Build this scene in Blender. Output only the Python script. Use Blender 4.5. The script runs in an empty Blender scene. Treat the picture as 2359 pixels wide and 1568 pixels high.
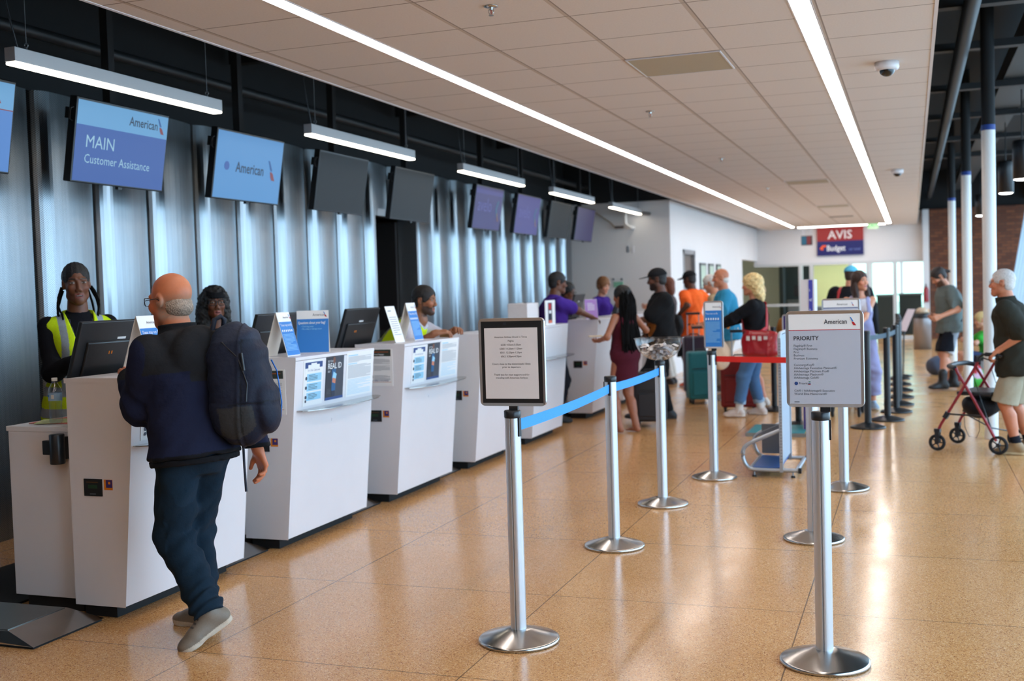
import bpy, math, random
import numpy as np
from mathutils import Vector, Matrix

random.seed(7); np.random.seed(7)
SC = bpy.context.scene
COL = SC.collection

# ------------------------------------------------------------------ camera
FPX = 2566.19
YAW, PITCH, ROLL, CAMZ = 0.3457016, -0.0436912, -0.0299164, 1.525376
def cam_axes():
    cy, sy, cp, sp = math.cos(YAW), math.sin(YAW), math.cos(PITCH), math.sin(PITCH)
    f = Vector((-sy * cp, cy * cp, sp)); r = Vector((cy, sy, 0)); u = r.cross(f)
    c, s = math.cos(ROLL), math.sin(ROLL)
    return c * r + s * u, -s * r + c * u, f
CR, CU, CF = cam_axes()
cd = bpy.data.cameras.new('camera')
cam = bpy.data.objects.new('camera', cd); COL.objects.link(cam)
cam.matrix_world = Matrix(((CR.x, CU.x, -CF.x, 0), (CR.y, CU.y, -CF.y, 0), (CR.z, CU.z, -CF.z, CAMZ), (0, 0, 0, 1)))
cd.sensor_width = 36.0
cd.lens = FPX / 2359 * 36.0
cd.clip_start = 0.05; cd.clip_end = 400
cd.dof.use_dof = True
cd.dof.focus_distance = 4.9
cd.dof.aperture_fstop = 2.6
SC.camera = cam

# ------------------------------------------------------------------ view and sky
vs = SC.view_settings
vs.view_transform = 'Standard'; vs.look = 'None'; vs.gamma = 1.0; vs.use_curve_mapping = False
vs.exposure = 0.52
SC.cycles.use_denoising = True
SC.cycles.max_bounces = 6
SC.cycles.diffuse_bounces = 3
SC.cycles.glossy_bounces = 3
SC.cycles.transmission_bounces = 6
SC.cycles.transparent_max_bounces = 24
SC.cycles.caustics_reflective = False
SC.cycles.caustics_refractive = False
SC.cycles.sample_clamp_indirect = 6

W = bpy.data.worlds.new('daylight'); SC.world = W; W.use_nodes = True
nt = W.node_tree; nt.nodes.clear()
wo = nt.nodes.new('ShaderNodeOutputWorld'); bg = nt.nodes.new('ShaderNodeBackground')
tc = nt.nodes.new('ShaderNodeTexCoord'); sx = nt.nodes.new('ShaderNodeSeparateXYZ')
rp = nt.nodes.new('ShaderNodeValToRGB'); mr = nt.nodes.new('ShaderNodeMapRange')
mr.inputs[1].default_value = -0.25; mr.inputs[2].default_value = 0.6
nt.links.new(tc.outputs['Generated'], sx.inputs[0]); nt.links.new(sx.outputs['Z'], mr.inputs[0])
nt.links.new(mr.outputs[0], rp.inputs[0]); nt.links.new(rp.outputs[0], bg.inputs[0]); nt.links.new(bg.outputs[0], wo.inputs[0])
e = rp.color_ramp.elements
e[0].position = 0.0; e[0].color = (0.42, 0.50, 0.52, 1)
e[1].position = 1.0; e[1].color = (0.50, 0.72, 1.0, 1)
m_ = rp.color_ramp.elements.new(0.35); m_.color = (0.56, 0.78, 1.0, 1)
bg.inputs[1].default_value = 5.0

def S(r, g, b, k=1.0):
    f = lambda c: (c / 12.92 if c <= 0.04045 else ((c + 0.055) / 1.055) ** 2.4)
    return tuple(f(c / 255) * k for c in (r, g, b))

def ray(px, py):
    return CR * ((px - 1179.5) / FPX) + CU * ((784 - py) / FPX) + CF
def fl(px, py, z=0.0):
    d = ray(px, py); t = (z - CAMZ) / d.z
    return Vector((d.x * t, d.y * t, z))
def atY(px, py, Y):
    d = ray(px, py); t = Y / d.y
    return Vector((d.x * t, Y, CAMZ + d.z * t))
def atX(px, py, X):
    d = ray(px, py); t = X / d.x
    return Vector((X, d.y * t, CAMZ + d.z * t))

# ------------------------------------------------------------------ materials
MATS = {}
def mat(name, col, rough=0.5, metal=0.0, emit=None, es=1.0, coat=0.0, spec=0.5, attr=False, noise=0.0, nscale=40, bump=0.0, bscale=60, trans=0.0, alpha=1.0, aniso=0.0, sss=0.0, sheen=0.0):
    if name in MATS: return MATS[name]
    m = bpy.data.materials.new(name); m.use_nodes = True
    nt = m.node_tree; b = nt.nodes['Principled BSDF']
    c = tuple(col[:3]) + (1,)
    b.inputs['Base Color'].default_value = c
    b.inputs['Roughness'].default_value = rough
    b.inputs['Metallic'].default_value = metal
    b.inputs['Coat Weight'].default_value = coat
    b.inputs['Coat Roughness'].default_value = 0.08
    b.inputs['Specular IOR Level'].default_value = spec
    b.inputs['Transmission Weight'].default_value = trans
    b.inputs['Alpha'].default_value = alpha
    b.inputs['Sheen Weight'].default_value = sheen
    if sss:
        b.inputs['Subsurface Weight'].default_value = sss
        b.inputs['Subsurface Radius'].default_value = (0.02, 0.008, 0.004)
        b.inputs['Subsurface Scale'].default_value = 0.6
    if emit:
        b.inputs['Base Color'].default_value = (c[0] * .1, c[1] * .1, c[2] * .1, 1)
        b.inputs['Emission Color'].default_value = tuple(emit[:3]) + (1,)
        b.inputs['Emission Strength'].default_value = es
    src = None
    if attr:
        a = nt.nodes.new('ShaderNodeAttribute'); a.attribute_name = 'Col'; src = a.outputs['Color']
    if noise or bump:
        t = nt.nodes.new('ShaderNodeTexCoord')
    if noise:
        n = nt.nodes.new('ShaderNodeTexNoise'); n.inputs['Scale'].default_value = nscale; n.inputs['Detail'].default_value = 4
        nt.links.new(t.outputs['Object'], n.inputs['Vector'])
        r = nt.nodes.new('ShaderNodeMapRange'); r.inputs[1].default_value = 0.25; r.inputs[2].default_value = 0.75
        r.inputs[3].default_value = 1 - noise; r.inputs[4].default_value = 1 + noise
        nt.links.new(n.outputs[0], r.inputs[0])
        mx = nt.nodes.new('ShaderNodeVectorMath'); mx.operation = 'SCALE'
        if src: nt.links.new(src, mx.inputs[0])
        else: mx.inputs[0].default_value = c[:3]
        nt.links.new(r.outputs[0], mx.inputs['Scale']); src = mx.outputs[0]
    if src: nt.links.new(src, b.inputs['Base Color'])
    if bump:
        n = nt.nodes.new('ShaderNodeTexNoise'); n.inputs['Scale'].default_value = bscale; n.inputs['Detail'].default_value = 3
        nt.links.new(t.outputs['Object'], n.inputs['Vector'])
        bp = nt.nodes.new('ShaderNodeBump'); bp.inputs['Strength'].default_value = bump; bp.inputs['Distance'].default_value = 0.01
        nt.links.new(n.outputs[0], bp.inputs['Height']); nt.links.new(bp.outputs[0], b.inputs['Normal'])
    MATS[name] = m
    return m

white_lam = mat('white_laminate', S(226, 224, 228), 0.35, noise=0.02, nscale=3)
white_paint = mat('white_wall_paint', S(222, 221, 222), 0.7, noise=0.03, nscale=0.7)
white_card = mat('white_card', S(236, 236, 236), 0.5)
cream_card = mat('cream_card', S(235, 224, 210), 0.6)
paper = mat('white_paper', S(228, 226, 228), 0.6)
black_plastic = mat('black_plastic', S(22, 24, 28), 0.35)
black_matte = mat('black_matte_paint', S(10, 11, 13), 0.75)
black_rubber = mat('black_rubber', S(20, 20, 22), 0.8)
dark_mon = mat('monitor_shell', S(26, 28, 32), 0.45, noise=0.05)
alu = mat('brushed_aluminium', S(200, 202, 206), 0.28, 0.9, noise=0.04, nscale=8)
alu_pole = mat('satin_anodised_pole', S(205, 208, 212), 0.38, 0.75)
steel = mat('stainless_steel', S(190, 188, 184), 0.22, 1.0, noise=0.08, nscale=5)
grey_alu = mat('grey_metal', S(150, 152, 155), 0.35, 0.8)
ink = mat('dark_ink', S(38, 42, 52), 0.6)
ink_grey = mat('grey_ink', S(88, 94, 104), 0.6)
blue_ink = mat('airline_blue', S(36, 122, 200), 0.5)
dkblue_ink = mat('deep_blue_print', S(28, 66, 128), 0.5)
red_ink = mat('airline_red', S(190, 30, 40), 0.5)
navy_ink = mat('navy_print', S(22, 34, 60), 0.45)
lightblue_ink = mat('pale_blue_print', S(150, 205, 232), 0.5)
purple_ink = mat('purple_print', S(58, 40, 110), 0.5)
orange_ink = mat('orange_print', S(225, 130, 20), 0.5)
white_ink = mat('white_print', S(235, 238, 240), 0.5)
teal_ink = mat('teal_print', S(10, 130, 140), 0.5)
yellow_ink = mat('yellow_print', S(235, 190, 30), 0.5)
def thin_clear(name, tint=(0.97, 0.98, 0.98), refl=0.10):
    m = bpy.data.materials.new(name); m.use_nodes = True; nt = m.node_tree
    t = nt.nodes.new('ShaderNodeBsdfTransparent'); t.inputs[0].default_value = tuple(tint) + (1,); g = nt.nodes.new('ShaderNodeBsdfGlossy'); g.inputs['Roughness'].default_value = 0.04
    f = nt.nodes.new('ShaderNodeLayerWeight'); f.inputs[0].default_value = 0.5; p = nt.nodes.new('ShaderNodeMath'); p.operation = 'POWER'; p.inputs[1].default_value = 4.0; nt.links.new(f.outputs['Facing'], p.inputs[0])
    a = nt.nodes.new('ShaderNodeMath'); a.operation = 'MULTIPLY_ADD'; a.inputs[1].default_value = 0.65; a.inputs[2].default_value = refl * 0.4; nt.links.new(p.outputs[0], a.inputs[0])
    x = nt.nodes.new('ShaderNodeMixShader'); nt.links.new(a.outputs[0], x.inputs[0]); nt.links.new(t.outputs[0], x.inputs[1]); nt.links.new(g.outputs[0], x.inputs[2]); nt.links.new(x.outputs[0], nt.nodes['Material Output'].inputs[0])
    return m
clear_glass = mat('clear_plastic', (1, 1, 1), 0.03, trans=1.0)
M_skin = mat('skin', (0.5, 0.3, 0.2), 0.5, attr=True, sss=0.08, noise=0.05, nscale=60)
M_cloth = mat('woven_cloth', (0.2, 0.2, 0.2), 0.9, attr=True, noise=0.10, nscale=220, bump=0.3, bscale=38, spec=0.2)
M_hair = mat('hair', (0.02, 0.02, 0.02), 0.55, attr=True, noise=0.35, nscale=130, bump=0.6, bscale=160)
M_shoe = mat('shoe_material', (0.2, 0.2, 0.2), 0.55, attr=True, noise=0.08, nscale=150)
M_bag = mat('bag_fabric', (0.2, 0.2, 0.2), 0.65, spec=0.25, attr=True, noise=0.12, nscale=90, bump=0.3, bscale=40)

# ------------------------------------------------------------------ object helpers
def link(name, data=None, parent=None):
    o = bpy.data.objects.new(name, data); COL.objects.link(o)
    if parent is not None: o.parent = parent
    return o
WL = {}   # world offset of each parent
def wloc(p):
    v = Vector((0, 0, 0))
    while p is not None:
        v += Vector(p.location); p = p.parent
    return v
def tag(o, label=None, cat=None, group=None, kind=None):
    if label: o['label'] = label
    if cat: o['category'] = cat
    if group: o['group'] = group
    if kind: o['kind'] = kind
    return o
def thing(name, label, cat, loc=(0, 0, 0), rz=0.0, group=None):
    o = link(name); o.location = loc; o.rotation_euler = (0, 0, rz); o.empty_display_size = 0.1
    return tag(o, label, cat, group)
def copy_tree(o, parent=None):
    c = o.copy(); COL.objects.link(c)
    if parent is not None: c.parent = parent
    for ch in list(o.children): copy_tree(ch, c)
    return c

class MB:
    def __init__(s):
        s.v = []; s.f = []; s.m = []; s.sm = []; s.mats = []
    def mi(s, m):
        if m is None: m = white_card
        if m not in s.mats: s.mats.append(m)
        return s.mats.index(m)
    def add(s, vs, fs, m=None, smooth=False):
        n = len(s.v); s.v += [tuple(v) for v in vs]
        k = s.mi(m)
        for f in fs:
            s.f.append(tuple(i + n for i in f)); s.m.append(k); s.sm.append(smooth)
        return s
    def box(s, x0, x1, y0, y1, z0, z1, m=None, R=None, c=None):
        vs = [(x, y, z) for z in (z0, z1) for y in (y0, y1) for x in (x0, x1)]
        if R is not None:
            c = Vector(c if c is not None else ((x0 + x1) / 2, (y0 + y1) / 2, (z0 + z1) / 2))
            vs = [tuple(R @ (Vector(v) - c) + c) for v in vs]
        return s.add(vs, [(0, 2, 3, 1), (4, 5, 7, 6), (0, 1, 5, 4), (2, 6, 7, 3), (0, 4, 6, 2), (1, 3, 7, 5)], m)
    def obox(s, c, u, v, w, hu, hv, hw, m=None):
        c, u, v, w = Vector(c), Vector(u).normalized(), Vector(v).normalized(), Vector(w).normalized()
        vs = [c + u * (hu * a) + v * (hv * b) + w * (hw * d) for d in (-1, 1) for b in (-1, 1) for a in (-1, 1)]
        return s.add(vs, [(0, 2, 3, 1), (4, 5, 7, 6), (0, 1, 5, 4), (2, 6, 7, 3), (0, 4, 6, 2), (1, 3, 7, 5)], m)
    def quad(s, o, u, v, m=None):
        o, u, v = Vector(o), Vector(u), Vector(v)
        return s.add([o, o + u, o + u + v, o + v], [(0, 1, 2, 3)], m)
    def cone(s, a, b, ra, rb=None, n=20, m=None, caps=True, smooth=True):
        a, b = Vector(a), Vector(b); rb = ra if rb is None else rb
        d = (b - a).normalized(); t = Vector((0, 0, 1)) if abs(d.z) < 0.9 else Vector((1, 0, 0))
        u = d.cross(t).normalized(); w = d.cross(u)
        vs = []
        for p, r in ((a, ra), (b, rb)):
            vs += [p + (u * math.cos(q) + w * math.sin(q)) * r for q in (2 * math.pi * i / n for i in range(n))]
        s.add(vs, [(i, (i + 1) % n, n + (i + 1) % n, n + i) for i in range(n)], m, smooth)
        if caps: s.add(vs[:n], [tuple(range(n))], m); s.add(vs[n:], [tuple(range(n))], m)
        return s
    def tube(s, pts, r, n=10, m=None, closed=False):
        pts = [Vector(p) for p in pts]; k = len(pts); rings = []
        rr = r if isinstance(r, (list, tuple)) else [r] * k
        ref = Vector((0, 0, 1)); 
        if abs((pts[1] - pts[0]).normalized().z) > 0.9: ref = Vector((1, 0.2, 0))
        for i, p in enumerate(pts):
            a = pts[i - 1] if i > 0 or closed else p
            b = pts[(i + 1) % k] if i < k - 1 or closed else p
            d = (b - a).normalized()
            u = d.cross(ref)
            if u.length < 1e-3: u = d.cross(Vector((1, 0, 0)))
            u.normalize(); w = d.cross(u); ref = -w if False else ref
            rings.append([p + (u * math.cos(q) + w * math.sin(q)) * rr[i] for q in (2 * math.pi * j / n for j in range(n))])
        vs = [v for g in rings for v in g]; fs = []
        for i in range(k if closed else k - 1):
            a, b = i * n, ((i + 1) % k) * n
            fs += [(a + j, a + (j + 1) % n, b + (j + 1) % n, b + j) for j in range(n)]
        s.add(vs, fs, m, True)
        if not closed: s.add(rings[0], [tuple(range(n))], m); s.add(rings[-1], [tuple(range(n))], m)
        return s
    def lathe(s, prof, c=(0, 0, 0), n=32, m=None, smooth=True, sx=1, sy=1):
        c = Vector(c); vs = []
        for r, z in prof:
            vs += [c + Vector((r * math.cos(q) * sx, r * math.sin(q) * sy, z)) for q in (2 * math.pi * j / n for j in range(n))]
        fs = []
        for i in range(len(prof) - 1):
            a, b = i * n, (i + 1) * n
            fs += [(a + j, a + (j + 1) % n, b + (j + 1) % n, b + j) for j in range(n)]
        return s.add(vs, fs, m, smooth)
    def prism(s, poly, o, u, v, w, t, m=None):
        """poly (a,b) in the u,v plane at o, thickened by t along w"""
        o, u, v, w = Vector(o), Vector(u), Vector(v), Vector(w)
        n = len(poly); f = [o + u * a + v * b for a, b in poly]; g = [p + w * t for p in f]
        s.add(f + g, [tuple(range(n)), tuple(range(2 * n - 1, n - 1, -1))] + [(i, (i + 1) % n, n + (i + 1) % n, n + i) for i in range(n)], m)
        return s
    def text(s, body, size, o, u, v, m, align='LEFT', sxx=1.0, bold=0.0):
        cu = bpy.data.curves.new('t', 'FONT'); cu.body = body; cu.size = size; cu.align_x = align; cu.resolution_u = 2
        if bold: cu.offset = min(bold, size * .012)
        ob = bpy.data.objects.new('t', cu); COL.objects.link(ob)
        bpy.context.view_layer.update()
        me = bpy.data.meshes.new_from_object(ob.evaluated_get(bpy.context.evaluated_depsgraph_get()))
        o, u, v = Vector(o), Vector(u).normalized(), Vector(v).normalized()
        vs = [o + u * (p.co.x * sxx) + v * p.co.y for p in me.vertices]
        s.add(vs, [tuple(p.vertices) for p in me.polygons], m)
        bpy.data.objects.remove(ob); bpy.data.curves.remove(cu); bpy.data.meshes.remove(me)
        return s
    def build(s, name, m=None, parent=None, local=False, bevel=0.0, origin=None, seg=2):
        """local: vertices are already in the parent's frame; otherwise world coordinates"""
        if m is not None and not s.mats: s.mats = [m]
        vs = np.array(s.v, dtype=float)
        if parent is None:
            o0 = Vector(origin) if origin is not None else Vector(((vs[:, 0].min() + vs[:, 0].max()) / 2, (vs[:, 1].min() + vs[:, 1].max()) / 2, vs[:, 2].min()))
        else:
            o0 = Vector((0, 0, 0)) if local else wloc(parent)
        vs = vs - np.array(o0)
        me = bpy.data.meshes.new(name); me.from_pydata(vs.tolist(), [], s.f)
        for q in s.mats: me.materials.append(q)
        me.polygons.foreach_set('material_index', s.m); me.polygons.foreach_set('use_smooth', s.sm)
        me.update()
        o = link(name, me, parent)
        if parent is None: o.location = o0
        if bevel:
            b = o.modifiers.new('bevel', 'BEVEL'); b.width = bevel; b.segments = seg; b.limit_method = 'ANGLE'; b.angle_limit = 0.7
        return o
def one(name, m): 
    return lambda f: None
def setm(b, m): b.mats = [m]; return b
def struct(o): return tag(o, kind='structure')
X_, Y_, Z_ = Vector((1, 0, 0)), Vector((0, 1, 0)), Vector((0, 0, 1))
# ------------------------------------------------------------------ the room
CH = 2.956           # suspended ceiling height
WX = -5.75           # pleated metal wall
def nodes(m): return m.node_tree.nodes, m.node_tree.links
def mth(nt, op, a, b=None, c=None):
    n = nt.nodes.new('ShaderNodeMath'); n.operation = op
    for i, x in enumerate((a, b, c)):
        if x is None: continue
        if isinstance(x, (int, float)): n.inputs[i].default_value = x
        else: nt.links.new(x, n.inputs[i])
    return n.outputs[0]
def mixc(nt, f, a, b):
    n = nt.nodes.new('ShaderNodeMix'); n.data_type = 'RGBA'
    for i, x in ((0, f), (6, a), (7, b)):
        if isinstance(x, (int, float)): n.inputs[i].default_value = x
        elif isinstance(x, tuple): n.inputs[i].default_value = tuple(x[:3]) + (1,)
        else: nt.links.new(x, n.inputs[i])
    return n.outputs[2]
def noise(nt, vec, scale, detail=3, rough=0.5):
    n = nt.nodes.new('ShaderNodeTexNoise'); n.inputs['Scale'].default_value = scale; n.inputs['Detail'].default_value = detail
    n.inputs['Roughness'].default_value = rough
    nt.links.new(vec, n.inputs['Vector']); return n.outputs[0]
def linemask(nt, coord, phase, period, width):
    """1 within width/2 of phase + k*period"""
    a = mth(nt, 'DIVIDE', mth(nt, 'SUBTRACT', coord, phase), period)
    fr = mth(nt, 'ABSOLUTE', mth(nt, 'SUBTRACT', a, mth(nt, 'ROUND', a)))
    return mth(nt, 'LESS_THAN', fr, width / 2 / period)

def floor_mat():
    m = bpy.data.materials.new('terrazzo'); m.use_nodes = True; nt = m.node_tree; b = nt.nodes['Principled BSDF']
    t = nt.nodes.new('ShaderNodeTexCoord'); P = t.outputs['Object']
    s = nt.nodes.new('ShaderNodeSeparateXYZ'); nt.links.new(P, s.inputs[0])
    v = nt.nodes.new('ShaderNodeTexVoronoi'); v.inputs['Scale'].default_value = 250; nt.links.new(P, v.inputs['Vector'])
    r = nt.nodes.new('ShaderNodeValToRGB'); sp = nt.nodes.new('ShaderNodeSeparateColor'); nt.links.new(v.outputs['Color'], sp.inputs[0]); nt.links.new(sp.outputs[0], r.inputs[0])
    el = r.color_ramp.elements; r.color_ramp.interpolation = 'CONSTANT'
    cols = [(0, S(146, 92, 58)), (0.10, S(198, 144, 90)), (0.45, S(213, 160, 102)), (0.75, S(222, 174, 118)), (0.93, S(232, 196, 150))]
    el[0].position, el[0].color = cols[0][0], cols[0][1] + (1,)
    el[1].position, el[1].color = cols[1][0], cols[1][1] + (1,)
    for p, c in cols[2:]:
        q = el.new(p); q.color = c + (1,)
    n2 = noise(nt, P, 0.8, 3); big = mixc(nt, n2, (0.86, 0.84, 0.82), (1.08, 1.05, 1.02))
    mu = nt.nodes.new('ShaderNodeVectorMath'); mu.operation = 'MULTIPLY'; nt.links.new(r.outputs[0], mu.inputs[0]); nt.links.new(big, mu.inputs[1])
    jx = linemask(nt, s.outputs[0], -1.714, 1.2192, 0.006); jy = linemask(nt, s.outputs[1], 5.25, 1.2192, 0.006)
    j = mth(nt, 'MAXIMUM', jx, jy)
    c = mixc(nt, mth(nt, 'MULTIPLY', j, 0.75), mu.outputs[0], S(70, 48, 36))
    nt.links.new(c, b.inputs['Base Color'])
    rg = nt.nodes.new('ShaderNodeMapRange'); nt.links.new(noise(nt, P, 2.5, 4), rg.inputs[0])
    rg.inputs[3].default_value = 0.10; rg.inputs[4].default_value = 0.29
    nt.links.new(rg.outputs[0], b.inputs['Roughness']); b.inputs['Specular IOR Level'].default_value = 0.5
    bp = nt.nodes.new('ShaderNodeBump'); bp.inputs['Strength'].default_value = 0.04; bp.inputs['Distance'].default_value = 0.02
    h = noise(nt, P, 6.0, 2); nt.links.new(h, bp.inputs['Height']); nt.links.new(bp.outputs[0], b.inputs['Normal'])
    return m
def ceiling_mat():
    m = bpy.data.materials.new('ceiling_tiles'); m.use_nodes = True; nt = m.node_tree; b = nt.nodes['Principled BSDF']
    t = nt.nodes.new('ShaderNodeTexCoord'); P = t.outputs['Object']
    s = nt.nodes.new('ShaderNodeSeparateXYZ'); nt.links.new(P, s.inputs[0])
    lx = linemask(nt, s.outputs[0], -2.295, 0.612, 0.020); lx2 = linemask(nt, s.outputs[0], -2.295 + 0.014, 0.612, 0.008)
    ly = linemask(nt, s.outputs[1], 5.668, 0.61, 0.011)
    tile = mixc(nt, noise(nt, P, 90, 3), S(220, 212, 207), S(234, 227, 222))
    c = mixc(nt, lx, tile, S(204, 190, 178)); c = mixc(nt, mth(nt, 'MAXIMUM', ly, lx2), c, S(160, 148, 140))
    nt.links.new(c, b.inputs['Base Color']); b.inputs['Roughness'].default_value = 0.9; b.inputs['Specular IOR Level'].default_value = 0.2
    return m
def pleat_mat(perf):
    m = bpy.data.materials.new('perforated_steel' if perf else 'brushed_steel_panel'); m.use_nodes = True; nt = m.node_tree; b = nt.nodes['Principled BSDF']
    t = nt.nodes.new('ShaderNodeTexCoord'); P = t.outputs['Object']
    mp = nt.nodes.new('ShaderNodeMapping'); mp.inputs['Scale'].default_value = (40, 40, 1.2); nt.links.new(P, mp.inputs[0])
    n = noise(nt, mp.outputs[0], 1.0, 4); n2 = noise(nt, P, 2.3, 4)
    c = mixc(nt, n, S(132, 140, 146), S(166, 174, 180))
    c = mixc(nt, mth(nt, 'MULTIPLY', n2, 0.18), c, S(116, 116, 116))
    b.inputs['Metallic'].default_value = 1.0
    s = nt.nodes.new('ShaderNodeSeparateXYZ'); nt.links.new(P, s.inputs[0])
    a = mth(nt, 'SINE', mth(nt, 'MULTIPLY', s.outputs[1], math.pi / 0.0075)); d = mth(nt, 'SINE', mth(nt, 'MULTIPLY', s.outputs[2], math.pi / 0.0075))
    hole = mth(nt, 'GREATER_THAN', mth(nt, 'MULTIPLY', a, d), 0.42 if perf else 0.72)
    c = mixc(nt, mth(nt, 'MULTIPLY', hole, 0.85 if perf else 0.12), c, S(20, 26, 30))
    nt.links.new(c, b.inputs['Base Color'])
    rr = nt.nodes.new('ShaderNodeMapRange'); nt.links.new(n2, rr.inputs[0]); rr.inputs[3].default_value = 0.26; rr.inputs[4].default_value = 0.34
    nt.links.new(rr.outputs[0], b.inputs['Roughness'])
    return m
def brick_mat():
    m = bpy.data.materials.new('red_brick'); m.use_nodes = True; nt = m.node_tree; b = nt.nodes['Principled BSDF']
    t = nt.nodes.new('ShaderNodeTexCoord')
    mp = nt.nodes.new('ShaderNodeMapping'); mp.inputs['Rotation'].default_value = (math.pi / 2, 0, 0); nt.links.new(t.outputs['Object'], mp.inputs[0])
    br = nt.nodes.new('ShaderNodeTexBrick'); nt.links.new(mp.outputs[0], br.inputs['Vector'])
    br.inputs['Color1'].default_value = S(124, 70, 42) + (1,); br.inputs['Color2'].default_value = S(92, 50, 32) + (1,); br.inputs['Mortar'].default_value = S(72, 52, 42) + (1,)
    br.inputs['Scale'].default_value = 1.0; br.inputs['Brick Width'].default_value = 0.21; br.inputs['Row Height'].default_value = 0.076; br.inputs['Mortar Size'].default_value = 0.008
    nt.links.new(br.outputs[0], b.inputs['Base Color']); b.inputs['Roughness'].default_value = 0.85
    return m
M_floor, M_ceil, M_perf, M_pleat, M_brick = floor_mat(), ceiling_mat(), pleat_mat(True), pleat_mat(False), brick_mat()

o = MB().box(-9, 3.4, -7, 40, -0.1, 0, M_floor).build('floor', origin=(0, 0, 0)); struct(o)
# suspended ceiling: slab with a thin metal trim along both long edges, slots left for the two light channels
L1, L2 = (-2.912, -2.808), (-0.578, -0.462)
b = MB()
for x0, x1 in ((-3.64, L1[0]), (L1[1], L2[0]), (L2[1], 0.13)):
    b.box(x0, x1, -7, 30.5, CH, CH + 0.03, M_ceil)
o = b.build('ceiling', origin=(0, 0, 0)); struct(o)
b = MB()
for x in (-3.66, 0.13):
    b.box(x, x + 0.02, -7, 30.5, CH - 0.004, CH + 0.12, white_lam)
struct(b.build('trim_1'))
# open black plenum over both sides
b = MB(); b.box(-6.4, 3.6, -7, 31, 4.3, 4.4, black_matte)
struct(b.build('ceiling_upper'))
b = MB(); b.box(-6.3, -5.78, -7, 19, 3.02, 4.3, black_matte); b.box(-5.9, -3.7, 18.98, 19.1, 3.02, 4.3, black_matte)
b.box(-3.98, -3.9, 19, 30.5, 3.02, 4.3, black_matte); b.box(-3.9, 3.6, 30.5, 30.6, 3.3, 4.3, black_matte)
struct(b.build('wall_upper'))
struct(MB().box(-9, 3.6, -7.1, -7, 0, 4.3, mat('rear_wall_paint', S(110, 100, 92), 0.8)).build('wall_rear'))

# pleated steel wall on the left with a doorway
def pleats():
    PW = 0.6115; y0 = 6.09 - 2 * PW - 14 * PW
    b = MB(); N = 14; H = 3.0
    d0, d1, dz = 11.18, 12.28, 2.42
    i = 0; y = y0
    while y < 18.9:
        mm = M_perf if y < 6.2 else M_pleat
        cols = []
        R = 0.14
        for k in range(9):
            th = math.pi / 2 * k / 8; cols.append((WX + 0.015 + R * math.sin(th), y + 0.014 + R * (1 - math.cos(th))))
        for k in range(1, N - 7):
            u = k / (N - 8); cols.append((WX + 0.015 + R - 0.055 * u ** 1.7, y + 0.014 + R + u * (PW - 0.018 - R)))
        for k in range(N):
            (xa, ya), (xb, yb) = cols[k], cols[k + 1]
            zb = dz if (ya < d1 and yb > d0) else 0.0
            b.add([(xa, ya, zb), (xb, yb, zb), (xb, yb, H), (xa, ya, H)], [(0, 1, 2, 3)], mm, True)
        zb0 = dz if (y + 0.01 < d1 and y + 0.01 > d0) else 0.0
        b.box(WX, WX + 0.024, y + 0.002, y + 0.013, zb0, H, black_matte)
        xa, ya = cols[-1]
        zb = dz if (ya < d1 and ya > d0) else 0.0
        b.add([(xa, ya, zb), (WX, ya + 0.006, zb), (WX, ya + 0.006, H), (xa, ya, H)], [(0, 1, 2, 3)], black_matte)
        y += PW; i += 1
    # backing
    b.box(WX - 0.1, WX, y0, d0, 0, H, black_matte); b.box(WX - 0.1, WX, d1, 19, 0, H, black_matte); b.box(WX - 0.1, WX, d0, d1, dz, H, black_matte)
    return b
struct(pleats().build('wall_left', origin=(0, 0, 0)))
# doorway in the steel wall
fr = MB(); fr.box(WX - 0.1, WX + 0.15, 11.14, 11.19, 0, 2.44, grey_alu); fr.box(WX - 0.1, WX + 0.15, 12.27, 12.32, 0, 2.44, grey_alu); fr.box(WX - 0.1, WX + 0.15, 11.14, 12.32, 2.42, 2.5, grey_alu)
struct(fr.build('door_1'))
b = MB(); b.box(-8.5, -8.4, 10, 15, 0, 3, mat('back_room_paint', S(120, 104, 90), 0.8)); b.box(-8.5, WX - 0.1, 13.6, 13.7, 0, 3, mat('back_room_tan', S(130, 112, 92), 0.8)); b.box(-8.5, WX - 0.1, 10, 10.1, 0, 3, black_matte); b.box(-8.5, WX, 10, 13.7, 2.9, 3.0, black_matte)
struct(b.build('wall_back_room'))
dm = mat('dark_bronze_door', S(44, 40, 40), 0.4)
t = thing('service_door', 'dark folded-back service door inside the opening of the steel wall', 'door', (WX - 0.45, 12.2, 0))
MB().box(WX - 0.95, WX - 0.1, 12.2, 12.25, 0.01, 2.4, dm).build('door_panel', parent=t)
MB().box(WX - 0.36, WX - 0.30, 12.12, 12.2, 0.95, 1.10, steel).build('door_handle', parent=t)

# white cross wall, wall running back, end wall
struct(MB().box(-5.9, -4.02, 19.0, 19.15, 0, 3.02, white_paint).build('wall_cross'))
b = MB(); X = -3.9
for y0, y1, z0, z1 in ((19.0, 20.15, 0, 3.02), (20.15, 21.2, 2.14, 3.02), (21.2, 27.6, 0, 3.02), (27.6, 30.5, 2.14, 3.02)):
    b.box(X - 0.12, X, y0, y1, z0, z1, white_paint)
struct(b.build('wall_back_left'))
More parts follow.
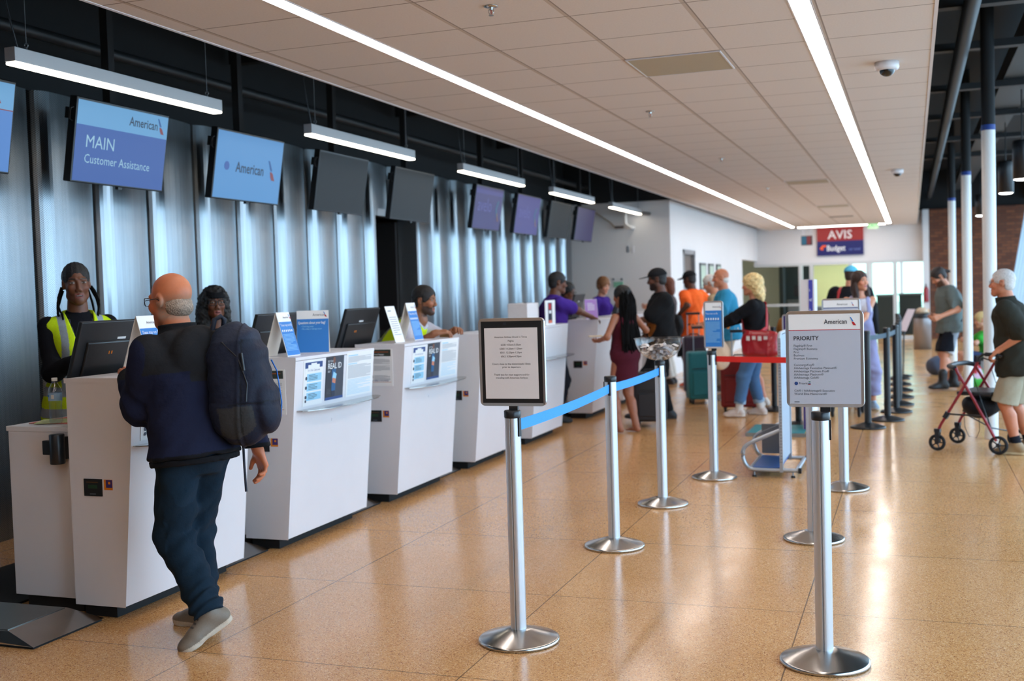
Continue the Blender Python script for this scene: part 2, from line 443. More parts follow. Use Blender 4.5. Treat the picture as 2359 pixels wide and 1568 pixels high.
# recessed door in that wall
b = MB(); b.box(X - 0.14, X + 0.015, 20.1, 20.17, 0, 2.2, grey_alu); b.box(X - 0.14, X + 0.015, 21.18, 21.25, 0, 2.2, grey_alu); b.box(X - 0.14, X + 0.015, 20.1, 21.25, 2.12, 2.2, grey_alu)
b.box(X - 0.1, X - 0.05, 20.17, 21.18, 0, 2.13, mat('brown_door', S(96, 78, 66), 0.5)); b.box(X - 0.06, X - 0.01, 20.25, 20.32, 1.0, 1.08, steel)
struct(b.build('door_2'))
HB = 2.05
b = MB(); b.box(-4.0, 0.40, 30.5, 30.62, HB, 3.3, white_paint)
struct(b.build('wall_end'))
# frames of the glazed end
fm = mat('white_frame', S(205, 208, 208), 0.4)
pg = bpy.data.materials.new('green_tinted_glass'); pg.use_nodes = True; nt = pg.node_tree; tr = nt.nodes.new('ShaderNodeBsdfTransparent'); tr.inputs[0].default_value = (0.62, 0.74, 0.62, 1); nt.links.new(tr.outputs[0], nt.nodes['Material Output'].inputs[0])
b = MB()
for px in (1845, 1870, 1960, 2000, 2062):
    x = atY(px, 650, 30.5).x; b.box(x - 0.05, x + 0.05, 30.47, 30.6, 0, HB - 0.07, fm)
b.box(-4.0, 0.4, 30.48, 30.6, HB - 0.07, HB, fm); b.box(-4.0, -2.4, 30.48, 30.6, 0.92, 0.98, fm); b.box(-0.4, 0.4, 30.48, 30.6, 0, 0.08, fm)
struct(b.build('window_1'))
# room beyond the glazed end, with glass front to the daylight at its far side
b = MB(); b.box(-9, 0.5, 36.5, 36.6, 2.3, 3.1, white_paint); b.box(-9, -2.35, 36.5, 36.6, 0, 2.3, mat('far_office_wall', S(184, 192, 176), 0.8))
b.box(-9.1, -9, 27.5, 36.6, 0, 3.2, white_paint); b.box(-9, -4.02, 27.5, 27.6, 0, 3.2, white_paint); b.box(-9, 0.5, 27.5, 36.6, 3.0, 3.1, white_paint) if False else None
b.box(-9, -4.02, 27.5, 36.6, 3.1, 3.2, white_paint); b.box(-4.02, 0.5, 30.65, 36.6, 3.1, 3.2, white_paint)
b.box(-3.62, -3.5, 33, 36.5, 0, 3.1, mat('dark_partition', S(60, 70, 66), 0.7))
b.box(-3.5, -2.5, 33.6, 33.7, 0, 3.1, MATS['dark_partition'])
struct(b.build('wall_far_office'))
# yellow roller shade lit from outside, translucent
ym = bpy.data.materials.new('yellow_shade'); ym.use_nodes = True; nt = ym.node_tree; pb = nt.nodes['Principled BSDF']
pb.inputs['Base Color'].default_value = S(236, 228, 150) + (1,); pb.inputs['Roughness'].default_value = 0.9
tl = nt.nodes.new('ShaderNodeBsdfTranslucent'); tl.inputs[0].default_value = S(244, 240, 170) + (1,)
ms = nt.nodes.new('ShaderNodeMixShader'); ms.inputs[0].default_value = 0.75
nt.links.new(pb.outputs[0], ms.inputs[1]); nt.links.new(tl.outputs[0], ms.inputs[2]); nt.links.new(ms.outputs[0], nt.nodes['Material Output'].inputs[0])
b = MB(); xs = np.linspace(-2.47, -1.52, 30)
for i in range(29):
    xa, xb = xs[i], xs[i + 1]; ya, yb = 30.72 + 0.008 * (i % 2), 30.72 + 0.008 * ((i + 1) % 2)
    b.add([(xa, ya, 0.9), (xb, yb, 0.9), (xb, yb, 2.02), (xa, ya, 2.02)], [(0, 1, 2, 3)], ym)
b.cone((-2.48, 30.72, 2.03), (-1.50, 30.72, 2.03), 0.03, m=fm); b.box(-2.47, -1.52, 30.70, 30.74, 0.88, 0.9, fm)
tag(b.build('window_shade'), 'pale yellow pleated shade hanging in the glazed end of the hall', 'blind')
b = MB()
for x in (-2.3, -1.2, -0.3, 0.42): b.box(x - 0.05, x + 0.05, 36.48, 36.6, 0, 2.3, fm)
o = b.build('window_2'); struct(o); MB().box(-2.3, 0.42, 36.52, 36.53, 0, 2.3, pg).build('pane', parent=o)
for x, y in ((-5.5, 33.5), (-2.5, 34.5)):  # two fill lights added to lift the dark room beyond the glazed end
    t = thing('office_fill_light', 'added flat fill light in the room beyond the glazed wall, %s one' % ('left' if x < -4 else 'right'), 'ceiling light', (x, y, 3.05)); MB().box(x - 0.6, x + 0.6, y - 0.3, y + 0.3, 3.05, 3.09, mat('office_fill_diffuser', (1, 1, 1), 0.5, emit=(0.95, 1.0, 0.85), es=12.0)).build('diffuser', parent=t)
# ground outside
om = mat('pale_concrete', S(214, 212, 206), 0.9)
struct(MB().box(-30, 30, 40, 90, -0.2, -0.1, om).build('ground_outside'))
struct(MB().box(3.4, 40, -20, 40, -0.2, -0.1, om).build('ground_outside_right'))

# brick wall on the right of the end wall
struct(MB().box(0.42, 3.4, 30.4, 30.7, 0, 3.3, M_brick).build('wall_brick'))
struct(MB().box(0.27, 0.42, 30.25, 30.45, 0, 3.3, white_paint).build('trim_2'))
# slanted window wall on the right
fx0, fx1, fz = 2.15, 2.75, 3.45
gm = bpy.data.materials.new('facade_glass'); gm.use_nodes = True; nt = gm.node_tree
tr = nt.nodes.new('ShaderNodeBsdfTransparent'); tr.inputs[0].default_value = (0.9, 0.96, 0.97, 1); gl = nt.nodes.new('ShaderNodeBsdfGlossy'); gl.inputs['Roughness'].default_value = 0.02
ms = nt.nodes.new('ShaderNodeMixShader'); ms.inputs[0].default_value = 0.06
nt.links.new(tr.outputs[0], ms.inputs[1]); nt.links.new(gl.outputs[0], ms.inputs[2]); nt.links.new(ms.outputs[0], nt.nodes['Material Output'].inputs[0])
b = MB()
y = 0.4
while y < 30.4:
    b.add([(fx0 - 0.06, y, 0), (fx0 + 0.02, y, 0), (fx0 + 0.02, y + 0.07, 0), (fx0 - 0.06, y + 0.07, 0), (fx1 - 0.06, y, fz), (fx1 + 0.02, y, fz), (fx1 + 0.02, y + 0.07, fz), (fx1 - 0.06, y + 0.07, fz)],
          [(0, 1, 2, 3), (4, 5, 6, 7), (0, 1, 5, 4), (1, 2, 6, 5), (2, 3, 7, 6), (3, 0, 4, 7)], mat('facade_mullion', S(170, 185, 196), 0.4, 0.3))
    y += 0.9
b.box(fx0 - 0.1, fx0 + 0.1, 0.4, 30.4, 0, 0.12, MATS['facade_mullion'])
o = b.build('window_3'); struct(o)
g = MB().add([(fx0 - 0.01, 0.4, 0.12), (fx0 - 0.01, 30.4, 0.12), (fx1 - 0.01, 30.4, fz), (fx1 - 0.01, 0.4, fz)], [(0, 1, 2, 3)], gm).build('pane', parent=o)
struct(MB().box(2.69, 3.2, -7, 30.5, fz, 4.3, black_matte).build('wall_right_upper'))
struct(MB().box(2.15, 2.3, -7, 0.4, 0, 3.5, MATS['rear_wall_paint']).build('wall_right'))

# light channels in the ceiling
lm = mat('light_diffuser', (1, 1, 1), 0.5, emit=(1.0, 0.90, 0.84), es=13.0)
for (a, c), lab in ((L1, 'long recessed linear light over the counters side of the ceiling'), (L2, 'long recessed linear light near the right edge of the ceiling')):
    t = thing('linear_ceiling_light', lab, 'ceiling light', ((a + c) / 2, 12, CH), 0, 'long recessed linear lights')
    MB().box(a + 0.008, c - 0.008, -4, 29.55, CH + 0.004, CH + 0.02, lm).build('diffuser', parent=t)
    b = MB()
    for x in (a, c - 0.008): b.box(x, x + 0.008, -4, 29.55, CH - 0.003, CH + 0.06, white_lam)
    b.box(a, c, -4, 29.55, CH + 0.03, CH + 0.06, white_lam)
    b.build('housing', parent=t)
t = thing('linear_ceiling_light', 'short linear light running across the ceiling in front of the end wall', 'ceiling light', (-1.5, 29.62, CH), 0)
MB().box(-2.75, -0.62, 29.6, 29.7, CH - 0.012, CH - 0.001, lm).build('diffuser', parent=t)
MB().box(-2.78, -0.60, 29.58, 29.72, CH - 0.001, CH + 0.03, white_lam).build('housing', parent=t)
# ceiling vent panels, cameras, sprinklers
vm = mat('vent_mesh', S(182, 172, 150), 0.7, noise=0.06, nscale=200)
for r, lab in ((2, 'nearest square beige return-air panel set in the white ceiling tiles'), (17, 'square beige return-air panel half way down the ceiling'), (26, 'farthest square beige return-air panel near the end of the ceiling')):
    y0 = 5.668 + 0.61 * r; t = thing('ceiling_vent', lab, 'ceiling vent', (-1.377, y0 + 0.3, CH), 0, 'beige return-air panels')
    MB().box(-1.665, -1.09, y0 + 0.012, y0 + 0.598, CH - 0.006, CH - 0.001, vm).build('mesh_panel', parent=t)
    f = MB(); 
    for x0, x1, a, c in ((-1.675, -1.665, 0.005, 0.605), (-1.09, -1.08, 0.005, 0.605), (-1.665, -1.09, 0.005, 0.012), (-1.665, -1.09, 0.598, 0.605)): f.box(x0, x1, y0 + a, y0 + c, CH - 0.008, CH - 0.001, white_lam)
    f.build('frame', parent=t)
b = MB(); p = fl(1938, 498, CH); b.box(p.x - 0.25, p.x + 0.25, p.y - 0.1, p.y + 0.1, CH - 0.01, CH - 0.001, mat('slot_diffuser', S(120, 112, 104), 0.6))
tag(b.build('slot_diffuser'), 'small dark slot air diffuser in the ceiling near the end wall', 'ceiling vent')
def sprinkler(p, lab):
    t = thing('fire_sprinkler', lab, 'sprinkler', p, 0, 'chrome ceiling sprinklers')
    MB().lathe([(0.0, 0), (0.036, 0), (0.036, -0.004), (0.02, -0.008), (0.0, -0.008)], m=steel, n=20).build('escutcheon', parent=t, local=True)
    b = MB(); b.cone((0, 0, -0.006), (0, 0, -0.02), 0.012, 0.010, 12, steel)
    b.tube([(-0.011, 0, -0.015), (-0.014, 0, -0.03), (-0.006, 0, -0.043), (0, 0, -0.046), (0.006, 0, -0.043), (0.014, 0, -0.03), (0.011, 0, -0.015)], 0.0022, 6, steel)
    b.cone((0, 0, -0.045), (0, 0, -0.048), 0.013, 0.013, 12, steel)
    b.build('frame_arms', parent=t, local=True)
    MB().cone((0, 0, -0.02), (0, 0, -0.044), 0.0025, 0.0025, 8, mat('red_bulb', S(180, 40, 30), 0.2)).build('glass_bulb', parent=t, local=True)
for px, py, lab in ((1131, 14, 'nearest chrome sprinkler on the ceiling at the top of the view'), (1498, 256, 'second chrome sprinkler from the front in the white ceiling'), (1662, 364, 'third chrome sprinkler from the front in the white ceiling'), (1768, 432, 'farthest chrome sprinkler visible in the ceiling')):
    sprinkler(fl(px, py, CH), lab)
def dome(p, s, lab):
    t = thing('dome_camera', lab, 'security camera', p, 0, 'white dome cameras on the ceiling')
    MB().lathe([(0, 0), (0.076 * s, 0), (0.077 * s, -0.035 * s), (0.07 * s, -0.052 * s), (0.05 * s, -0.054 * s)], m=white_lam, n=36).build('housing', parent=t, local=True)
    MB().lathe([(0.05 * s * math.cos(a), -0.052 * s - 0.042 * s * math.sin(a)) for a in np.linspace(0, math.pi / 2, 9)], m=mat('smoked_dome', S(14, 15, 18), 0.05, coat=0.5), n=32).build('dome', parent=t, local=True)
dome(fl(2043, 143, CH), 1.0, 'near white dome security camera with a dark lens')
dome(fl(2067, 390, CH), 1.0, 'far white dome security camera, smaller in the view')
# exit sign and a hanging screen by the end wall
t = thing('exit_sign', 'green and white lit exit sign hanging at the end of the ceiling', 'exit sign', tuple(atY(2011, 519, 29.4)))
p = atY(2011, 519, 29.4)
MB().box(p.x - 0.13, p.x + 0.13, 29.39, 29.42, p.z - 0.08, p.z + 0.08, mat('exit_lit', S(230, 240, 220), emit=S(200, 235, 190), es=1.0)).build('panel', parent=t, bevel=0.004)
MB().text('EXIT', 0.13, (p.x, 29.385, p.z - 0.045), X_, Z_, mat('exit_green', S(20, 160, 70), emit=S(20, 170, 70), es=1.0), 'CENTER', bold=0.003).build('lettering', parent=t)
MB().cone((p.x, 29.405, p.z + 0.08), (p.x, 29.405, CH), 0.01, m=white_lam).build('stem', parent=t)
# ------------------------------------------------------------------ suspended linear lights over the counters
dm2 = mat('pendant_diffuser', (1, 1, 1), 0.5, emit=(1.0, 0.90, 0.74), es=6.0)
pend = [(4.64, 6.49), (7.68, 9.6), (10.79, 12.75), (13.9, 15.88), (16.94, 18.9)]
plab = ['nearest and largest silver suspended linear light at the upper left', 'second suspended linear light, above the third hanging screen', 'third suspended linear light, in the middle of the row', 'fourth suspended linear light, above the purple screens', 'farthest and smallest suspended linear light near the white cross wall']
pm = mat('pendant_body', S(196, 198, 200), 0.45, 0.4)
for (a, c), lab in zip(pend, plab):
    t = thing('suspended_light', lab, 'suspended light', (-4.4, (a + c) / 2, 2.785), 0, 'suspended linear lights above the check-in counters')
    MB().box(-4.435, -4.365, a, c, 2.80, 2.875, pm).build('housing', parent=t, bevel=0.003)
    MB().box(-4.435, -4.365, a + 0.004, c - 0.004, 2.784, 2.80, dm2).build('diffuser', parent=t, bevel=0.006, seg=3)
    for y in (a + 0.12, c - 0.12):
        b = MB(); b.cone((-4.4, y, 2.91), (-4.4, y, 4.3), 0.0025, n=6, m=grey_alu); b.cone((-4.4, y, 2.875), (-4.4, y, 2.895), 0.008, 0.005, n=8, m=grey_alu)
        b.tube([(-4.4 + 0.012 * math.cos(q), y, 2.905 + 0.012 * math.sin(q)) for q in np.linspace(0, 2 * math.pi, 9)[:-1]], 0.003, 6, grey_alu, True)
        b.build('suspension_cable', parent=t)
    MB().tube([(-4.4, a + 0.06, 2.875), (-4.4, a + 0.02, 3.0), (-4.41, a - 0.02, 3.2), (-4.4, a - 0.03, 3.7), (-4.4, a - 0.03, 4.3)], 0.005, 6, black_plastic).build('power_cord', parent=t)

# ------------------------------------------------------------------ logo and lettering helpers
def logo(b, o, u, v, h, n, wm_blue=blue_ink, wm_red=red_ink):
    """two-part slanted wing mark, h tall, lower left corner at o"""
    o, u, v, n = Vector(o), Vector(u), Vector(v), Vector(n)
    b.prism([(0.0, 1.0), (0.12, 1.0), (0.42, 0.52), (0.34, 0.46), (0.22, 0.56)], o, u * h, v * h, n, 0.0008, wm_blue)
    b.prism([(0.22, 0.44), (0.36, 0.44), (0.50, 0.36), (0.72, 0.0), (0.42, 0.02), (0.30, 0.18)], o, u * h, v * h, n, 0.0008, wm_red)
def lines(b, o, u, v, w, n, pitch, th, m, seed=0, nrm=None):
    """rows of fine print drawn as thin bars"""
    r = random.Random(seed); o, u, v = Vector(o), Vector(u).normalized(), Vector(v).normalized()
    for i in range(n):
        ww = w * (0.97 if r.random() < 0.75 else r.uniform(0.4, 0.8))
        b.quad(o - v * (pitch * i), u * ww, v * (-th), m)

# ------------------------------------------------------------------ hanging screens
scr_off = mat('screen_off', S(30, 33, 36), 0.45, spec=0.25)
def em(name, c, s=1.0): return mat(name, c, 0.4, emit=c, es=s * 0.46)
sc_light = em('screen_pale_blue', S(112, 176, 228)); sc_blue = em('screen_blue', S(58, 96, 178)); sc_mid = em('screen_sky', S(92, 158, 222)); sc_mid2 = em('screen_azure', S(84, 140, 218))
sc_purp = em('screen_purple', S(54, 40, 122), 0.9); sc_purp2 = em('screen_violet', S(70, 62, 148), 0.9); sc_pdk = em('screen_dim_purple', S(66, 60, 112), 0.8)
sc_txt = em('screen_white_text', S(170, 215, 240)); sc_ink = em('screen_dark_text', S(28, 44, 72)); sc_lt = em('screen_faint_text', S(96, 96, 170))
sc_red = em('screen_red', S(140, 56, 60)); sc_lblue = em('screen_logo_blue', S(40, 90, 160)); sc_teal = em('screen_teal', S(40, 110, 140)); sc_yel = em('screen_amber', S(150, 110, 60))
TILT = math.radians(9.5)
def screen(y0, y1, kind, lab):
    t = thing('hanging_screen', lab, 'screen', (-5.0, (y0 + y1) / 2, 2.30), 0, 'screens hung above the counters')
    w = (y1 - y0) / 2; h = 0.272
    up = Vector((math.sin(TILT), 0, math.cos(TILT))); n = Vector((math.cos(TILT), 0, -math.sin(TILT))); c = Vector((0, 0, 0.28)); u = Vector((0, 1, 0))
    MB().obox(c - n * 0.03, u, up, n, w, h, 0.03, black_plastic).build('housing', parent=t, local=True, bevel=0.006)
    b = MB(); o = c + n * 0.0012 - u * (w - 0.012) - up * (h - 0.012); fw, fh = 2 * w - 0.024, 2 * h - 0.03
    base = {'off': scr_off, 'main': sc_blue, 'aa': sc_mid, 'left': sc_mid2, 'av': sc_purp, 'av2': sc_purp2, 'avd': sc_pdk}[kind]
    b.quad(o, u * fw, up * fh, base); o2 = o + n * 0.001; o3 = o + n * 0.002
    if kind == 'main':
        b.quad(o2 + up * fh * 0.70, u * fw, up * fh * 0.30, sc_light)
        b.text('MAIN', 0.115, o3 + u * fw * 0.10 + up * fh * 0.43, u, up, sc_txt)
        b.text('Customer Assistance', 0.082, o3 + u * fw * 0.10 + up * fh * 0.235, u, up, sc_txt, sxx=0.93)
        b.text('American', 0.086, o3 + u * fw * 0.55 + up * fh * 0.80, u, up, sc_ink, bold=0.0012, sxx=0.9); logo(b, o3 + u * fw * 0.875 + up * fh * 0.755, u, up, 0.105, n, sc_lblue, sc_red)
    elif kind == 'aa':
        b.text('American', 0.115, o3 + u * fw * 0.29 + up * fh * 0.42, u, up, sc_ink, bold=0.0015, sxx=0.9); logo(b, o3 + u * fw * 0.78 + up * fh * 0.36, u, up, 0.16, n, sc_lblue, sc_red)
        b.prism([(0.034 * math.cos(a), 0.034 * math.sin(a)) for a in np.linspace(0, 2 * math.pi, 25)[:-1]], o2 + u * fw * 0.16 + up * fh * 0.49, u, up, n, 0.001, sc_blue)
    elif kind == 'left':
        b.quad(o2 + up * fh * 0.70, u * fw, up * fh * 0.30, sc_light); b.quad(o3 + up * fh * 0.69, u * fw, up * 0.006, sc_red)
        b.text('American', 0.095, o3 + u * fw * 0.38 + up * fh * 0.80, u, up, sc_ink, sxx=0.9); logo(b, o3 + u * fw * 0.80 + up * fh * 0.76, u, up, 0.13, n, sc_lblue, sc_red)
    elif kind in ('av', 'av2'):
        b.quad(o2 + up * fh * 0.84, u * fw, up * fh * 0.10, sc_purp2)
        b.text('avelo', 0.24, o3 + u * fw * 0.10 + up * fh * 0.42, u, up, sc_lt, sxx=0.95)
        b.prism([(0, 0), (0.04, 0), (-0.01, 0.1), (0.05, 0.2), (0.01, 0.2), (-0.05, 0.1)], o3 + u * fw * 0.82 + up * fh * 0.33, u, up, n, 0.001, sc_teal)
        b.prism([(0, 0), (0.03, 0), (-0.03, 0.1), (-0.06, 0.1)], o3 + u * fw * 0.88 + up * fh * 0.22, u, up, n, 0.001, sc_yel)
    b.build('display', parent=t, local=True)
    b = MB(); b.obox(c - n * 0.055 + up * 0.16 - u * (w + 0.012), u, up, n, 0.006, 0.035, 0.015, black_plastic)
    b.tube([c - u * (w + 0.004) + up * 0.2 - n * 0.02, c - u * (w + 0.03) + up * 0.19 - n * 0.02, c - u * (w + 0.03) + up * 0.12 - n * 0.02, c - u * (w + 0.004) + up * 0.11 - n * 0.02], 0.006, 6, black_plastic)
    b.build('side_handle', parent=t, local=True)
    b = MB(); b.box(-0.12, -0.06, -0.03, 0.03, 0.35, 2.0, black_matte); b.obox(c - n * 0.075, u, up, n, 0.2, 0.14, 0.015, black_matte); b.build('mount_pole', parent=t, local=True)
    MB().obox(c - up * (h + 0.008) + n * 0.0, u, up, n, 0.02, 0.008, 0.012, black_plastic).build('sensor', parent=t, local=True)
    return t
screens = [(4.30, 5.27, 'left', 'blue hanging screen cut off by the left edge of the view'),
 (5.78, 6.71, 'main', 'hanging screen reading MAIN Customer Assistance'),
 (7.30, 8.26, 'aa', 'pale blue hanging screen with only the airline name and logo'),
 (8.86, 9.81, 'off', 'dark switched-off hanging screen just right of the blue screens'),
 (10.41, 11.40, 'off', 'dark switched-off hanging screen above the doorway in the steel wall'),
 (12.67, 13.63, 'av', 'purple hanging screen with large avelo lettering, the nearer one'),
 (14.19, 15.17, 'av2', 'purple hanging screen with faint avelo lettering, the farther one'),
 (15.67, 16.70, 'off', 'small dark hanging screen between two purple screens'),
 (17.05, 18.07, 'avd', 'farthest small purple hanging screen before the white cross wall')]
for a in screens: screen(*a)

# black services in the open plenum
def pipe(pts, r, lab, name='duct_pipe', m=black_matte, cat='pipe'):
    tag(MB().tube(pts, r, 14, m).build(name), lab, cat)
dk = mat('dark_painted_duct', S(22, 25, 28), 0.5)
pipe([(-4.7, 3, 3.9), (-4.7, 18.9, 3.9)], 0.09, 'black round duct running lengthwise above the hanging screens', 'round_duct', dk)
pipe([(-5.35, 3, 3.3), (-5.35, 18.9, 3.3)], 0.04, 'thin black pipe close to the top of the steel wall', 'thin_pipe', dk)
pipe([(-4.05, 3, 3.75), (-4.05, 18.9, 3.75)], 0.05, 'black pipe beside the suspended ceiling edge on the counter side', 'conduit_pipe', dk)
for i, y in enumerate((5.2, 8.6, 12.0, 15.4)):
    tag(MB().box(-5.7, -3.7, y, y + 0.1, 3.62, 3.82, black_matte).build('ceiling_beam'), 'dark cross beam in the open ceiling above the counters', 'beam', 'dark cross beams above the counters')
pipe([(0.46, 2, 3.6), (0.44, 30.3, 3.6)], 0.065, 'long dark round duct running beside the right ceiling edge', 'round_duct', dk)
for i, y in enumerate((7.2, 9.6, 11.4, 13.8, 16.2, 18.8, 21.4)):
    b = MB(); b.box(0.17, 2.66, y, y + 0.12, 3.67, 3.74, dk)
    tag(b.build('ceiling_beam'), 'dark cross beam in the open ceiling on the window side', 'beam', 'dark cross beams on the window side')
tag(MB().box(1.0, 1.35, 3, 30.3, 3.75, 3.95, mat('grey_green_duct', S(38, 44, 46), 0.5)).build('rectangular_duct'), 'dark grey-green rectangular duct along the window side ceiling', 'duct')
tag(MB().tube([(0.7, 5, 3.5), (2.6, 8, 3.45)], 0.03, 10, dk).build('sprinkler_pipe'), 'dark sprinkler pipe crossing the open ceiling at the upper right', 'pipe')
# columns
cm = mat('column_paint', S(228, 228, 226), 0.4); bt = mat('blue_tape_band', S(20, 60, 140), 0.5)
for (x, y), lab in (((0.69, 11.41), 'nearest white round column, behind the walking frame'), ((0.70, 16.2), 'second white round column, behind the man in the grey shirt'), ((0.68, 21.32), 'third white round column, farthest from the camera')):
    t = thing('round_column', lab, 'column', (x, y, 0), 0, 'white round columns')
    MB().lathe([(0.061, 0), (0.061, 2.9)], m=cm, n=28).build('white_shaft', parent=t, local=True)
    MB().lathe([(0.063, 2.9), (0.063, 2.95)], m=bt, n=28).build('blue_band', parent=t, local=True)
    MB().lathe([(0.061, 2.95), (0.061, 4.3)], m=black_matte, n=28).build('black_shaft', parent=t, local=True)
# pendant downlights
dl = mat('downlight_lens', (1, 1, 1), 0.5, emit=(1, 0.97, 0.92), es=14)
for p, lab in ((Vector((1.29, 17.6, 2.73)), 'black cylinder pendant downlight right of the nearest column'), (Vector((1.43, 26.5, 2.88)), 'farthest black cylinder pendant downlight near the brick wall'), (Vector((1.25, 14.6, 2.68)), 'black cylinder pendant downlight cut by the right edge of the view'), (Vector((1.72, 28.0, 2.97)), 'small black pendant downlight half hidden by the nearest column')):
    t = thing('pendant_downlight', lab, 'pendant lamp', p, 0, 'black cylinder pendant downlights')
    MB().lathe([(0.0, 0.46), (0.1, 0.46), (0.105, 0.44), (0.105, 0.0), (0.095, 0.0), (0.09, 0.03)], m=black_plastic, n=28).build('cylinder_shade', parent=t, local=True)
    MB().lathe([(0, -0.012), (0.06, -0.010), (0.094, 0.0)], m=dl, n=24).build('lens', parent=t, local=True)
    MB().cone((0, 0, 0.46), (0, 0, (3.74 if p.x < 1.36 else 4.29) - p.z), 0.008, n=8, m=black_plastic).build('stem', parent=t, local=True)

# ------------------------------------------------------------------ check-in counters
XB, XT, ZB, ZT = -3.57, -3.472, 0.07, 1.17
def FX(z): return XB + (XT - XB) * (z - ZB) / (ZT - ZB)
FN = Vector((ZT - ZB, 0, -(XT - XB))).normalized(); FU = Vector((0, 1, 0)); FV = Vector((XT - XB, 0, ZT - ZB)).normalized()
FLOORCOUNTERS = []
screen_green = mat('meter_lcd', S(30, 62, 40), 0.3)
def counter(y0, y1, lab, meter=True):
    t = thing('checkin_counter', lab, 'counter', ((-3.7), (y0 + y1) / 2, 0), 0, 'white check-in counters')
    b = MB(); b.prism([(-3.86, ZB), (XB, ZB), (XT, ZT - 0.022), (-3.86, ZT - 0.022)], (0, y0, 0), X_, Z_, Y_, y1 - y0, white_lam)
    b.build('body', parent=t, bevel=0.003)
    b = MB(); b.prism([(-3.87, ZT - 0.02), (XT + 0.002, ZT - 0.02), (XT + 0.003, ZT), (-3.87, ZT)], (0, y0 - 0.002, 0), X_, Z_, Y_, y1 - y0 + 0.004, white_lam)
    b.build('worktop', parent=t, bevel=0.002)
    MB().box(-3.85, -3.66, y0 + 0.05, y1 - 0.04, 0.0, ZB + 0.01, black_matte).build('plinth', parent=t)
    if meter:
        b = MB(); b.box(-3.777, -3.672, y0 - 0.006, y0, 0.603, 0.686, black_plastic); 
        b.quad((-3.752, y0 - 0.007, 0.640), (0.055, 0, 0), (0, 0, 0.018), screen_green); b.quad((-3.742, y0 - 0.007, 0.611), (0.035, 0, 0), (0, 0, 0.006), ink_grey)
        b.quad((-3.762, y0 - 0.007, 0.668), (0.07, 0, 0), (0, 0, 0.005), mat('dim_amber', S(90, 60, 30)))
        b.build('weight_display', parent=t)
        b = MB(); b.box(-3.662, -3.612, y0 - 0.001, y0, 0.634, 0.684, orange_ink); b.box(-3.650, -3.613, y0 - 0.0016, y0, 0.645, 0.683, purple_ink); b.box(-3.636, -3.624, y0 - 0.002, y0, 0.662, 0.674, orange_ink)
        b.build('inspection_sticker', parent=t)
    MB().obox((FX(0.70) + 0.004, (y0 + y1) / 2 - 0.03, 0.745), FU, FV, FN, 0.008, 0.009, 0.004, white_lam).build('cap', parent=t)
    return t
def low_desk(y0, y1, lab):
    t = thing('work_desk', lab, 'desk', (-4.1, (y0 + y1) / 2, 0), 0, 'low white desks behind the check-in counters')
    b = MB(); b.box(-4.30, -3.875, y0, y1, 0.07, 0.90, white_lam); b.build('body', parent=t, bevel=0.003)
    MB().box(-4.31, -3.872, y0 - 0.003, y1, 0.90, 0.925, white_lam).build('desktop', parent=t, bevel=0.002)
    MB().box(-4.25, -3.90, y0 + 0.03, y1 - 0.03, 0, 0.07, black_matte).build('plinth', parent=t)
CY = [(4.33, 5.335), (5.81, 6.84), (7.33, 8.36), (8.88, 9.88), (10.40, 11.41), (12.62, 13.55), (14.12, 15.1), (15.65, 16.6)]
CL = ['nearest white check-in counter, behind the man with the backpack', 'second white check-in counter, with the real ID poster and the bag question card',
 'third white check-in counter, where the man in the safety vest leans', 'fourth white check-in counter, partly behind the flight times sign',
 'fifth white check-in counter, with a white box standing on it', 'sixth white check-in counter, in front of the woman in the burgundy dress',
 'seventh white check-in counter, hidden behind the woman in the burgundy dress', 'eighth and farthest white check-in counter']
counters = []
for (a, c), lab in zip(CY, CL):
    counters.append(counter(a, c, lab, meter=True))
    low_desk(a + 0.07, c - 0.02, 'low white desk joined behind the ' + lab.split(' white')[0] + ' check-in counter')
# bag scales between the counters
plate = mat('scale_plate', S(120, 124, 122), 0.3, 0.9, noise=0.05, nscale=4)
slab = ['nearest steel bag scale platform on the floor at the lower left', 'steel bag scale platform between the first and second counters', 'steel bag scale platform between the second and third counters', 'steel bag scale platform between the third and fourth counters', 'steel bag scale platform between the fourth and fifth counters']
for (y0, y1), lab in zip([(3.86, 4.325), (5.34, 5.805), (6.845, 7.325), (8.365, 8.875), (9.885, 10.395)], slab):
    t = thing('bag_scale', lab, 'scale', (-4.1, (y0 + y1) / 2, 0), 0, 'steel bag scale platforms')
    b = MB(); y0_, y1_ = y0 + 0.0, y1 + 0.0
    x0, x1, xs, h = -4.80, -3.69, -3.86, 0.058
    vs = [(x0, y0_, 0.0), (x1, y0_, 0.0), (x1, y1_, 0.0), (x0, y1_, 0.0), (x0, y0_ + 0.0, h), (xs, y0_ + 0.10, h), (xs, y1_ - 0.02, h), (x0, y1_, h)]
    vs2 = [(x0, y0_, 0.012), (x1 - 0.0, y0_, 0.012), (x1, y1_ - 0.0, 0.012), (x0, y1_, 0.012), (x0, y0_, h), (xs - 0.02, y0_ + 0.05, h), (xs - 0.02, y1_ - 0.03, h), (x0, y1_ - 0.03, h)]
    b.add(vs2, [(4, 5, 6, 7), (5, 1, 2, 6), (4, 0, 1, 5), (7, 6, 2, 3), (0, 3, 2, 1), (0, 4, 7, 3)], steel)
    b.build('ramp_edge', parent=t, bevel=0.002)
    MB().box(x0 + 0.01, xs - 0.03, y0_ + 0.06, y1_ - 0.04, h, h + 0.003, plate).build('weighing_plate', parent=t)
    MB().box(x0 + 0.02, x1 - 0.01, y0_ + 0.01, y1_ - 0.01, 0, 0.014, black_rubber).build('rubber_base', parent=t)
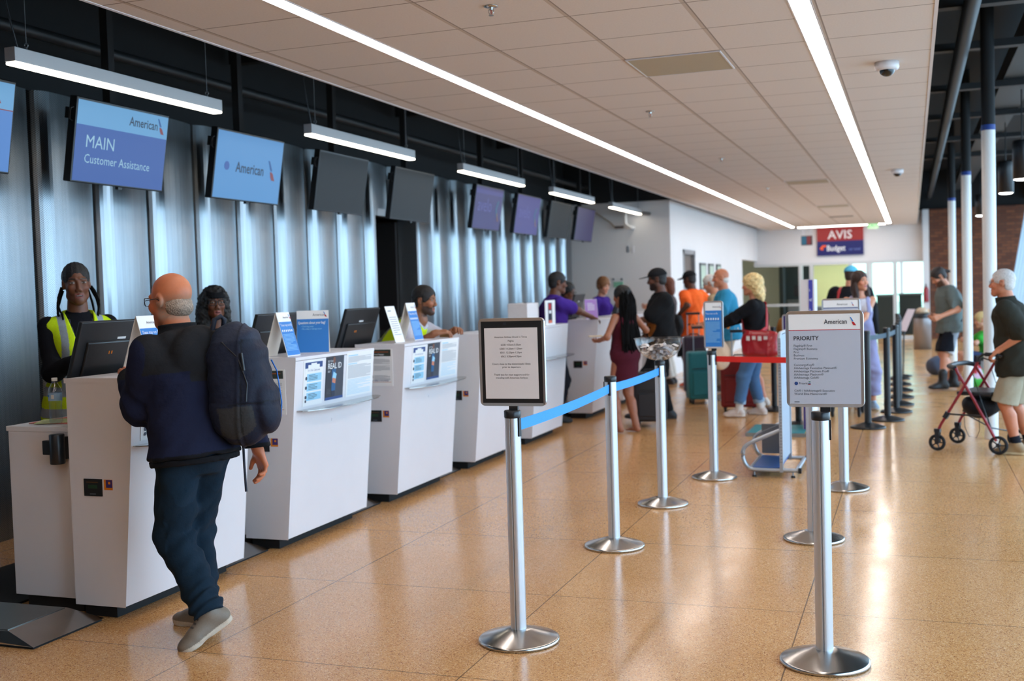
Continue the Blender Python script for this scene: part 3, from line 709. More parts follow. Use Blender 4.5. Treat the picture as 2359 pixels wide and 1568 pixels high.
for (a, c), lab in zip(CY, CL): tag(MB().box(-5.02, -4.33, a + 0.02, c, 0, 0.012, black_rubber).build('rubber_mat'), 'black rubber floor mat behind the desk of the ' + lab.split(' white')[0] + ' check-in counter', 'mat', 'black rubber mats behind the counters')

# shelves and posters on the counter fronts
def fp(y, z, off=0.001): return Vector((FX(z), y, z)) + FN * off
def poster(y0, y1, z0, z1, m, off=0.004, th=0.002, name='poster'):
    b = MB(); c = fp((y0 + y1) / 2, (z0 + z1) / 2, off); b.obox(c, FU, FV, FN, (y1 - y0) / 2, (z1 - z0) / 2 * 1.004, th, m); return b
def onp(b, y0, y1, z0, z1, m, off): b.obox(fp((y0 + y1) / 2, (z0 + z1) / 2, off), FU, FV, FN, (y1 - y0) / 2, (z1 - z0) / 2, 0.0004, m)
def shelf(y0, y1, lab):
    zs = 0.845; n = 20; t = []
    yc, hw = (y0 + y1) / 2 + 0.02, (y1 - y0) / 2 + 0.03
    pts = [(FX(zs), yc - hw)] + [(FX(zs) + 0.15 * math.sin(math.pi * k / n) ** 0.75 + 0.001, yc - hw * math.cos(math.pi * k / n)) for k in range(1, n)] + [(FX(zs), yc + hw)]
    b = MB(); b.prism(pts, (0, 0, zs - 0.003), X_, Y_, Z_, 0.005, steel)
    tag(b.build('steel_shelf'), lab, 'shelf', 'half-round steel shelves on the counter fronts')
shelf(5.86, 6.82, 'half-round steel shelf on the front of the second counter')
shelf(7.38, 8.38, 'half-round steel shelf on the front of the third counter')
shelf(10.45, 11.45, 'half-round steel shelf on the front of the fifth counter')
shelf(4.36, 5.3, 'half-round steel shelf on the nearest counter, hidden behind the man with the backpack')
def carry_poster(y, lab):
    t = thing('bag_rules_poster', lab, 'poster', fp(y + 0.1, 0.86), 0, 'clear pocket posters with bag rules')
    poster(y, y + 0.235, 0.865, 1.142, white_card, 0.003).build('pocket', parent=t)
    b = MB(); onp(b, y + 0.015, y + 0.225, 0.90, 1.13, white_ink, 0.0056); 
    for a in np.linspace(0, 1, 7)[:-1]:
        onp(b, y + 0.015 + 0.21 * a, y + 0.015 + 0.21 * (a + 1 / 6), 1.13 - 0.045 * abs(2 * (a + 1 / 12) - 1) ** 2 - 0.003, 1.132, dkblue_ink, 0.0062)
    b.text('3-1-1 for Carry-ons', 0.0185, fp(y + 0.045, 1.076, 0.0066), FU, FV, dkblue_ink)
    for k in range(3):
        z = 1.035 - 0.058 * k
        onp(b, y + 0.04, y + 0.215, z - 0.022, z + 0.026, lightblue_ink, 0.0062)
        b.prism([(0.011 * math.cos(a), 0.011 * math.sin(a)) for a in np.linspace(0, 2 * math.pi, 17)[:-1]], fp(y + 0.03, z, 0.0064), FU, FV, FN, 0.0008, navy_ink)
        lines(b, fp(y + 0.06, z + 0.018, 0.007), FU, FV, 0.11, 4, 0.009, 0.003, navy_ink, k)
    b.prism([(0.009 * math.cos(a), 0.009 * math.sin(a)) for a in np.linspace(0, 2 * math.pi, 17)[:-1]], fp(y + 0.03, 0.895, 0.0064), FU, FV, FN, 0.0008, navy_ink)
    b.build('print', parent=t)
def id_poster(y, lab):
    t = thing('real_id_poster', lab, 'poster', fp(y + 0.1, 0.87), 0, 'dark posters reading REAL ID')
    poster(y, y + 0.23, 0.875, 1.148, mat('slate_print', S(52, 58, 72), 0.4), 0.003).build('board', parent=t)
    b = MB(); onp(b, y, y + 0.11, 0.875, 1.148, mat('dark_slate_print', S(24, 30, 44), 0.4), 0.0054); onp(b, y, y + 0.23, 0.875, 0.892, dkblue_ink, 0.0058)
    b.text('BE YOUR', 0.018, fp(y + 0.02, 1.115, 0.0066), FU, FV, white_ink)
    b.text('REAL ID', 0.052, fp(y + 0.018, 1.072, 0.0066), FU, FV, white_ink, bold=0.0022, sxx=0.98)
    b.text('SELF', 0.018, fp(y + 0.02, 1.05, 0.0066), FU, FV, white_ink)
    # standing figure holding a card
    onp(b, y + 0.075, y + 0.125, 0.93, 1.07, mat('denim_print', S(30, 92, 140), 0.5), 0.0060); onp(b, y + 0.08, y + 0.12, 0.895, 0.93, navy_ink, 0.0060)
    b.prism([(0.016 * math.cos(a), 0.022 * math.sin(a)) for a in np.linspace(0, 2 * math.pi, 17)[:-1]], fp(y + 0.1, 1.125, 0.006), FU, FV, FN, 0.0006, mat('face_print', S(120, 72, 52), 0.5))
    b.prism([(-0.03, 0), (0.012, -0.018), (0.026, 0.025), (-0.016, 0.043)], fp(y + 0.11, 1.01, 0.0066), FU, FV, FN, 0.0006, lightblue_ink)
    b.prism([(-0.02, 0.0), (0.02, -0.01), (0.026, 0.02), (-0.016, 0.03)], fp(y + 0.10, 0.985, 0.007), FU, FV, FN, 0.0006, mat('hand_print', S(210, 130, 100), 0.5))
    lines(b, fp(y + 0.015, 0.945, 0.0066), FU, FV, 0.05, 4, 0.009, 0.002, ink_grey, 3)
    b.build('print', parent=t)
fine_ink = mat('fine_grey_ink', S(120, 126, 134), 0.6)
def notice(y, w, lab):
    t = thing('printed_notice', lab, 'poster', fp(y + 0.2, 0.87), 0, 'white dense text notices on the counter fronts')
    poster(y, y + w, 0.868, 1.158, white_card, 0.003).build('sheet', parent=t)
    b = MB()
    onp(b, y + 0.02, y + w * 0.4, 1.136, 1.142, lightblue_ink, 0.0058)
    lines(b, fp(y + 0.02, 1.13, 0.006), FU, FV, w - 0.04, 7, 0.0055, 0.0016, fine_ink, 1)
    onp(b, y + 0.02, y + w * 0.38, 1.082, 1.087, lightblue_ink, 0.0058)
    lines(b, fp(y + 0.02, 1.075, 0.006), FU, FV, w - 0.04, 16, 0.0055, 0.0016, fine_ink, 2)
    lines(b, fp(y + 0.02, 0.98, 0.006), FU, FV, w - 0.04, 12, 0.0085, 0.0022, lightblue_ink, 5)
    b.build('print', parent=t)
carry_poster(5.91, 'bag liquids rules poster on the front of the second counter')
id_poster(6.185, 'dark poster reading REAL ID on the front of the second counter')
notice(6.455, 0.375, 'white dense text notice on the front of the second counter, far end')
carry_poster(7.47, 'bag liquids rules poster on the front of the third counter')
id_poster(7.75, 'dark poster reading REAL ID on the front of the third counter')
notice(8.00, 0.34, 'white dense text notice on the front of the third counter, far end')
carry_poster(4.40, 'bag liquids rules poster on the nearest counter, mostly behind the man with the backpack')
# notices on the near end panels
def side_notice(y, x0, x1, z0, z1, lab):
    t = thing('safety_notice', lab, 'poster', ((x0 + x1) / 2, y - 0.003, z0), 0, 'safety notices on the end panels of counters')
    MB().box(x0, x1, y - 0.004, y - 0.0005, z0, z1, white_card).build('pocket', parent=t)
    b = MB(); w, h = x1 - x0, z1 - z0; yy = y - 0.0048; g = mat('notice_green', S(46, 52, 46), 0.5)
    b.box(x0 + 0.012, x1 - 0.012, yy, yy + 0.0006, z1 - 0.055, z1 - 0.006, g)
    b.box(x0 + 0.02, x1 - 0.03, yy - 0.0003, yy, z1 - 0.026, z1 - 0.022, mat('notice_orange', S(190, 90, 30), 0.5))
    b.text('Restricted Baggage', 0.016, (x0 + 0.02, yy - 0.0006, z1 - 0.046), X_, Z_, white_ink, sxx=0.9)
    for k in range(3):
        z = z1 - 0.075 - 0.05 * k - (0.02 if k == 2 else 0)
        b.box(x0 + 0.014, x0 + 0.036, yy - 0.0004, yy, z - 0.02, z, g)
        lines(b, (x0 + 0.044, yy - 0.0008, z), X_, Z_, w - 0.06, 7, 0.0055, 0.0015, MATS['fine_grey_ink'], k)
    b.text('Your safety is our priority', 0.0165, (x0 + 0.012, yy - 0.0006, z0 + 0.035), X_, Z_, dkblue_ink, sxx=0.85)
    b.box(x0 + 0.012, x1 - 0.012, yy - 0.0003, yy, z0 + 0.028, z0 + 0.030, mat('notice_orange', S(190, 90, 30), 0.5))
    b.build('print', parent=t)
side_notice(5.81, -3.765, -3.545, 0.83, 1.10, 'safety notice on the near end panel of the second counter, partly behind the backpack')
side_notice(7.33, -3.765, -3.570, 0.865, 1.138, 'safety notice on the near end panel of the third counter')

# cards and monitors on the counters
def frame_card(name, base, u, h, w, lean, m_top, label, group, facing, content, back=True):
    """upright A-frame card; base = front bottom centre, facing = horizontal unit normal, u = along the width"""
    t = thing(name, label, 'counter card', base, 0, group)
    f = Vector(facing).normalized(); u = Vector(u).normalized(); up = (Z_ * math.cos(lean) - f * math.sin(lean)); n = u.cross(up) if u.cross(up).dot(f) > 0 else up.cross(u)
    MB().obox(up * h / 2, u, up, n, w / 2, h / 2, 0.0015, white_card).build('front_board', parent=t, local=True)
    if back:
        top = up * h; d = -f * (2 * h * math.sin(lean)) * 1.1
        up2 = (top - d).normalized(); n2 = u.cross(up2)
        MB().obox((top + d) / 2 - f * 0.002, u, up2, n2, w / 2 * 0.96, (top - d).length / 2, 0.0015, cream_card).build('easel_back', parent=t, local=True)
    b = MB(); content(b, n * 0.0022, u, up, n, w, h); b.build('print', parent=t, local=True)
    return t
def c_warn(b, o, u, up, n, w, h):
    b.quad(o - u * w / 2 * 0.97 + up * 0.006, u * w * 0.97, up * (h * 0.76), blue_ink)
    b.text('American', 0.019 * w / 0.15, o + n * 0.0004 - u * w * 0.08 + up * h * 0.86, u, up, ink, sxx=0.85); logo(b, o + n * 0.0004 + u * w * 0.36 + up * h * 0.84, u, up, 0.03, n)
    b.text('These may not fly', 0.024 * w / 0.15, o + n * 0.0006 - u * w * 0.42 + up * h * 0.68, u, up, white_ink, sxx=0.75)
    for k in range(6): b.quad(o + n * 0.0006 - u * w * (0.40 - 0.14 * k) + up * h * 0.555, u * w * 0.07, up * h * 0.045, white_ink)
    lines(b, o + n * 0.0006 - u * w * 0.42 + up * h * 0.50, u, up, w * 0.84, 13, h * 0.03, h * 0.008, lightblue_ink, 4)
def c_quest(b, o, u, up, n, w, h):
    b.quad(o - u * w / 2 * 0.99 + up * 0.003, u * w * 0.99, up * (h * 0.79), blue_ink)
    b.text('American', 0.024, o + n * 0.0004 + u * w * 0.0 + up * h * 0.87, u, up, ink_grey, sxx=0.85); logo(b, o + n * 0.0004 + u * w * 0.33 + up * h * 0.845, u, up, 0.034, n)
    b.text('Questions about your bag?', 0.0245, o + n * 0.0006 - u * w * 0.46 + up * h * 0.685, u, up, white_ink, sxx=0.66, bold=0.0008)
    b.text('• Check bag status', 0.015, o + n * 0.0006 - u * w * 0.36 + up * h * 0.61, u, up, lightblue_ink, sxx=0.7)
    b.text('• File a delay or damage report', 0.015, o + n * 0.0006 - u * w * 0.36 + up * h * 0.55, u, up, lightblue_ink, sxx=0.7)
def c_plain(b, o, u, up, n, w, h):
    lines(b, o - u * w * 0.35 + up * h * 0.88, u, up, w * 0.5, 1, 0.02, 0.006, ink_grey)
    lines(b, o - u * w * 0.38 + up * h * 0.7, u, up, w * 0.75, 9, h * 0.06, h * 0.012, ink_grey, 3)
def c_purple(b, o, u, up, n, w, h):
    b.quad(o - u * w / 2 * 0.97 + up * 0.004, u * w * 0.97, up * (h * 0.97), mat('lilac_print', S(176, 130, 200), 0.5)); lines(b, o + n * 0.0004 - u * w * 0.3 + up * h * 0.8, u, up, w * 0.6, 5, h * 0.08, h * 0.03, white_ink)
gc = 'blue and white easel cards on the counters'
frame_card('counter_card', (-3.585, 4.70, ZT + 0.001), Y_, 0.30, 0.155, 0.28, None, 'blue and white easel card beside the large monitor on the nearest counter', gc, X_, c_warn)
frame_card('counter_card', (-3.585, 5.99, ZT + 0.001), Y_, 0.28, 0.15, 0.27, None, 'blue and white easel card on the second counter, seen edge on', gc, X_, c_warn)
pA, pB = Vector((-3.66, 6.22, 0)), Vector((-3.55, 6.47, 0)); uu = Vector((0.175, 0.12, 0)).normalized()
frame_card('counter_card', (-3.63, 6.30, ZT + 0.001), Vector((0.92, 0.38, 0)), 0.275, 0.205, 0.16, None, 'blue card asking questions about your bag on the second counter', gc, Vector((0.38, -0.92, 0)), c_quest)
frame_card('counter_card', (-3.63, 7.60, ZT + 0.001), Y_, 0.285, 0.16, 0.30, None, 'plain white text card on the third counter in front of the leaning man', gc, X_, c_plain, back=False)
frame_card('counter_card', (-3.62, 7.92, ZT + 0.001), Y_, 0.30, 0.165, 0.24, None, 'blue and white easel card at the far side of the third counter', gc, X_, c_warn)
frame_card('counter_card', (-3.63, 12.95, ZT + 0.001), Vector((0.8, 0.6, 0)), 0.24, 0.16, 0.2, None, 'lilac card on the sixth counter beside the man in the purple polo', gc, Vector((0.6, -0.8, 0)), c_purple)
def monitor(y0, y1, z0, z1, lab, tilt=0.32, x=-3.92, desk=0.925):
    t = thing('desk_monitor', lab, 'monitor', (x - 0.12, (y0 + y1) / 2, desk), 0, 'black monitors on the check-in counters')
    c = Vector((0.12, 0, (z0 + z1) / 2 - desk)); up = Vector((math.sin(tilt), 0, math.cos(tilt))); n = Vector((math.cos(tilt), 0, -math.sin(tilt)))
    h = (z1 - z0) / 2 / math.cos(tilt); w = (y1 - y0) / 2
    MB().obox(c, Y_, up, n, w, h, 0.012, dark_mon).build('shell', parent=t, local=True, bevel=0.005)
    b = MB(); b.obox(c + n * 0.014 - up * h * 0.25, Y_, up, n, w * 0.8, h * 0.6, 0.012, black_plastic); b.build('rear_cover', parent=t, local=True, bevel=0.008)
    b = MB(); b.obox(c + n * 0.0125 + up * h * 0.42, Y_, up, n, 0.032, 0.006, 0.001, white_ink)
    for k in range(2): b.obox(c + n * 0.0268 - up * h * 0.02 + Y_ * (-0.09 + 0.02 * k), Y_, up, n, 0.004, 0.008, 0.0005, orange_ink)
    b.build('emblem', parent=t, local=True)
    MB().obox(c - n * 0.0125, Y_, up, n, w - 0.01, h - 0.01, 0.001, scr_off).build('screen', parent=t, local=True)
    b = MB(); b.tube([c - n * 0.02 - up * h * 0.4, Vector((0.02, 0, 0.1)), Vector((0.0, 0, 0.012))], 0.02, 10, black_plastic); b.box(-0.10, 0.10, -0.12, 0.12, 0.0, 0.015, black_plastic)
    b.build('stand', parent=t, local=True)
monitor(4.46, 5.10, 1.135, 1.44, 'large black monitor back on the nearest counter in front of the woman in the vest')
monitor(6.03, 6.56, 1.12, 1.43, 'black monitor back on the second counter behind the cards')
monitor(7.20, 7.74, 1.12, 1.435, 'black monitor back between the second and third counters')
monitor(13.05, 13.50, 1.18, 1.47, 'black monitor at the sixth counter beside the woman in the burgundy dress')
monitor(15.2, 15.75, 1.15, 1.46, 'black monitor at the seventh counter, showing between two customers')
# white box on counter five with a slim poster
t = thing('white_box', 'white cardboard box standing on the fifth counter', 'box', (-3.64, 10.62, ZT + 0.001))
MB().box(-0.165, 0.045, -0.16, 0.20, 0, 0.235, mat('white_box_card', S(222, 216, 216), 0.6, noise=0.03)).build('carton', parent=t, local=True, bevel=0.006)
t = thing('slim_poster', 'slim dark red and blue poster beside the white box', 'poster', (-3.52, 10.95, ZT + 0.001))
MB().box(-0.004, 0.004, -0.15, 0.17, 0, 0.255, white_card).build('holder', parent=t, local=True)
b = MB(); b.box(0.0045, 0.0055, -0.07, 0.06, 0.02, 0.23, navy_ink); b.box(0.0055, 0.006, -0.05, 0.03, 0.16, 0.22, red_ink); b.box(0.0055, 0.006, -0.06, 0.05, 0.02, 0.05, mat('salmon_print', S(220, 110, 80), 0.5)); b.box(0.0055, 0.006, -0.04, 0.03, 0.12, 0.15, white_ink)
b.build('print', parent=t, local=True)
t = thing('cardboard_carton', 'white papers beside the keyboard on the low desk', 'papers', (-4.1, 4.62, 0.926))
MB().box(-0.16, 0.12, -0.12, 0.16, 0, 0.004, mat('red_green_flyer', S(196, 110, 100), 0.6)).build('flyer', parent=t, local=True)
MB().box(-0.14, 0.02, -0.14, 0.05, 0.004, 0.007, mat('green_flyer', S(196, 206, 150), 0.6), R=Matrix.Rotation(0.5, 3, 'Z')).build('sheet', parent=t, local=True)
t['label'] = 'red and green flyers lying under the water bottle on the low desk'; t.name = 'flyers'
# water bottle
t = thing('water_bottle', 'clear plastic water bottle with a blue and white label on the low desk', 'bottle', (-4.075, 4.49, 0.9335))
pb = thin_clear('bottle_plastic', (0.90, 0.93, 0.95), 0.3); 
prof = [(0.0, 0.0), (0.028, 0.0), (0.033, 0.008)] + [(0.0325 - 0.0022 * (k % 2), 0.016 + 0.0085 * k) for k in range(11)] + [(0.0335, 0.115), (0.0335, 0.15), (0.033, 0.16), (0.028, 0.178), (0.018, 0.196), (0.0125, 0.206), (0.0125, 0.214)]
MB().lathe(prof, m=pb, n=28).build('bottle_body', parent=t, local=True)
MB().lathe([(0.0338, 0.113), (0.0338, 0.152)], m=mat('bottle_label', S(150, 190, 225), 0.4), n=28).build('label_band', parent=t, local=True)
b = MB()
for a in np.linspace(-2.4, -0.8, 9):
    b.box(-0.004, 0.004, -0.0003, 0.0003, -0.012, 0.012, white_ink, R=Matrix.Rotation(a + math.pi / 2, 3, 'Z')) if False else None
b.obox((0.012, -0.0325, 0.134), X_, Z_, Y_, 0.009, 0.010, 0.0008, white_ink); b.obox((-0.012, -0.0325, 0.139), X_, Z_, Y_, 0.005, 0.004, 0.0012, blue_ink); b.build('label_mark', parent=t, local=True)
MB().lathe([(0.0, 0.228), (0.0135, 0.228), (0.0142, 0.226), (0.0142, 0.212)], m=white_card, n=24).build('cap', parent=t, local=True)
# retractable belt box on the side of the low desk
t = thing('belt_cassette', 'black retractable belt cassette fixed to the end of the low desk', 'belt barrier', (-3.95, 4.35, 0.75))
MB().lathe([(0.0, 0), (0.034, 0), (0.036, 0.004), (0.036, 0.142), (0.034, 0.146), (0.0, 0.146)], m=black_plastic, n=28).build('cassette', parent=t, local=True)
MB().box(-0.075, -0.02, -0.02, 0.02, 0.045, 0.115, black_plastic).build('belt_clip', parent=t, local=True, bevel=0.004)
MB().box(-0.03, 0.03, 0.02, 0.049, 0.02, 0.13, black_plastic).build('wall_bracket', parent=t, local=True)

# ------------------------------------------------------------------ belt posts
def post(x, y, lab, group, m=alu_pole, basem=steel, h=1.013, r=0.0345, rb=0.178, rz=0.0, slots=True):
    t = thing('stanchion_post', lab, 'stanchion', (x, y, 0), rz, group)
    MB().lathe([(0.0, 0.0), (rb - 0.004, 0.0), (rb, 0.004), (rb, 0.014), (rb - 0.008, 0.019), (0.06, 0.052), (0.045, 0.056), (0.0, 0.056)], m=basem, n=56).build('base_plate', parent=t, local=True)
    pr_ = []
    n = 64
    for k in range(n):
        a = 2 * math.pi * k / n; rr = r
        if slots and (k % 16) in (0,): rr = r - 0.006
        pr_.append((rr * math.cos(a), rr * math.sin(a)))
    vs = [(px, py, 0.05) for px, py in pr_] + [(px, py, h - 0.03) for px, py in pr_]
    MB().add(vs, [(k, (k + 1) % n, n + (k + 1) % n, n + k) for k in range(n)], m).build('pole', parent=t, local=True)
    MB().lathe([(0.0, h), (r * 0.95, h), (r * 1.06, h - 0.004), (r * 1.06, h - 0.028), (r * 1.0, h - 0.034)], m=black_plastic, n=40).build('cap', parent=t, local=True)
    return t
def slotplate(t, ang, z0=0.90, z1=0.98, r=0.036):
    b = MB(); d = Vector((math.cos(ang), math.sin(ang), 0)); u = Vector((-d.y, d.x, 0)); b.obox(d * r + Z_ * (z0 + z1) / 2, u, Z_, d, 0.008, (z1 - z0) / 2, 0.004, black_plastic); b.build('belt_slot', parent=t, local=True)
gs = 'silver belt posts'
P_L = post(-1.64, 4.53, 'silver belt post holding the flight check-in times sign', gs)
P_2 = post(-1.68, 6.35, 'silver belt post with the blue belt on both sides and no sign', gs)
P_B = post(-1.67, 7.67, 'silver belt post topped with the clear bowl of paper slips', gs)
P_S = post(-1.50, 8.82, 'silver belt post carrying the narrow blue sign', gs)
P_R = post(-0.35, 4.57, 'silver belt post holding the large PRIORITY sign, nearest on the right', gs)
P_R2 = post(-0.57, 6.78, 'silver belt post directly behind the PRIORITY sign, base partly hidden', gs)
P_R3 = post(-0.49, 8.51, 'silver belt post holding the smaller sign behind the PRIORITY sign', gs)
for t, angs in ((P_L, (1.55, -0.3)), (P_2, (1.5, -1.5, 3.1)), (P_B, (-1.57, 0.1)), (P_S, (-0.3, -1.9)), (P_R, (0.0,)), (P_R2, (0.2,)), (P_R3, (2.84,))):
    for a in angs: slotplate(t, a)
gb = 'black belt posts in a row'
bps = [(-0.45, 12.11, 'nearest black belt post in the row on the right'), (-0.27, 12.78, 'second black belt post in the row on the right'), (-0.19, 13.6, 'third black belt post in the row'), (-0.17, 14.4, 'fourth black belt post in the row'), (-0.17, 15.3, 'fifth black belt post in the row'), (-0.18, 16.25, 'sixth black belt post in the row'), (-0.20, 17.2, 'seventh black belt post in the row'), (-0.22, 18.2, 'farthest black belt post in the row'), (-1.58, 13.67, 'lone black belt post behind the woman with the red bag')]
bpm = mat('black_post', S(20, 24, 28), 0.35)
for x, y, lab in bps:
    t = post(x, y, lab, gb, bpm, bpm, slots=False)
def belt(a, c, z0, z1, m, lab, sag=0.02, grp=None, n=16):
    a, c = Vector(a), Vector(c); d = (c - a).normalized(); nrm = Vector((-d.y, d.x, 0)); hw = (z1 - z0) / 2; zc = (z0 + z1) / 2
    vs = []; 
    for k in range(n + 1):
        t = k / n; p = a.lerp(c, t); z = zc - sag * 4 * t * (1 - t)
        for s1, s2 in ((-1, -1), (-1, 1), (1, 1), (1, -1)): vs.append((p.x + nrm.x * 0.0012 * s1, p.y + nrm.y * 0.0012 * s1, z + hw * s2))
    fs = []
    for k in range(n):
        q = k * 4; fs += [(q + j, q + (j + 1) % 4, q + 4 + (j + 1) % 4, q + 4 + j) for j in range(4)]
    fs += [(0, 1, 2, 3), (4 * n, 4 * n + 1, 4 * n + 2, 4 * n + 3)]
    return tag(MB().add(vs, fs, m).build('belt'), lab, 'belt', grp)
blue_belt = mat('blue_webbing', S(44, 150, 240), 0.6, bump=0.2, bscale=200); red_belt = mat('red_webbing', S(222, 34, 26), 0.6); dkbelt = mat('dark_teal_webbing', S(22, 52, 70), 0.6)
belt((-1.64, 4.57, 0), (-1.68, 6.31, 0), 0.915, 0.965, blue_belt, 'bright blue belt from the flight times post to the second post', 0.012, 'bright blue belts')
belt((-1.68, 6.39, 0), (-1.67, 7.63, 0), 0.915, 0.965, blue_belt, 'bright blue belt from the second post to the post with the bowl', 0.008, 'bright blue belts')
belt((-1.462, 8.81, 0), (-0.53, 8.52, 0), 0.925, 0.97, red_belt, 'bright red belt strung from the blue sign post toward the PRIORITY sign', 0.002)
for i in range(len(bps) - 2):
    a, c = bps[i], bps[i + 1]
    belt((a[0], a[1] + 0.04, 0), (c[0], c[1] - 0.04, 0), 0.91, 0.96, dkbelt, 'dark teal belt joining the %s to the next' % a[2].split(' in')[0], 0.006, 'dark teal belts')

# signs on the posts
def sign_frame(name, cx, y, w, z0, z1, lab, group, content, depth=0.016, fw=0.013, face=None, faceoff=0.0):
    t = thing(name, lab, 'sign', (cx, y, z0), 0, group)
    h = z1 - z0; n = 6; r = 0.022; pts = []
    for qx, qz, a0 in ((w / 2 - r, h - r, 0), (-w / 2 + r, h - r, 90), (-w / 2 + r, r, 180), (w / 2 - r, r, 270)):
        for k in range(n + 1):
            a = math.radians(a0 + 90 * k / n); pts.append((qx + r * math.cos(a), qz + r * math.sin(a)))
    inn = []
    for (x, z) in pts:
        inn.append((max(-w / 2 + fw, min(w / 2 - fw, x)), max(fw, min(h - fw, z))))
    k = len(pts); d = depth / 2
    vs = [(x, -d * 0.3, z) for x, z in pts] + [(x * (1 - 0.012), -d, z) for x, z in pts] + [(x, -d * 0.8, z) for x, z in inn] + [(x, d, z) for x, z in pts]
    fs = []
    for i in range(k):
        j = (i + 1) % k; fs += [(i, j, k + j, k + i), (k + i, k + j, 2 * k + j, 2 * k + i), (i, 3 * k + i, 3 * k + j, j)]
    fs.append(tuple(range(3 * k, 4 * k)))
    MB().add(vs, fs, alu).build('frame', parent=t, local=True)
    MB().box(-w / 2 + fw, w / 2 - fw, -d * 0.72, 0.0, fw, h - fw, face or white_card).build('panel', parent=t, local=True)
    b = MB(); content(b, w, h, -d * 0.72 - 0.0006, fw); b.build('print', parent=t, local=True)
    MB().box(-0.02, 0.02, -0.006, 0.008, -0.018, 0.004, black_plastic).build('clamp', parent=t, local=True)
    b = MB()
    for sx, sz in ((-1, 0), (1, 0), (-1, 1), (1, 1)):
        b.box(min(sx * w / 2 * 0.996, sx * (w / 2 - 0.026)), max(sx * w / 2 * 0.996, sx * (w / 2 - 0.026)), -d * 1.02, -d * 0.5, (h - 0.027) if sz else 0.005, (h - 0.004) if sz else 0.028, grey_alu) if False else None
    return t
def c_times(b, w, h, y, fw):
    b.box(-w / 2 + fw, w / 2 - fw, y, y + 0.0004, fw, h - fw, black_plastic)
    b.box(-w / 2 + 0.028, w / 2 - 0.032, y - 0.0006, y, 0.032, h - 0.042, paper)
    b.quad((-0.035, y - 0.001, h - 0.03), (0.014, 0, 0), (0, 0, 0.012), ink)
    T = ['American Airlines Check In Times', 'Flights', '6558: 4:55am-5:55am', '6560: 10:20am-11:20am', '6561: 12:20pm-1:20pm', '6562: 3:20pm-4:20pm']
    z = h - 0.085; cx = -0.002
    for s in T: b.text(s, 0.0108, (cx, y - 0.0012, z), X_, Z_, ink, 'CENTER'); z -= 0.0168
    z -= 0.016
    for s, dz in (('Doors close to the motorcoach 15min', 0.0135), ('prior to departure', 0.033), ('Thank you for your support and for', 0.0135), ('traveling with American Airlines', 0)):
        b.text(s, 0.0112, (cx, y - 0.0012, z), X_, Z_, ink, 'CENTER'); z -= dz
def c_priority(b, w, h, y, fw):
    gp = mat('pale_grey_print', S(184, 190, 204), 0.5)
    b.box(-w / 2 + fw, w / 2 - fw, y, y + 0.0004, fw, h - 0.075, gp)
    b.box(-w / 2 + fw, w / 2 - fw, y - 0.0003, y, h - 0.0775, h - 0.0750, red_ink)
    b.text('American', 0.027, (0.000, y - 0.001, h - 0.053), X_, Z_, ink, sxx=0.84, bold=0.0002); logo(b, (0.098, y - 0.0004, h - 0.060), X_, Z_, 0.033, Vector((0, -1, 0)))
    x0 = -w / 2 + 0.031
    b.text('PRIORITY', 0.0235, (x0, y - 0.001, h - 0.116), X_, Z_, ink, bold=0.0003, sxx=0.98)
    z = h - 0.142
    for s in ('Flagship® First', 'Flagship® Business', 'First', 'Business', 'Premium Economy', None, 'ConciergeKey®', 'AAdvantage Executive Platinum®', 'AAdvantage Platinum Pro®', 'AAdvantage Platinum®', 'AAdvantage Gold®'):
        if s: b.text(s, 0.0122, (x0, y - 0.001, z), X_, Z_, ink_grey); z -= 0.0128
        else: z -= 0.0125
    z -= 0.010
    b.prism([(0.007 * math.cos(a), 0.007 * math.sin(a)) for a in np.linspace(0, 2 * math.pi, 21)[:-1]], (x0 + 0.008, y, z + 0.004), X_, Z_, Vector((0, -1, 0)), 0.001, dkblue_ink)
    b.text('Priority', 0.013, (x0 + 0.018, y - 0.001, z), X_, Z_, ink_grey)
    for k, mm in enumerate((mat('green_print', S(20, 130, 80)), dkblue_ink, red_ink)): b.quad((x0 + 0.056, y - 0.001, z + 0.009 - 0.0055 * k), (0.008, 0, 0), (0, 0, 0.0028), mm)
    z -= 0.029
    for s in ('Citi® / AAdvantage® Executive', 'World Elite Mastercard®'): b.text(s, 0.0122, (x0, y - 0.001, z), X_, Z_, ink_grey); z -= 0.0128
    lines(b, (x0, y - 0.001, 0.022), X_, Z_, 0.028, 1, 0.01, 0.003, ink_grey)
def c_sign2(b, w, h, y, fw):
    b.text('American', 0.022, (-0.028, y - 0.001, h - 0.05), X_, Z_, ink, sxx=0.9); logo(b, (0.075, y - 0.0004, h - 0.055), X_, Z_, 0.026, Vector((0, -1, 0)))
    b.box(-w / 2 + fw, w / 2 - fw, y - 0.0003, y, h - 0.072, h - 0.066, dkblue_ink); b.box(-w / 2 + fw, w / 2 - fw, y - 0.0002, y, fw, h - 0.072, mat('pale_grey_print', S(190, 198, 214), 0.5))
def c_blue(b, w, h, y, fw):
    b.box(-w / 2 + fw, w / 2 - fw, y - 0.0003, y, fw, h * 0.80, blue_ink); 
    b.text('American', 0.019, (-0.005, y - 0.001, h * 0.86), X_, Z_, ink, sxx=0.75); logo(b, (0.048, y - 0.0004, h * 0.85), X_, Z_, 0.02, Vector((0, -1, 0)))
    b.text('These may not fly', 0.0185, (-w / 2 + 0.016, y - 0.001, h * 0.72), X_, Z_, white_ink, sxx=0.72)
    for k in range(6): b.quad((-w / 2 + 0.016 + 0.019 * k, y - 0.001, h * 0.60), (0.010, 0, 0), (0, 0, 0.016), white_ink)
    lines(b, (-w / 2 + 0.016, y - 0.001, h * 0.56), X_, Z_, w - 0.04, 16, h * 0.028, h * 0.008, lightblue_ink, 4)
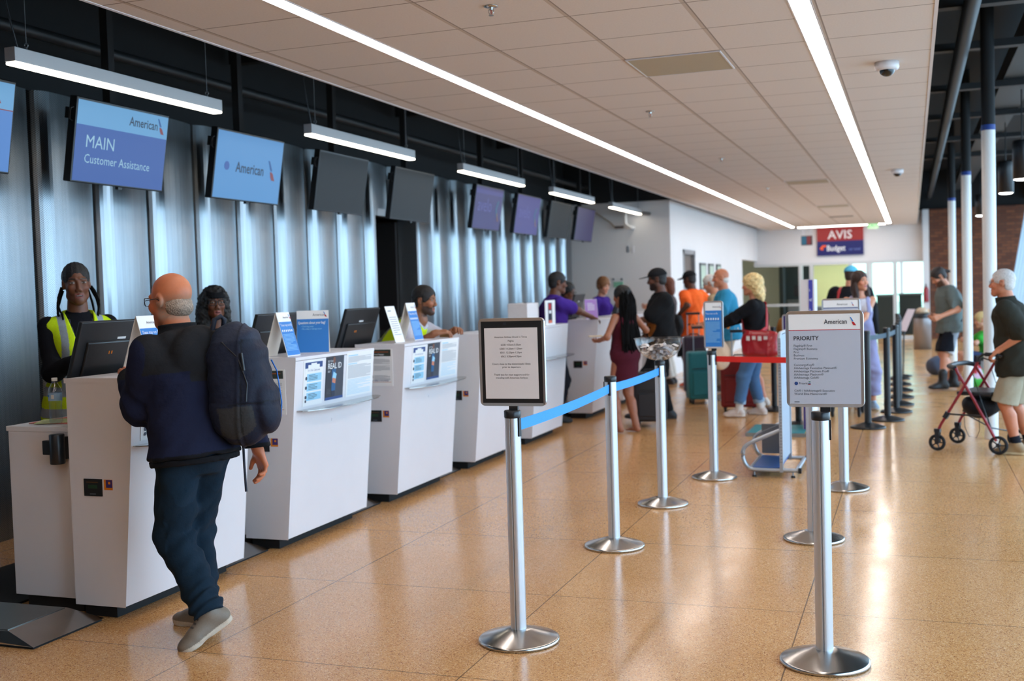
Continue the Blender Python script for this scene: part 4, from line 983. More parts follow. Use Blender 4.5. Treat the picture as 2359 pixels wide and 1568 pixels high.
sign_frame('sign_board', -1.633, 4.53, 0.304, 1.031, 1.412, 'framed black-bordered sign listing airline check-in times on the left post', 'framed signs on belt posts', c_times)
sign_frame('sign_board', -0.330, 4.57, 0.300, 1.031, 1.414, 'large silver framed PRIORITY sign on the nearest right post', 'framed signs on belt posts', c_priority)
sign_frame('sign_board', -0.495, 8.51, 0.270, 1.031, 1.405, 'smaller framed airline sign peeking above the PRIORITY sign', 'framed signs on belt posts', c_sign2)
sign_frame('sign_board', -1.480, 8.82, 0.155, 1.031, 1.405, 'narrow blue framed sign on the post left of the red belt', 'framed signs on belt posts', c_blue)
t = sign_frame('sign_board', -1.18, 12.16, 0.26, 0.85, 1.195, 'dark purple framed sign half hidden behind the PRIORITY sign', 'framed signs on belt posts', lambda b, w, h, y, fw: b.box(-w / 2 + fw, w / 2 - fw, y - 0.0003, y, fw, h - fw, purple_ink))
t2 = post(-1.16, 12.20, 'black belt post under the dark purple sign', gb, bpm, bpm, h=0.84, slots=False)

# clear bowl with paper slips
bowl = thing('clear_bowl', 'clear plastic bowl on top of a belt post', 'bowl', (-1.67, 7.67, 1.014))
R = 0.168
prof = [(0.0, 0.0)] + [(R * math.sin(a), 0.155 * (1 - math.cos(a))) for a in np.linspace(0.12, math.pi / 2 * 0.98, 14)] + [(R + 0.008, 0.156), (R + 0.008, 0.160), (R, 0.160)] + [((R - 0.003) * math.sin(a), 0.155 * (1 - math.cos(a)) + 0.003) for a in np.linspace(math.pi / 2 * 0.98, 0.12, 14)] + [(0, 0.003)]
MB().lathe(prof, m=thin_clear('bowl_plastic'), n=48).build('bowl_shell', parent=bowl, local=True)
MB().cone((0, 0, -0.001), (0, 0, 0.002), 0.03, 0.03, 20, black_plastic).build('mount', parent=bowl, local=True)
rs = random.Random(3); slip = mat('slip_paper', S(240, 230, 226), 0.6); slip2 = mat('slip_paper_printed', S(170, 170, 176), 0.6)
b0 = None
for k in range(72):
    L, w = rs.uniform(0.07, 0.13), rs.uniform(0.018, 0.03); zc = rs.uniform(0.03, 0.120)
    rmax = R * math.sin(math.acos(1 - min(zc, 0.15) / 0.155)) - L / 2 - 0.012
    rad = max(0.004, rmax) * math.sqrt(rs.random()); a = rs.uniform(0, 6.28); th = rs.uniform(0, 3.14); pt = rs.uniform(-0.35, 0.35)
    c = Vector((rad * math.cos(a), rad * math.sin(a), zc)); u = Vector((math.cos(th) * math.cos(pt), math.sin(th) * math.cos(pt), math.sin(pt))); v = Vector((-math.sin(th), math.cos(th), rs.uniform(-0.6, 0.6))).normalized()
    vs = []; nn = u.cross(v)
    for j in range(6):
        s_ = j / 5 - 0.5; q = c + u * L * s_ + nn * (0.010 * math.cos(s_ * 5) - 0.006)
        q = q if True else q
        vs += [q - v * w / 2, q + v * w / 2]
    bb = MB().add([p for p in vs] + [p + nn * 0.0008 for p in vs], [(2 * j, 2 * j + 1, 2 * j + 3, 2 * j + 2) for j in range(5)] + [(12 + 2 * j, 12 + 2 * j + 2, 12 + 2 * j + 3, 12 + 2 * j + 1) for j in range(5)], slip if k % 3 else slip2)
    ob = bb.build('paper_slip', origin=(0, 0, 0)); ob.location = bowl.location
    tag(ob, 'white paper slip lying in the clear bowl', 'paper', 'paper slips in the bowl')

# metal cabin bag sizer
tb = mat('sizer_tube', S(176, 184, 192), 0.35, 0.7); sz = thing('bag_sizer', 'grey tubular metal cabin bag sizer with a blue floor', 'bag sizer', (-1.05, 9.25, 0))
def chaikin(pts, n=2):
    pts = [Vector(p) for p in pts]
    for _ in range(n):
        q = [pts[0]]
        for a, c in zip(pts[:-1], pts[1:]): q += [a * .75 + c * .25, a * .25 + c * .75]
        pts = q + [pts[-1]]
    return pts
def ftube(pts, name, r=0.016): MB().tube(chaikin(pts), r, 10, tb).build(name, parent=sz)
for y, nm in ((8.93, 'near_tube_frame'), (9.60, 'far_tube_frame')):
    pts = [(-0.86, y, 0.055), (-1.19, y, 0.055), (-1.235, y, 0.065), (-1.27, y, 0.10), (-1.29, y, 0.16), (-1.285, y, 0.22), (-1.25, y, 0.26), (-1.14, y, 0.31), (-1.0, y, 0.37)]
    ftube(pts, nm)
ftube([(-0.87, 8.93, 0.055), (-0.87, 9.60, 0.055)], 'cross_tube'); ftube([(-1.23, 8.93, 0.065), (-1.23, 9.60, 0.065)], 'rear_cross_tube')
b = MB(); b.box(-1.0, -0.975, 8.91, 8.95, 0.04, 1.10, tb); b.box(-1.0, -0.975, 9.58, 9.62, 0.04, 1.10, tb); b.tube([(-0.988, 8.93, 1.08), (-0.988, 8.95, 1.12), (-0.988, 9.0, 1.135), (-0.988, 9.53, 1.135), (-0.988, 9.58, 1.12), (-0.988, 9.60, 1.08)], 0.014, 8, tb)
b.build('upright_frame', parent=sz)
MB().box(-0.992, -0.984, 8.95, 9.58, 0.10, 1.12, mat('sizer_panel', S(158, 172, 188), 0.45)).build('back_panel', parent=sz)
MB().box(-1.22, -1.0, 9.585, 9.6, 0.09, 0.34, mat('sizer_side', S(120, 128, 136), 0.5)).build('side_panel', parent=sz)
MB().box(-1.22, -1.0, 8.95, 9.58, 0.06, 0.075, mat('sizer_floor_blue', S(40, 96, 168), 0.4)).build('floor_tray', parent=sz)
b = MB()
for k in range(40): b.box(-1.0015, -1.0, 8.93 if k % 5 else 8.915, 8.948, 0.12 + 0.024 * k, 0.123 + 0.024 * k, ink)
for k in range(40): b.box(-0.992 if k % 5 else -0.998, -0.978, 8.9085, 8.91, 0.12 + 0.024 * k, 0.123 + 0.024 * k, ink)
b.build('ruler_marks', parent=sz)
for x, y in ((-1.2, 8.93), (-0.9, 8.93), (-0.9, 9.6), (-1.2, 9.6)):
    b = MB(); b.cone((x, y, 0.04), (x, y, 0.012), 0.006, n=10, m=grey_alu); b.cone((x, y, 0.0), (x, y, 0.014), 0.018, 0.014, n=14, m=black_rubber); b.build('foot', parent=sz)
for y in (8.93, 9.60): MB().cone((-0.86, y, 0.055), (-0.835, y, 0.055), 0.022, 0.022, 18, black_rubber).build('end_wheel', parent=sz)

# purple and teal bag sizer tower
tw = thing('sizer_tower', 'tall purple and teal bag sizer tower on a flat teal base', 'bag sizer', (-1.2, 11.7, 0))
b = MB(); b.box(-1.60, -0.90, 11.3, 12.0, 0.0, 0.035, mat('tower_edge_grey', S(120, 118, 112), 0.5)); b.build('base', parent=tw)
b = MB(); b.box(-1.58, -0.92, 11.32, 11.98, 0.035, 0.038, teal_ink); b.box(-1.02, -0.92, 11.32, 11.98, 0.038, 0.0385, yellow_ink); b.build('base_print', parent=tw)
MB().box(-1.06, -0.93, 11.62, 11.98, 0.035, 1.56, mat('tower_white', S(212, 204, 204), 0.5)).build('tower_body', parent=tw)
b = MB(); b.box(-0.985, -0.945, 11.615, 11.62, 0.4, 1.555, mat('tower_blue', S(56, 60, 160), 0.5)); b.box(-1.055, -0.99, 11.615, 11.62, 0.04, 0.36, purple_ink); b.box(-0.985, -0.935, 11.612, 11.618, 0.04, 0.38, teal_ink)
for k, s in enumerate(('a', 'vel', 'o', 'bag')): b.text(s, 0.05, (-0.982, 11.612, 1.44 - 0.10 * k), X_, Z_, white_ink, sxx=0.5)
b.build('tower_print', parent=tw)

# ------------------------------------------------------------------ end of the hall
t = thing('rental_sign', 'red and blue AVIS Budget car rental sign on the end wall', 'sign', (-1.756, 30.48, 2.22))
b = MB(); b.box(-2.34, -1.17, 30.44, 30.5, 2.60, 2.945, mat('avis_red', S(200, 30, 32), 0.4, emit=S(200, 40, 40), es=0.30)); b.build('red_half', parent=t)  # both sign halves glow slightly, emission added to brighten their colours
MB().box(-2.34, -1.17, 30.44, 30.5, 2.225, 2.60, mat('budget_blue', S(22, 34, 110), 0.4, emit=S(24, 36, 130), es=0.35)).build('blue_half', parent=t)
b = MB(); b.text('AVIS', 0.31, (-1.756, 30.43, 2.66), X_, Z_, white_ink, 'CENTER', bold=0.004); b.build('avis_lettering', parent=t)
b = MB(); b.text('Budget', 0.21, (-2.10, 30.43, 2.345), X_, Z_, white_ink, bold=0.003, sxx=0.80); b.text('car rental', 0.10, (-1.54, 30.43, 2.345), X_, Z_, mat('faint_print', S(110, 130, 190)), sxx=0.75)
b.prism([(0, 0), (0.08, 0.09), (0.17, 0.09), (0.17, 0.04), (0.1, 0.04), (0.1, -0.04), (0.05, -0.04)], (-2.28, 30.43, 2.41), X_, Z_, Vector((0, -1, 0)), 0.004, mat('orange_mark', S(240, 90, 30)))
b.build('budget_lettering', parent=t)
p = atY(1859, 553, 29.0)
t = thing('hanging_screen', 'small double screen hanging on two rods left of the rental sign', 'screen', (p.x, 29.0, p.z - 0.13))
MB().box(p.x - 0.14, p.x + 0.13, 28.97, 29.03, p.z - 0.13, p.z + 0.11, black_plastic, R=Matrix.Rotation(-0.3, 3, 'Z')).build('housing', parent=t)
b = MB(); b.box(p.x - 0.13, p.x, 28.963, 28.968, p.z - 0.11, p.z + 0.1, sc_teal, R=Matrix.Rotation(-0.3, 3, 'Z'), c=(p.x, 29, p.z)); b.box(p.x + 0.01, p.x + 0.12, 28.963, 28.968, p.z - 0.11, p.z + 0.1, sc_red, R=Matrix.Rotation(-0.3, 3, 'Z'), c=(p.x, 29, p.z)); b.build('display', parent=t)
for dx in (-0.09, 0.08): MB().cone((p.x + dx, 29, p.z + 0.11), (p.x + dx, 29, CH), 0.012, n=8, m=white_lam).build('rod', parent=t)
# framed pictures on the long white wall
for (x0, x1, y0_, y1_), lab in (((1612, 1626, 612, 640), 'left of the three small framed notices on the long white wall'), ((1632, 1644, 606, 640), 'middle of the three small framed notices on the long white wall'), ((1650, 1660, 610, 640), 'right of the three small framed notices on the long white wall')):
    a = atX(x0, y0_, -3.89); c = atX(x1, y1_, -3.89)
    t = thing('framed_notice', lab, 'framed notice', (-3.89, (a.y + c.y) / 2, c.z), 0, 'framed notices on the long white wall')
    MB().box(-3.899, -3.875, a.y, c.y, 1.45, 1.98, black_plastic).build('frame', parent=t, bevel=0.004)
    MB().box(-3.875, -3.873, a.y + 0.06, c.y - 0.06, 1.50, 1.93, mat('green_tint_print', S(176, 196, 176), 0.3)).build('picture', parent=t)
# green sticker sign and two round fixtures on the cross wall, outlets, wall camera
p = atY(1425, 653, 18.98)
tag(MB().box(p.x - 0.09, p.x + 0.08, 18.98, 18.999, p.z - 0.06, p.z + 0.03, mat('mint_print', S(130, 190, 160), 0.5)).build('green_notice'), 'small mint green notice on the white cross wall', 'notice')
for px, lab in ((1413, 'left of two small dark round discs above the mint green notice'), (1432, 'right of two small dark round discs above the mint green notice')):
    p = atY(px, 643, 18.98); tag(MB().cone((p.x, 18.97, p.z), (p.x, 18.999, p.z), 0.018, 0.018, 14, ink_grey).build('wall_disc'), lab, 'disc', 'small dark discs on the cross wall')
for px, lab in ((1446, 'grey cover plate at left on the upper white cross wall'), (1458, 'white cover plate at right on the upper white cross wall')):
    p = atY(px, 574, 18.98); tag(MB().box(p.x - 0.018, p.x + 0.018, 18.985, 18.999, p.z - 0.055, p.z + 0.055, white_lam if px > 1450 else grey_alu).build('cover_plate'), lab, 'cover plate', 'cover plates on the cross wall')
p = atY(1492, 491, 18.9)
t = thing('wall_camera', 'grey security camera mounted high at the corner of the white cross wall', 'security camera', (p.x, 18.9, p.z))
MB().cone((p.x - 0.08, 18.84, p.z), (p.x + 0.06, 18.84, p.z - 0.02), 0.035, 0.028, 16, grey_alu).build('camera_body', parent=t); MB().cone((p.x, 18.84, p.z), (p.x, 18.999, p.z + 0.01), 0.014, n=8, m=grey_alu).build('bracket', parent=t)
MB().cone((p.x + 0.06, 18.84, p.z - 0.02), (p.x + 0.062, 18.84, p.z - 0.021), 0.024, 0.024, 12, black_plastic).build('camera_lens', parent=t)
t = thing('white_drain_pipe', 'white bent pipe with a brass valve high on the white cross wall', 'pipe', (-4.45, 18.85, 2.6))
p1, p2, p3 = atY(1440, 500, 18.85), atY(1441, 515, 18.85), atY(1455, 523, 18.85)
MB().tube([atY(1440, 480, 18.85), p1, p2, (p2 + p3) / 2 - Z_ * 0.02, p3, p3 + Y_ * 0.15], 0.028, 12, white_card).build('bent_pipe', parent=t)
MB().tube([atY(1372, 490, 18.93), atY(1405, 512, 18.93), atY(1418, 525, 18.93)], 0.008, 8, mat('brass_tube', S(150, 130, 90), 0.4, 0.5)).build('thin_tube', parent=t)
p4 = atY(1420, 524, 18.9); MB().tube([p4 - X_ * 0.02, p4 + X_ * 0.13], 0.025, 12, steel).build('valve', parent=t)
# ------------------------------------------------------------------ people: implicit surfaces meshed with surface nets
F32 = np.float32
def smin(a, b, k):
    h = np.clip(0.5 + 0.5 * (b - a) / k, 0, 1); return b + (a - b) * h - k * h * (1 - h)
def smax(a, b, k): return -smin(-a, -b, k)
def rc(P, a, b, ra, rb):
    a, b = np.asarray(a, F32), np.asarray(b, F32); ba = b - a; L = float(ba @ ba) + 1e-9
    pa = P - a; h = np.clip((pa @ ba) / L, 0, 1)
    return np.linalg.norm(pa - h[:, None] * ba, axis=1) - (ra + (rb - ra) * h)
def el(P, c, r):
    q = (P - np.asarray(c, F32)) / np.asarray(r, F32); k0 = np.linalg.norm(q, axis=1); k1 = np.linalg.norm(q / np.asarray(r, F32), axis=1) + 1e-6
    return k0 * (k0 - 1) / k1
def sph(P, c, r): return np.linalg.norm(P - np.asarray(c, F32), axis=1) - r
def wob(P, f, ph=0.0):
    x, y, z = P[:, 0] * f, P[:, 1] * f, P[:, 2] * f
    return (np.sin(x + 1.7 * np.sin(y * 0.7 + ph) + ph) * np.sin(z * 1.1 + 1.3 * np.sin(x * 0.8 + ph)) + 0.5 * np.sin(2.1 * y + 1.4 * z + ph * 2) * np.sin(1.9 * x - 1.2 * z)) / 1.5
def nets(fn, lo, hi, h):
    lo = np.asarray(lo, float) - 2 * h; hi = np.asarray(hi, float) + 2 * h
    n = np.maximum(4, np.ceil((hi - lo) / h).astype(int) + 1)
    ax = [np.arange(n[i]) * h + lo[i] for i in range(3)]
    f = np.empty(tuple(n), F32)
    step = max(1, int(400000 / (n[1] * n[2])))
    for i in range(0, n[0], step):
        G = np.stack(np.meshgrid(ax[0][i:i + step], ax[1], ax[2], indexing='ij'), -1).reshape(-1, 3).astype(F32)
        f[i:i + step] = fn(G).reshape(-1, n[1], n[2])
    f = np.pad(f[1:-1, 1:-1, 1:-1], 1, constant_values=1.0)
    ins = f < 0
    cs = [(0, 0, 0), (1, 0, 0), (0, 1, 0), (1, 1, 0), (0, 0, 1), (1, 0, 1), (0, 1, 1), (1, 1, 1)]
    m = n - 1
    sub = lambda A, c: A[c[0]:c[0] + m[0], c[1]:c[1] + m[1], c[2]:c[2] + m[2]]
    cnt = sum(sub(ins, c).astype(np.int8) for c in cs)
    act = (cnt > 0) & (cnt < 8); idx = np.argwhere(act)
    if len(idx) == 0: return np.zeros((0, 3)), np.zeros((0, 4), int)
    fv = np.stack([f[idx[:, 0] + c[0], idx[:, 1] + c[1], idx[:, 2] + c[2]] for c in cs], 1)
    acc = np.zeros((len(idx), 3)); w = np.zeros(len(idx)); C = np.array(cs, float)
    for a in range(8):
        for b in range(a + 1, 8):
            if abs(C[a] - C[b]).sum() != 1: continue
            s = (fv[:, a] < 0) != (fv[:, b] < 0)
            t = np.where(s, fv[:, a] / (fv[:, a] - fv[:, b] + 1e-12), 0)
            acc += np.where(s[:, None], C[a] + (C[b] - C[a]) * t[:, None], 0); w += s
    V = (idx + acc / w[:, None]) * h + lo
    num = -np.ones(tuple(m), int); num[tuple(idx.T)] = np.arange(len(idx))
    Q = []
    for d in range(3):
        e = [0, 0, 0]; e[d] = 1
        A = ins[1:-1, 1:-1, 1:-1] if False else ins
        i0 = A[:n[0] - e[0], :n[1] - e[1], :n[2] - e[2]]; i1 = A[e[0]:, e[1]:, e[2]:]
        ch = np.argwhere(i0 != i1)
        u, v = (d + 1) % 3, (d + 2) % 3
        ch = ch[(ch[:, u] > 0) & (ch[:, v] > 0) & (ch[:, u] < m[u]) & (ch[:, v] < m[v])]
        def cell(du, dv):
            c = ch.copy(); c[:, u] -= du; c[:, v] -= dv; return num[c[:, 0], c[:, 1], c[:, 2]]
        q = np.stack([cell(1, 1), cell(0, 1), cell(0, 0), cell(1, 0)], 1)
        fl_ = i0[ch[:, 0], ch[:, 1], ch[:, 2]]
        q[~fl_] = q[~fl_][:, ::-1]
        Q.append(q[(q >= 0).all(1)])
    return V, np.concatenate(Q)
def mesh_obj(name, pieces, material, parent, colfn=None):
    V, Q, n = [], [], 0
    for v, q in pieces:
        if len(v) == 0: continue
        V.append(v); Q.append(q + n); n += len(v)
    V = np.concatenate(V); Q = np.concatenate(Q)
    me = bpy.data.meshes.new(name)
    me.vertices.add(len(V)); me.vertices.foreach_set('co', V.astype(F32).ravel())
    me.loops.add(Q.size); me.loops.foreach_set('vertex_index', Q.astype(np.int32).ravel())
    me.polygons.add(len(Q)); me.polygons.foreach_set('loop_start', np.arange(0, Q.size, 4, dtype=np.int32)); 
    try: me.polygons.foreach_set('loop_total', np.full(len(Q), 4, dtype=np.int32))
    except Exception: pass
    me.update(calc_edges=True); me.validate()
    me.polygons.foreach_set('use_smooth', np.ones(len(me.polygons), bool))
    me.materials.append(material)
    if colfn is not None:
        c = colfn(V.astype(F32)) if callable(colfn) else np.tile(np.array(colfn, F32), (len(V), 1))
        a = me.attributes.new('Col', 'FLOAT_COLOR', 'POINT'); a.data.foreach_set('color', np.concatenate([c, np.ones((len(c), 1))], 1).astype(F32).ravel())
    return link(name, me, parent)
def NR(a, ax):
    return np.array(Matrix.Rotation(a, 3, ax), dtype=float)
def v3(*a): return np.array(a, dtype=float)
def ik(S_, W_, L1, L2, hint):
    d = W_ - S_; D = np.linalg.norm(d); D2 = min(D, L1 + L2 - 0.004); u = d / max(D, 1e-6); W2 = S_ + u * D2
    a = (L1 ** 2 - L2 ** 2 + D2 ** 2) / (2 * D2); hh = math.sqrt(max(0, L1 ** 2 - a ** 2))
    hp = hint - (hint @ u) * u; hp /= np.linalg.norm(hp) + 1e-9
    return S_ + u * a + hp * hh, W2

ZS = np.array([-.14, -.06, 0, .08, .18, .28, .38, .44, .475, .505, .56])
PM = (np.array([.10, .16, .170, .162, .152, .163, .180, .170, .125, .068, .054]), np.array([.07, .112, .120, .113, .108, .118, .120, .104, .082, .060, .052]))
PF = (np.array([.10, .168, .176, .158, .132, .142, .156, .148, .105, .055, .046]), np.array([.07, .115, .122, .108, .094, .106, .110, .094, .074, .052, .046]))
CYS = np.array([0, -.012, -.012, .0, .006, .002, -.006, -.012, -.016, -.016, -.008])

class Person:
    def __init__(s, label, loc, facing, h=1.75, female=False, fat=0.0, skin=(0.4, 0.2, 0.12), pose=None, vox=0.012, group=None):
        s.p = p = dict(lean=0, twist=0, side=0, pel=(0, 0, 0), head=(0, 0, 0), slouch=0); p.update(pose or {})
        s.root = thing('person', label, 'person', loc, math.radians(facing) - math.pi / 2, group)
        s.h, s.s, s.f, s.skin, s.vox = h, h / 1.75, female, skin, vox
        s.hs = 0.45 + 0.55 * s.s; sc = s.s
        s.pel = v3(0, 0, 0.93 * sc) + np.array(p['pel'], float)
        s.Rt = NR(-p['lean'], 'X') @ NR(p['side'], 'Y') @ NR(p['twist'], 'Z')
        A, B = PF if female else PM; s.A, s.B, s.CY = A.copy(), B.copy(), CYS.copy()
        g = np.interp(ZS, [-.14, 0, .12, .25, .4, .5], [.4, .8, 1, .9, .45, 0]) * fat
        s.A += g * 0.6; s.B += g; s.CY = s.CY + g * 0.35; 
        s.CY = s.CY + np.interp(ZS, [0, .25, .5], [0, -0.5 * p['slouch'], p['slouch']])
        sw = (0.158 if female else 0.178) + fat * 0.2
        s.sh = [s.T(v3(e * sw, p['slouch'] * 0.8 - 0.012, .435)) for e in (-1, 1)]
        s.piv = s.T(v3(0, -0.008 + p['slouch'] * 1.1, .565))
        hy, hp_, hr = p['head']
        s.Rh = NR(hy, 'Z') @ NR(-hp_, 'X') @ NR(hr, 'Y')
        s.hc = s.piv + s.Rh @ v3(0, 0.022, 0.112) * s.hs + v3(0, 0, 0)
        s.arm = []
        for i, e in enumerate((-1, 1)):
            a = p.get('armL' if i == 0 else 'armR', None)
            if a is None: a = (s.sh[i] + v3(e * 0.09, 0.03, -0.52) * sc, v3(e * 0.5, -1, 0))
            w, hint = np.array(a[0], float), np.array(a[1], float)
            E_, W_ = ik(s.sh[i], w, 0.285 * sc, 0.255 * sc, hint)
            s.arm.append((s.sh[i], E_, W_))
        s.leg = []
        for i, e in enumerate((-1, 1)):
            a = p.get('legL' if i == 0 else 'legR', None)
            hip = s.pel + v3(e * 0.092 * sc, -0.005, -0.03 * sc)
            ank = np.array(a[0], float) if a is not None else v3(e * 0.10, 0.0 - 0.02, 0.075)
            K, A_ = ik(hip, ank, 0.43 * sc, 0.415 * sc, np.array(a[1] if a is not None and len(a) > 1 else (0, 1, 0), float))
            s.leg.append((hip, K, A_))
    def T(s, q): return s.pel + s.Rt @ (q * s.s)
    def tq(s, P): return ((P - s.pel.astype(F32)) @ s.Rt.astype(F32)) / F32(s.s)
    def hq(s, P): return ((P - s.hc.astype(F32)) @ s.Rh.astype(F32)) / F32(s.hs)
    def torso(s, P, t=0.0, hold=None, ext=None, zmin=-.14, zmax=.56):
        q = s.tq(P); z = q[:, 2]
        A, B = s.A + t, s.B + t
        if hold is not None:
            m = ZS < 0.0; A = A.copy(); B = B.copy(); A[m] = A[2] + hold; B[m] = B[2] + hold
        a = np.interp(z, ZS, A).astype(F32); b = np.interp(z, ZS, B).astype(F32); c = np.interp(z, ZS, s.CY).astype(F32)
        k = np.sqrt((q[:, 0] / a) ** 2 + ((q[:, 1] - c) / b) ** 2)
        d = (k - 1) * np.minimum(a, b) * 0.9
        if s.f:
            for e in (-1, 1): d = smin(d, sph(q, (e * 0.065, 0.085, 0.325), 0.055 + t), 0.04)
        d = smax(d, np.maximum(z - zmax, zmin - z), 0.02)
        return d * s.s
    def armd(s, P, i, u1=2.0, t=0.0, loose=0.0, r=(.050, .040, .0265)):
        """u1: how far down the arm, 1 = elbow, 2 = wrist"""
        a, b, c = s.arm[i]; S_, sc = s, s.s
        r = [x * sc * (0.88 if s.f else 1.0) + t for x in r]
        e1 = a + (b - a) * min(1, u1); d = rc(P, a, e1, r[0] + loose * .5, (r[0] + (r[1] - r[0]) * min(1, u1)) + loose)
        if u1 > 1:
            e2 = b + (c - b) * (u1 - 1); m_ = b + (c - b) * min(0.35, u1 - 1)
            d = smin(d, rc(P, b, e2, r[1] * 1.0 + loose, (r[1] + (r[2] - r[1]) * (u1 - 1)) + loose * .7), 0.03)
        return d
    def legd(s, P, i, u1=2.0, t=0.0, loose=0.0, r=(.088, .056, .040)):
        a, b, c = s.leg[i]; sc = s.s
        r = [x * sc + t for x in r]
        e1 = a + (b - a) * min(1, u1); d = rc(P, a, e1, r[0], (r[0] + (r[1] - r[0]) * min(1, u1)) + loose)
        if u1 > 1:
            e2 = b + (c - b) * (u1 - 1)
            d = smin(d, rc(P, b, e2, r[1] + loose, (r[1] + (r[2] - r[1]) * (u1 - 1)) + loose), 0.04)
            if loose < 0.012:
                cf = b + (c - b) * 0.3 - s.Rz3(0.018); d = smin(d, rc(P, cf, b + (c - b) * 0.55 - s.Rz3(0.008), .052 * sc + t, .042 * sc + t), 0.03)
        return d
    def Rz3(s, y): return v3(0, y, 0)
    def headd(s, P, fine=True):
        q = s.hq(P); fw = 0.93 if s.f else 1.0
        d = el(q, (0, -.014, .030), (.075 * fw, .096, .086))
        d = smin(d, el(q, (0, .022, -.040), (.058 * fw, .070, .068)), .035)
        d = smin(d, sph(q, (0, .068, -.098 + .006 * s.f), .020 * fw - .003 * s.f), .03)
        d = smin(d, rc(q, (-.042 * fw, .01, -.075), (0, .066, -.098), .020, .018), .03)
        d = smin(d, rc(q, (.042 * fw, .01, -.075), (0, .066, -.098), .020, .018), .03)
        for e in (-1, 1):
            d = smin(d, sph(q, (e * .040 * fw, .066, -.026), .020), .025)
            d = smin(d, rc(q, (e * .012, .086, .026), (e * .045, .070, .022), .010 - .004 * s.f, .009 - .004 * s.f), .014)
            d = smax(d, -sph(q, (e * .032, .101, .004), .017 - .0025 * s.f), .010)
            d = smin(d, sph(q, (e * .031, .0745, .004), .0145), .003)
            d = smin(d, rc(q, (e * .017, .089, -.002), (e * .046, .079, -.001), .0028, .002), .004) if False else d
            d = smin(d, sph(q, (e * (.0125 - .002 * s.f), .097, -.040), .0085 - .0015 * s.f), .008)
            ear = el(q, (e * .074 * fw, -.010, -.004), (.011, .019, .031)); ear = smax(ear, -sph(q, (e * .086 * fw, -.004, .0), .013), .005)
            d = smin(d, ear, .008)
        d = smin(d, rc(q, (0, .084, .012), (0, .106 - .003 * s.f, -.030), .008 - .001 * s.f, .0115 - .002 * s.f), .012)
        d = smin(d, rc(q, (-.019, .082, -.0655), (.019, .082, -.0655), .0075, .0075), .008)
        d = smin(d, rc(q, (0, .090, -.064), (0, .088, -.066), .0085, .008), .008)
        d = smin(d, rc(q, (-.017, .081, -.0765), (.017, .081, -.0765), .0078, .0078), .007)
        mo = getattr(s, 'mouth', 0)
        d = smax(d, -el(q, (0, .100, -.0708), (.022, .014, .0016 + mo)), .003)
        return d * s.hs
    def neckd(s, P):
        a = s.T(v3(0, -.010 + s.p['slouch'] * .9, .46)); b = s.hc + s.Rh @ v3(0, -.018, -.045) * s.hs; r = .048 if s.f else .058
        return rc(P, a, b, r * 1.12 * s.s, r * s.s)
    def skin_col(s, P, lips=None, beard=None, brow=(.02, .015, .012)):
        q = s.hq(P); n = len(P); c = np.tile(np.array(s.skin, F32), (n, 1))
        hd = (np.abs(q[:, 0]) < .1) & (np.abs(q[:, 1]) < .14) & (np.abs(q[:, 2]) < .14)
        x, y, z = q[:, 0], q[:, 1], q[:, 2]; ax = np.abs(x)
        warm = np.exp(-(((ax - .045) / .02) ** 2 + ((z + .03) / .02) ** 2)) * (y > .04) * hd
        c *= (1 + np.stack([.18 * warm, -.05 * warm, -.05 * warm], 1)).astype(F32)
        L = hd & (y > .075) & (ax < .024 - .25 * np.abs(z + .071)) & (z > -.084) & (z < -.0575)
        lc = np.array(lips if lips else (s.skin[0] * 1.0, s.skin[1] * .62, s.skin[2] * .62), F32); c[L] = lc
        M = hd & (y > .07) & (ax < .020) & (np.abs(z + .0708) < .0022 + getattr(s, 'mouth', 0)); c[M] = lc * .25
        if getattr(s, 'mouth', 0): 
            M2 = M & (z > -.0708) & (ax < .014); c[M2] = (.55, .5, .45)
        if beard is not None:
            bc, style = beard
            if style == 'full':
                f = np.clip((-.040 - z + .012 * wob(q, 70, 2) * .3) / .012, 0, 1) * np.clip((y - .0) / .02, 0, 1) * (z > -.135); f = np.maximum(f, np.clip(1 - np.abs(y - .012) / .014, 0, 1) * (z < .0) * (ax > .05)); f = f * hd * (~L) * ~((ax < .012) & (z > -.095) & (z < -.083)) * .86
                f = f * (1 - .9 * ((ax > .022) & (ax < .05) & (z > -.056)))
                c = c * (1 - f[:, None]) + np.array(bc, F32) * f[:, None]; m = np.zeros(n, bool)
            elif style == 'moustache': m = hd & (y > .08) & (ax < .03) & (z > -.062) & (z < -.047)
            else: m = hd & (y > .03) & (z < -.045) & ~L & (ax < .04)
            c[m] = np.array(bc, F32)
        ex = (ax - .0315); ey = (z - .004)
        E = hd & (y > .073) & ((ex / .0130) ** 2 + (ey / .0046) ** 2 < 1)
        if getattr(s, 'eyes', True):
            c[E] = (.30, .27, .24); I = E & (ex ** 2 + ey ** 2 < .0062 ** 2); c[I] = (.03, .02, .015)
        lid = hd & (y > .07) & (np.abs(ex) < .015) & (np.abs(z - .0105 + 12 * ex ** 2) < .0018); c[lid] = c[lid] * .35
        bw = hd & (y > .055) & (np.abs(ex - .001) < .019) & (np.abs(z - .0265 + 6 * (ex - .004) ** 2) < .0032); c[bw] = np.array(brow, F32)
        if getattr(s, 'ringc', None) is not None:
            f = np.clip((.030 - z + .35 * (y + .02) * (y > -.02) * -1) / .05, 0, 1) * np.clip((.030 - y) / .02, 0, 1) * np.clip((z + .10) / .02, 0, 1) * hd * .62
            f = f * (1 + .35 * wob(q, 330, 1)); c = c * (1 - f[:, None]) + np.array(s.ringc, F32) * f[:, None]
        N = hd & (y > .09) & (((ax - .007) / .0032) ** 2 + ((z + .0475) / .0022) ** 2 < 1) & (z < -.043); c[N] = c[N] * .3
        return c
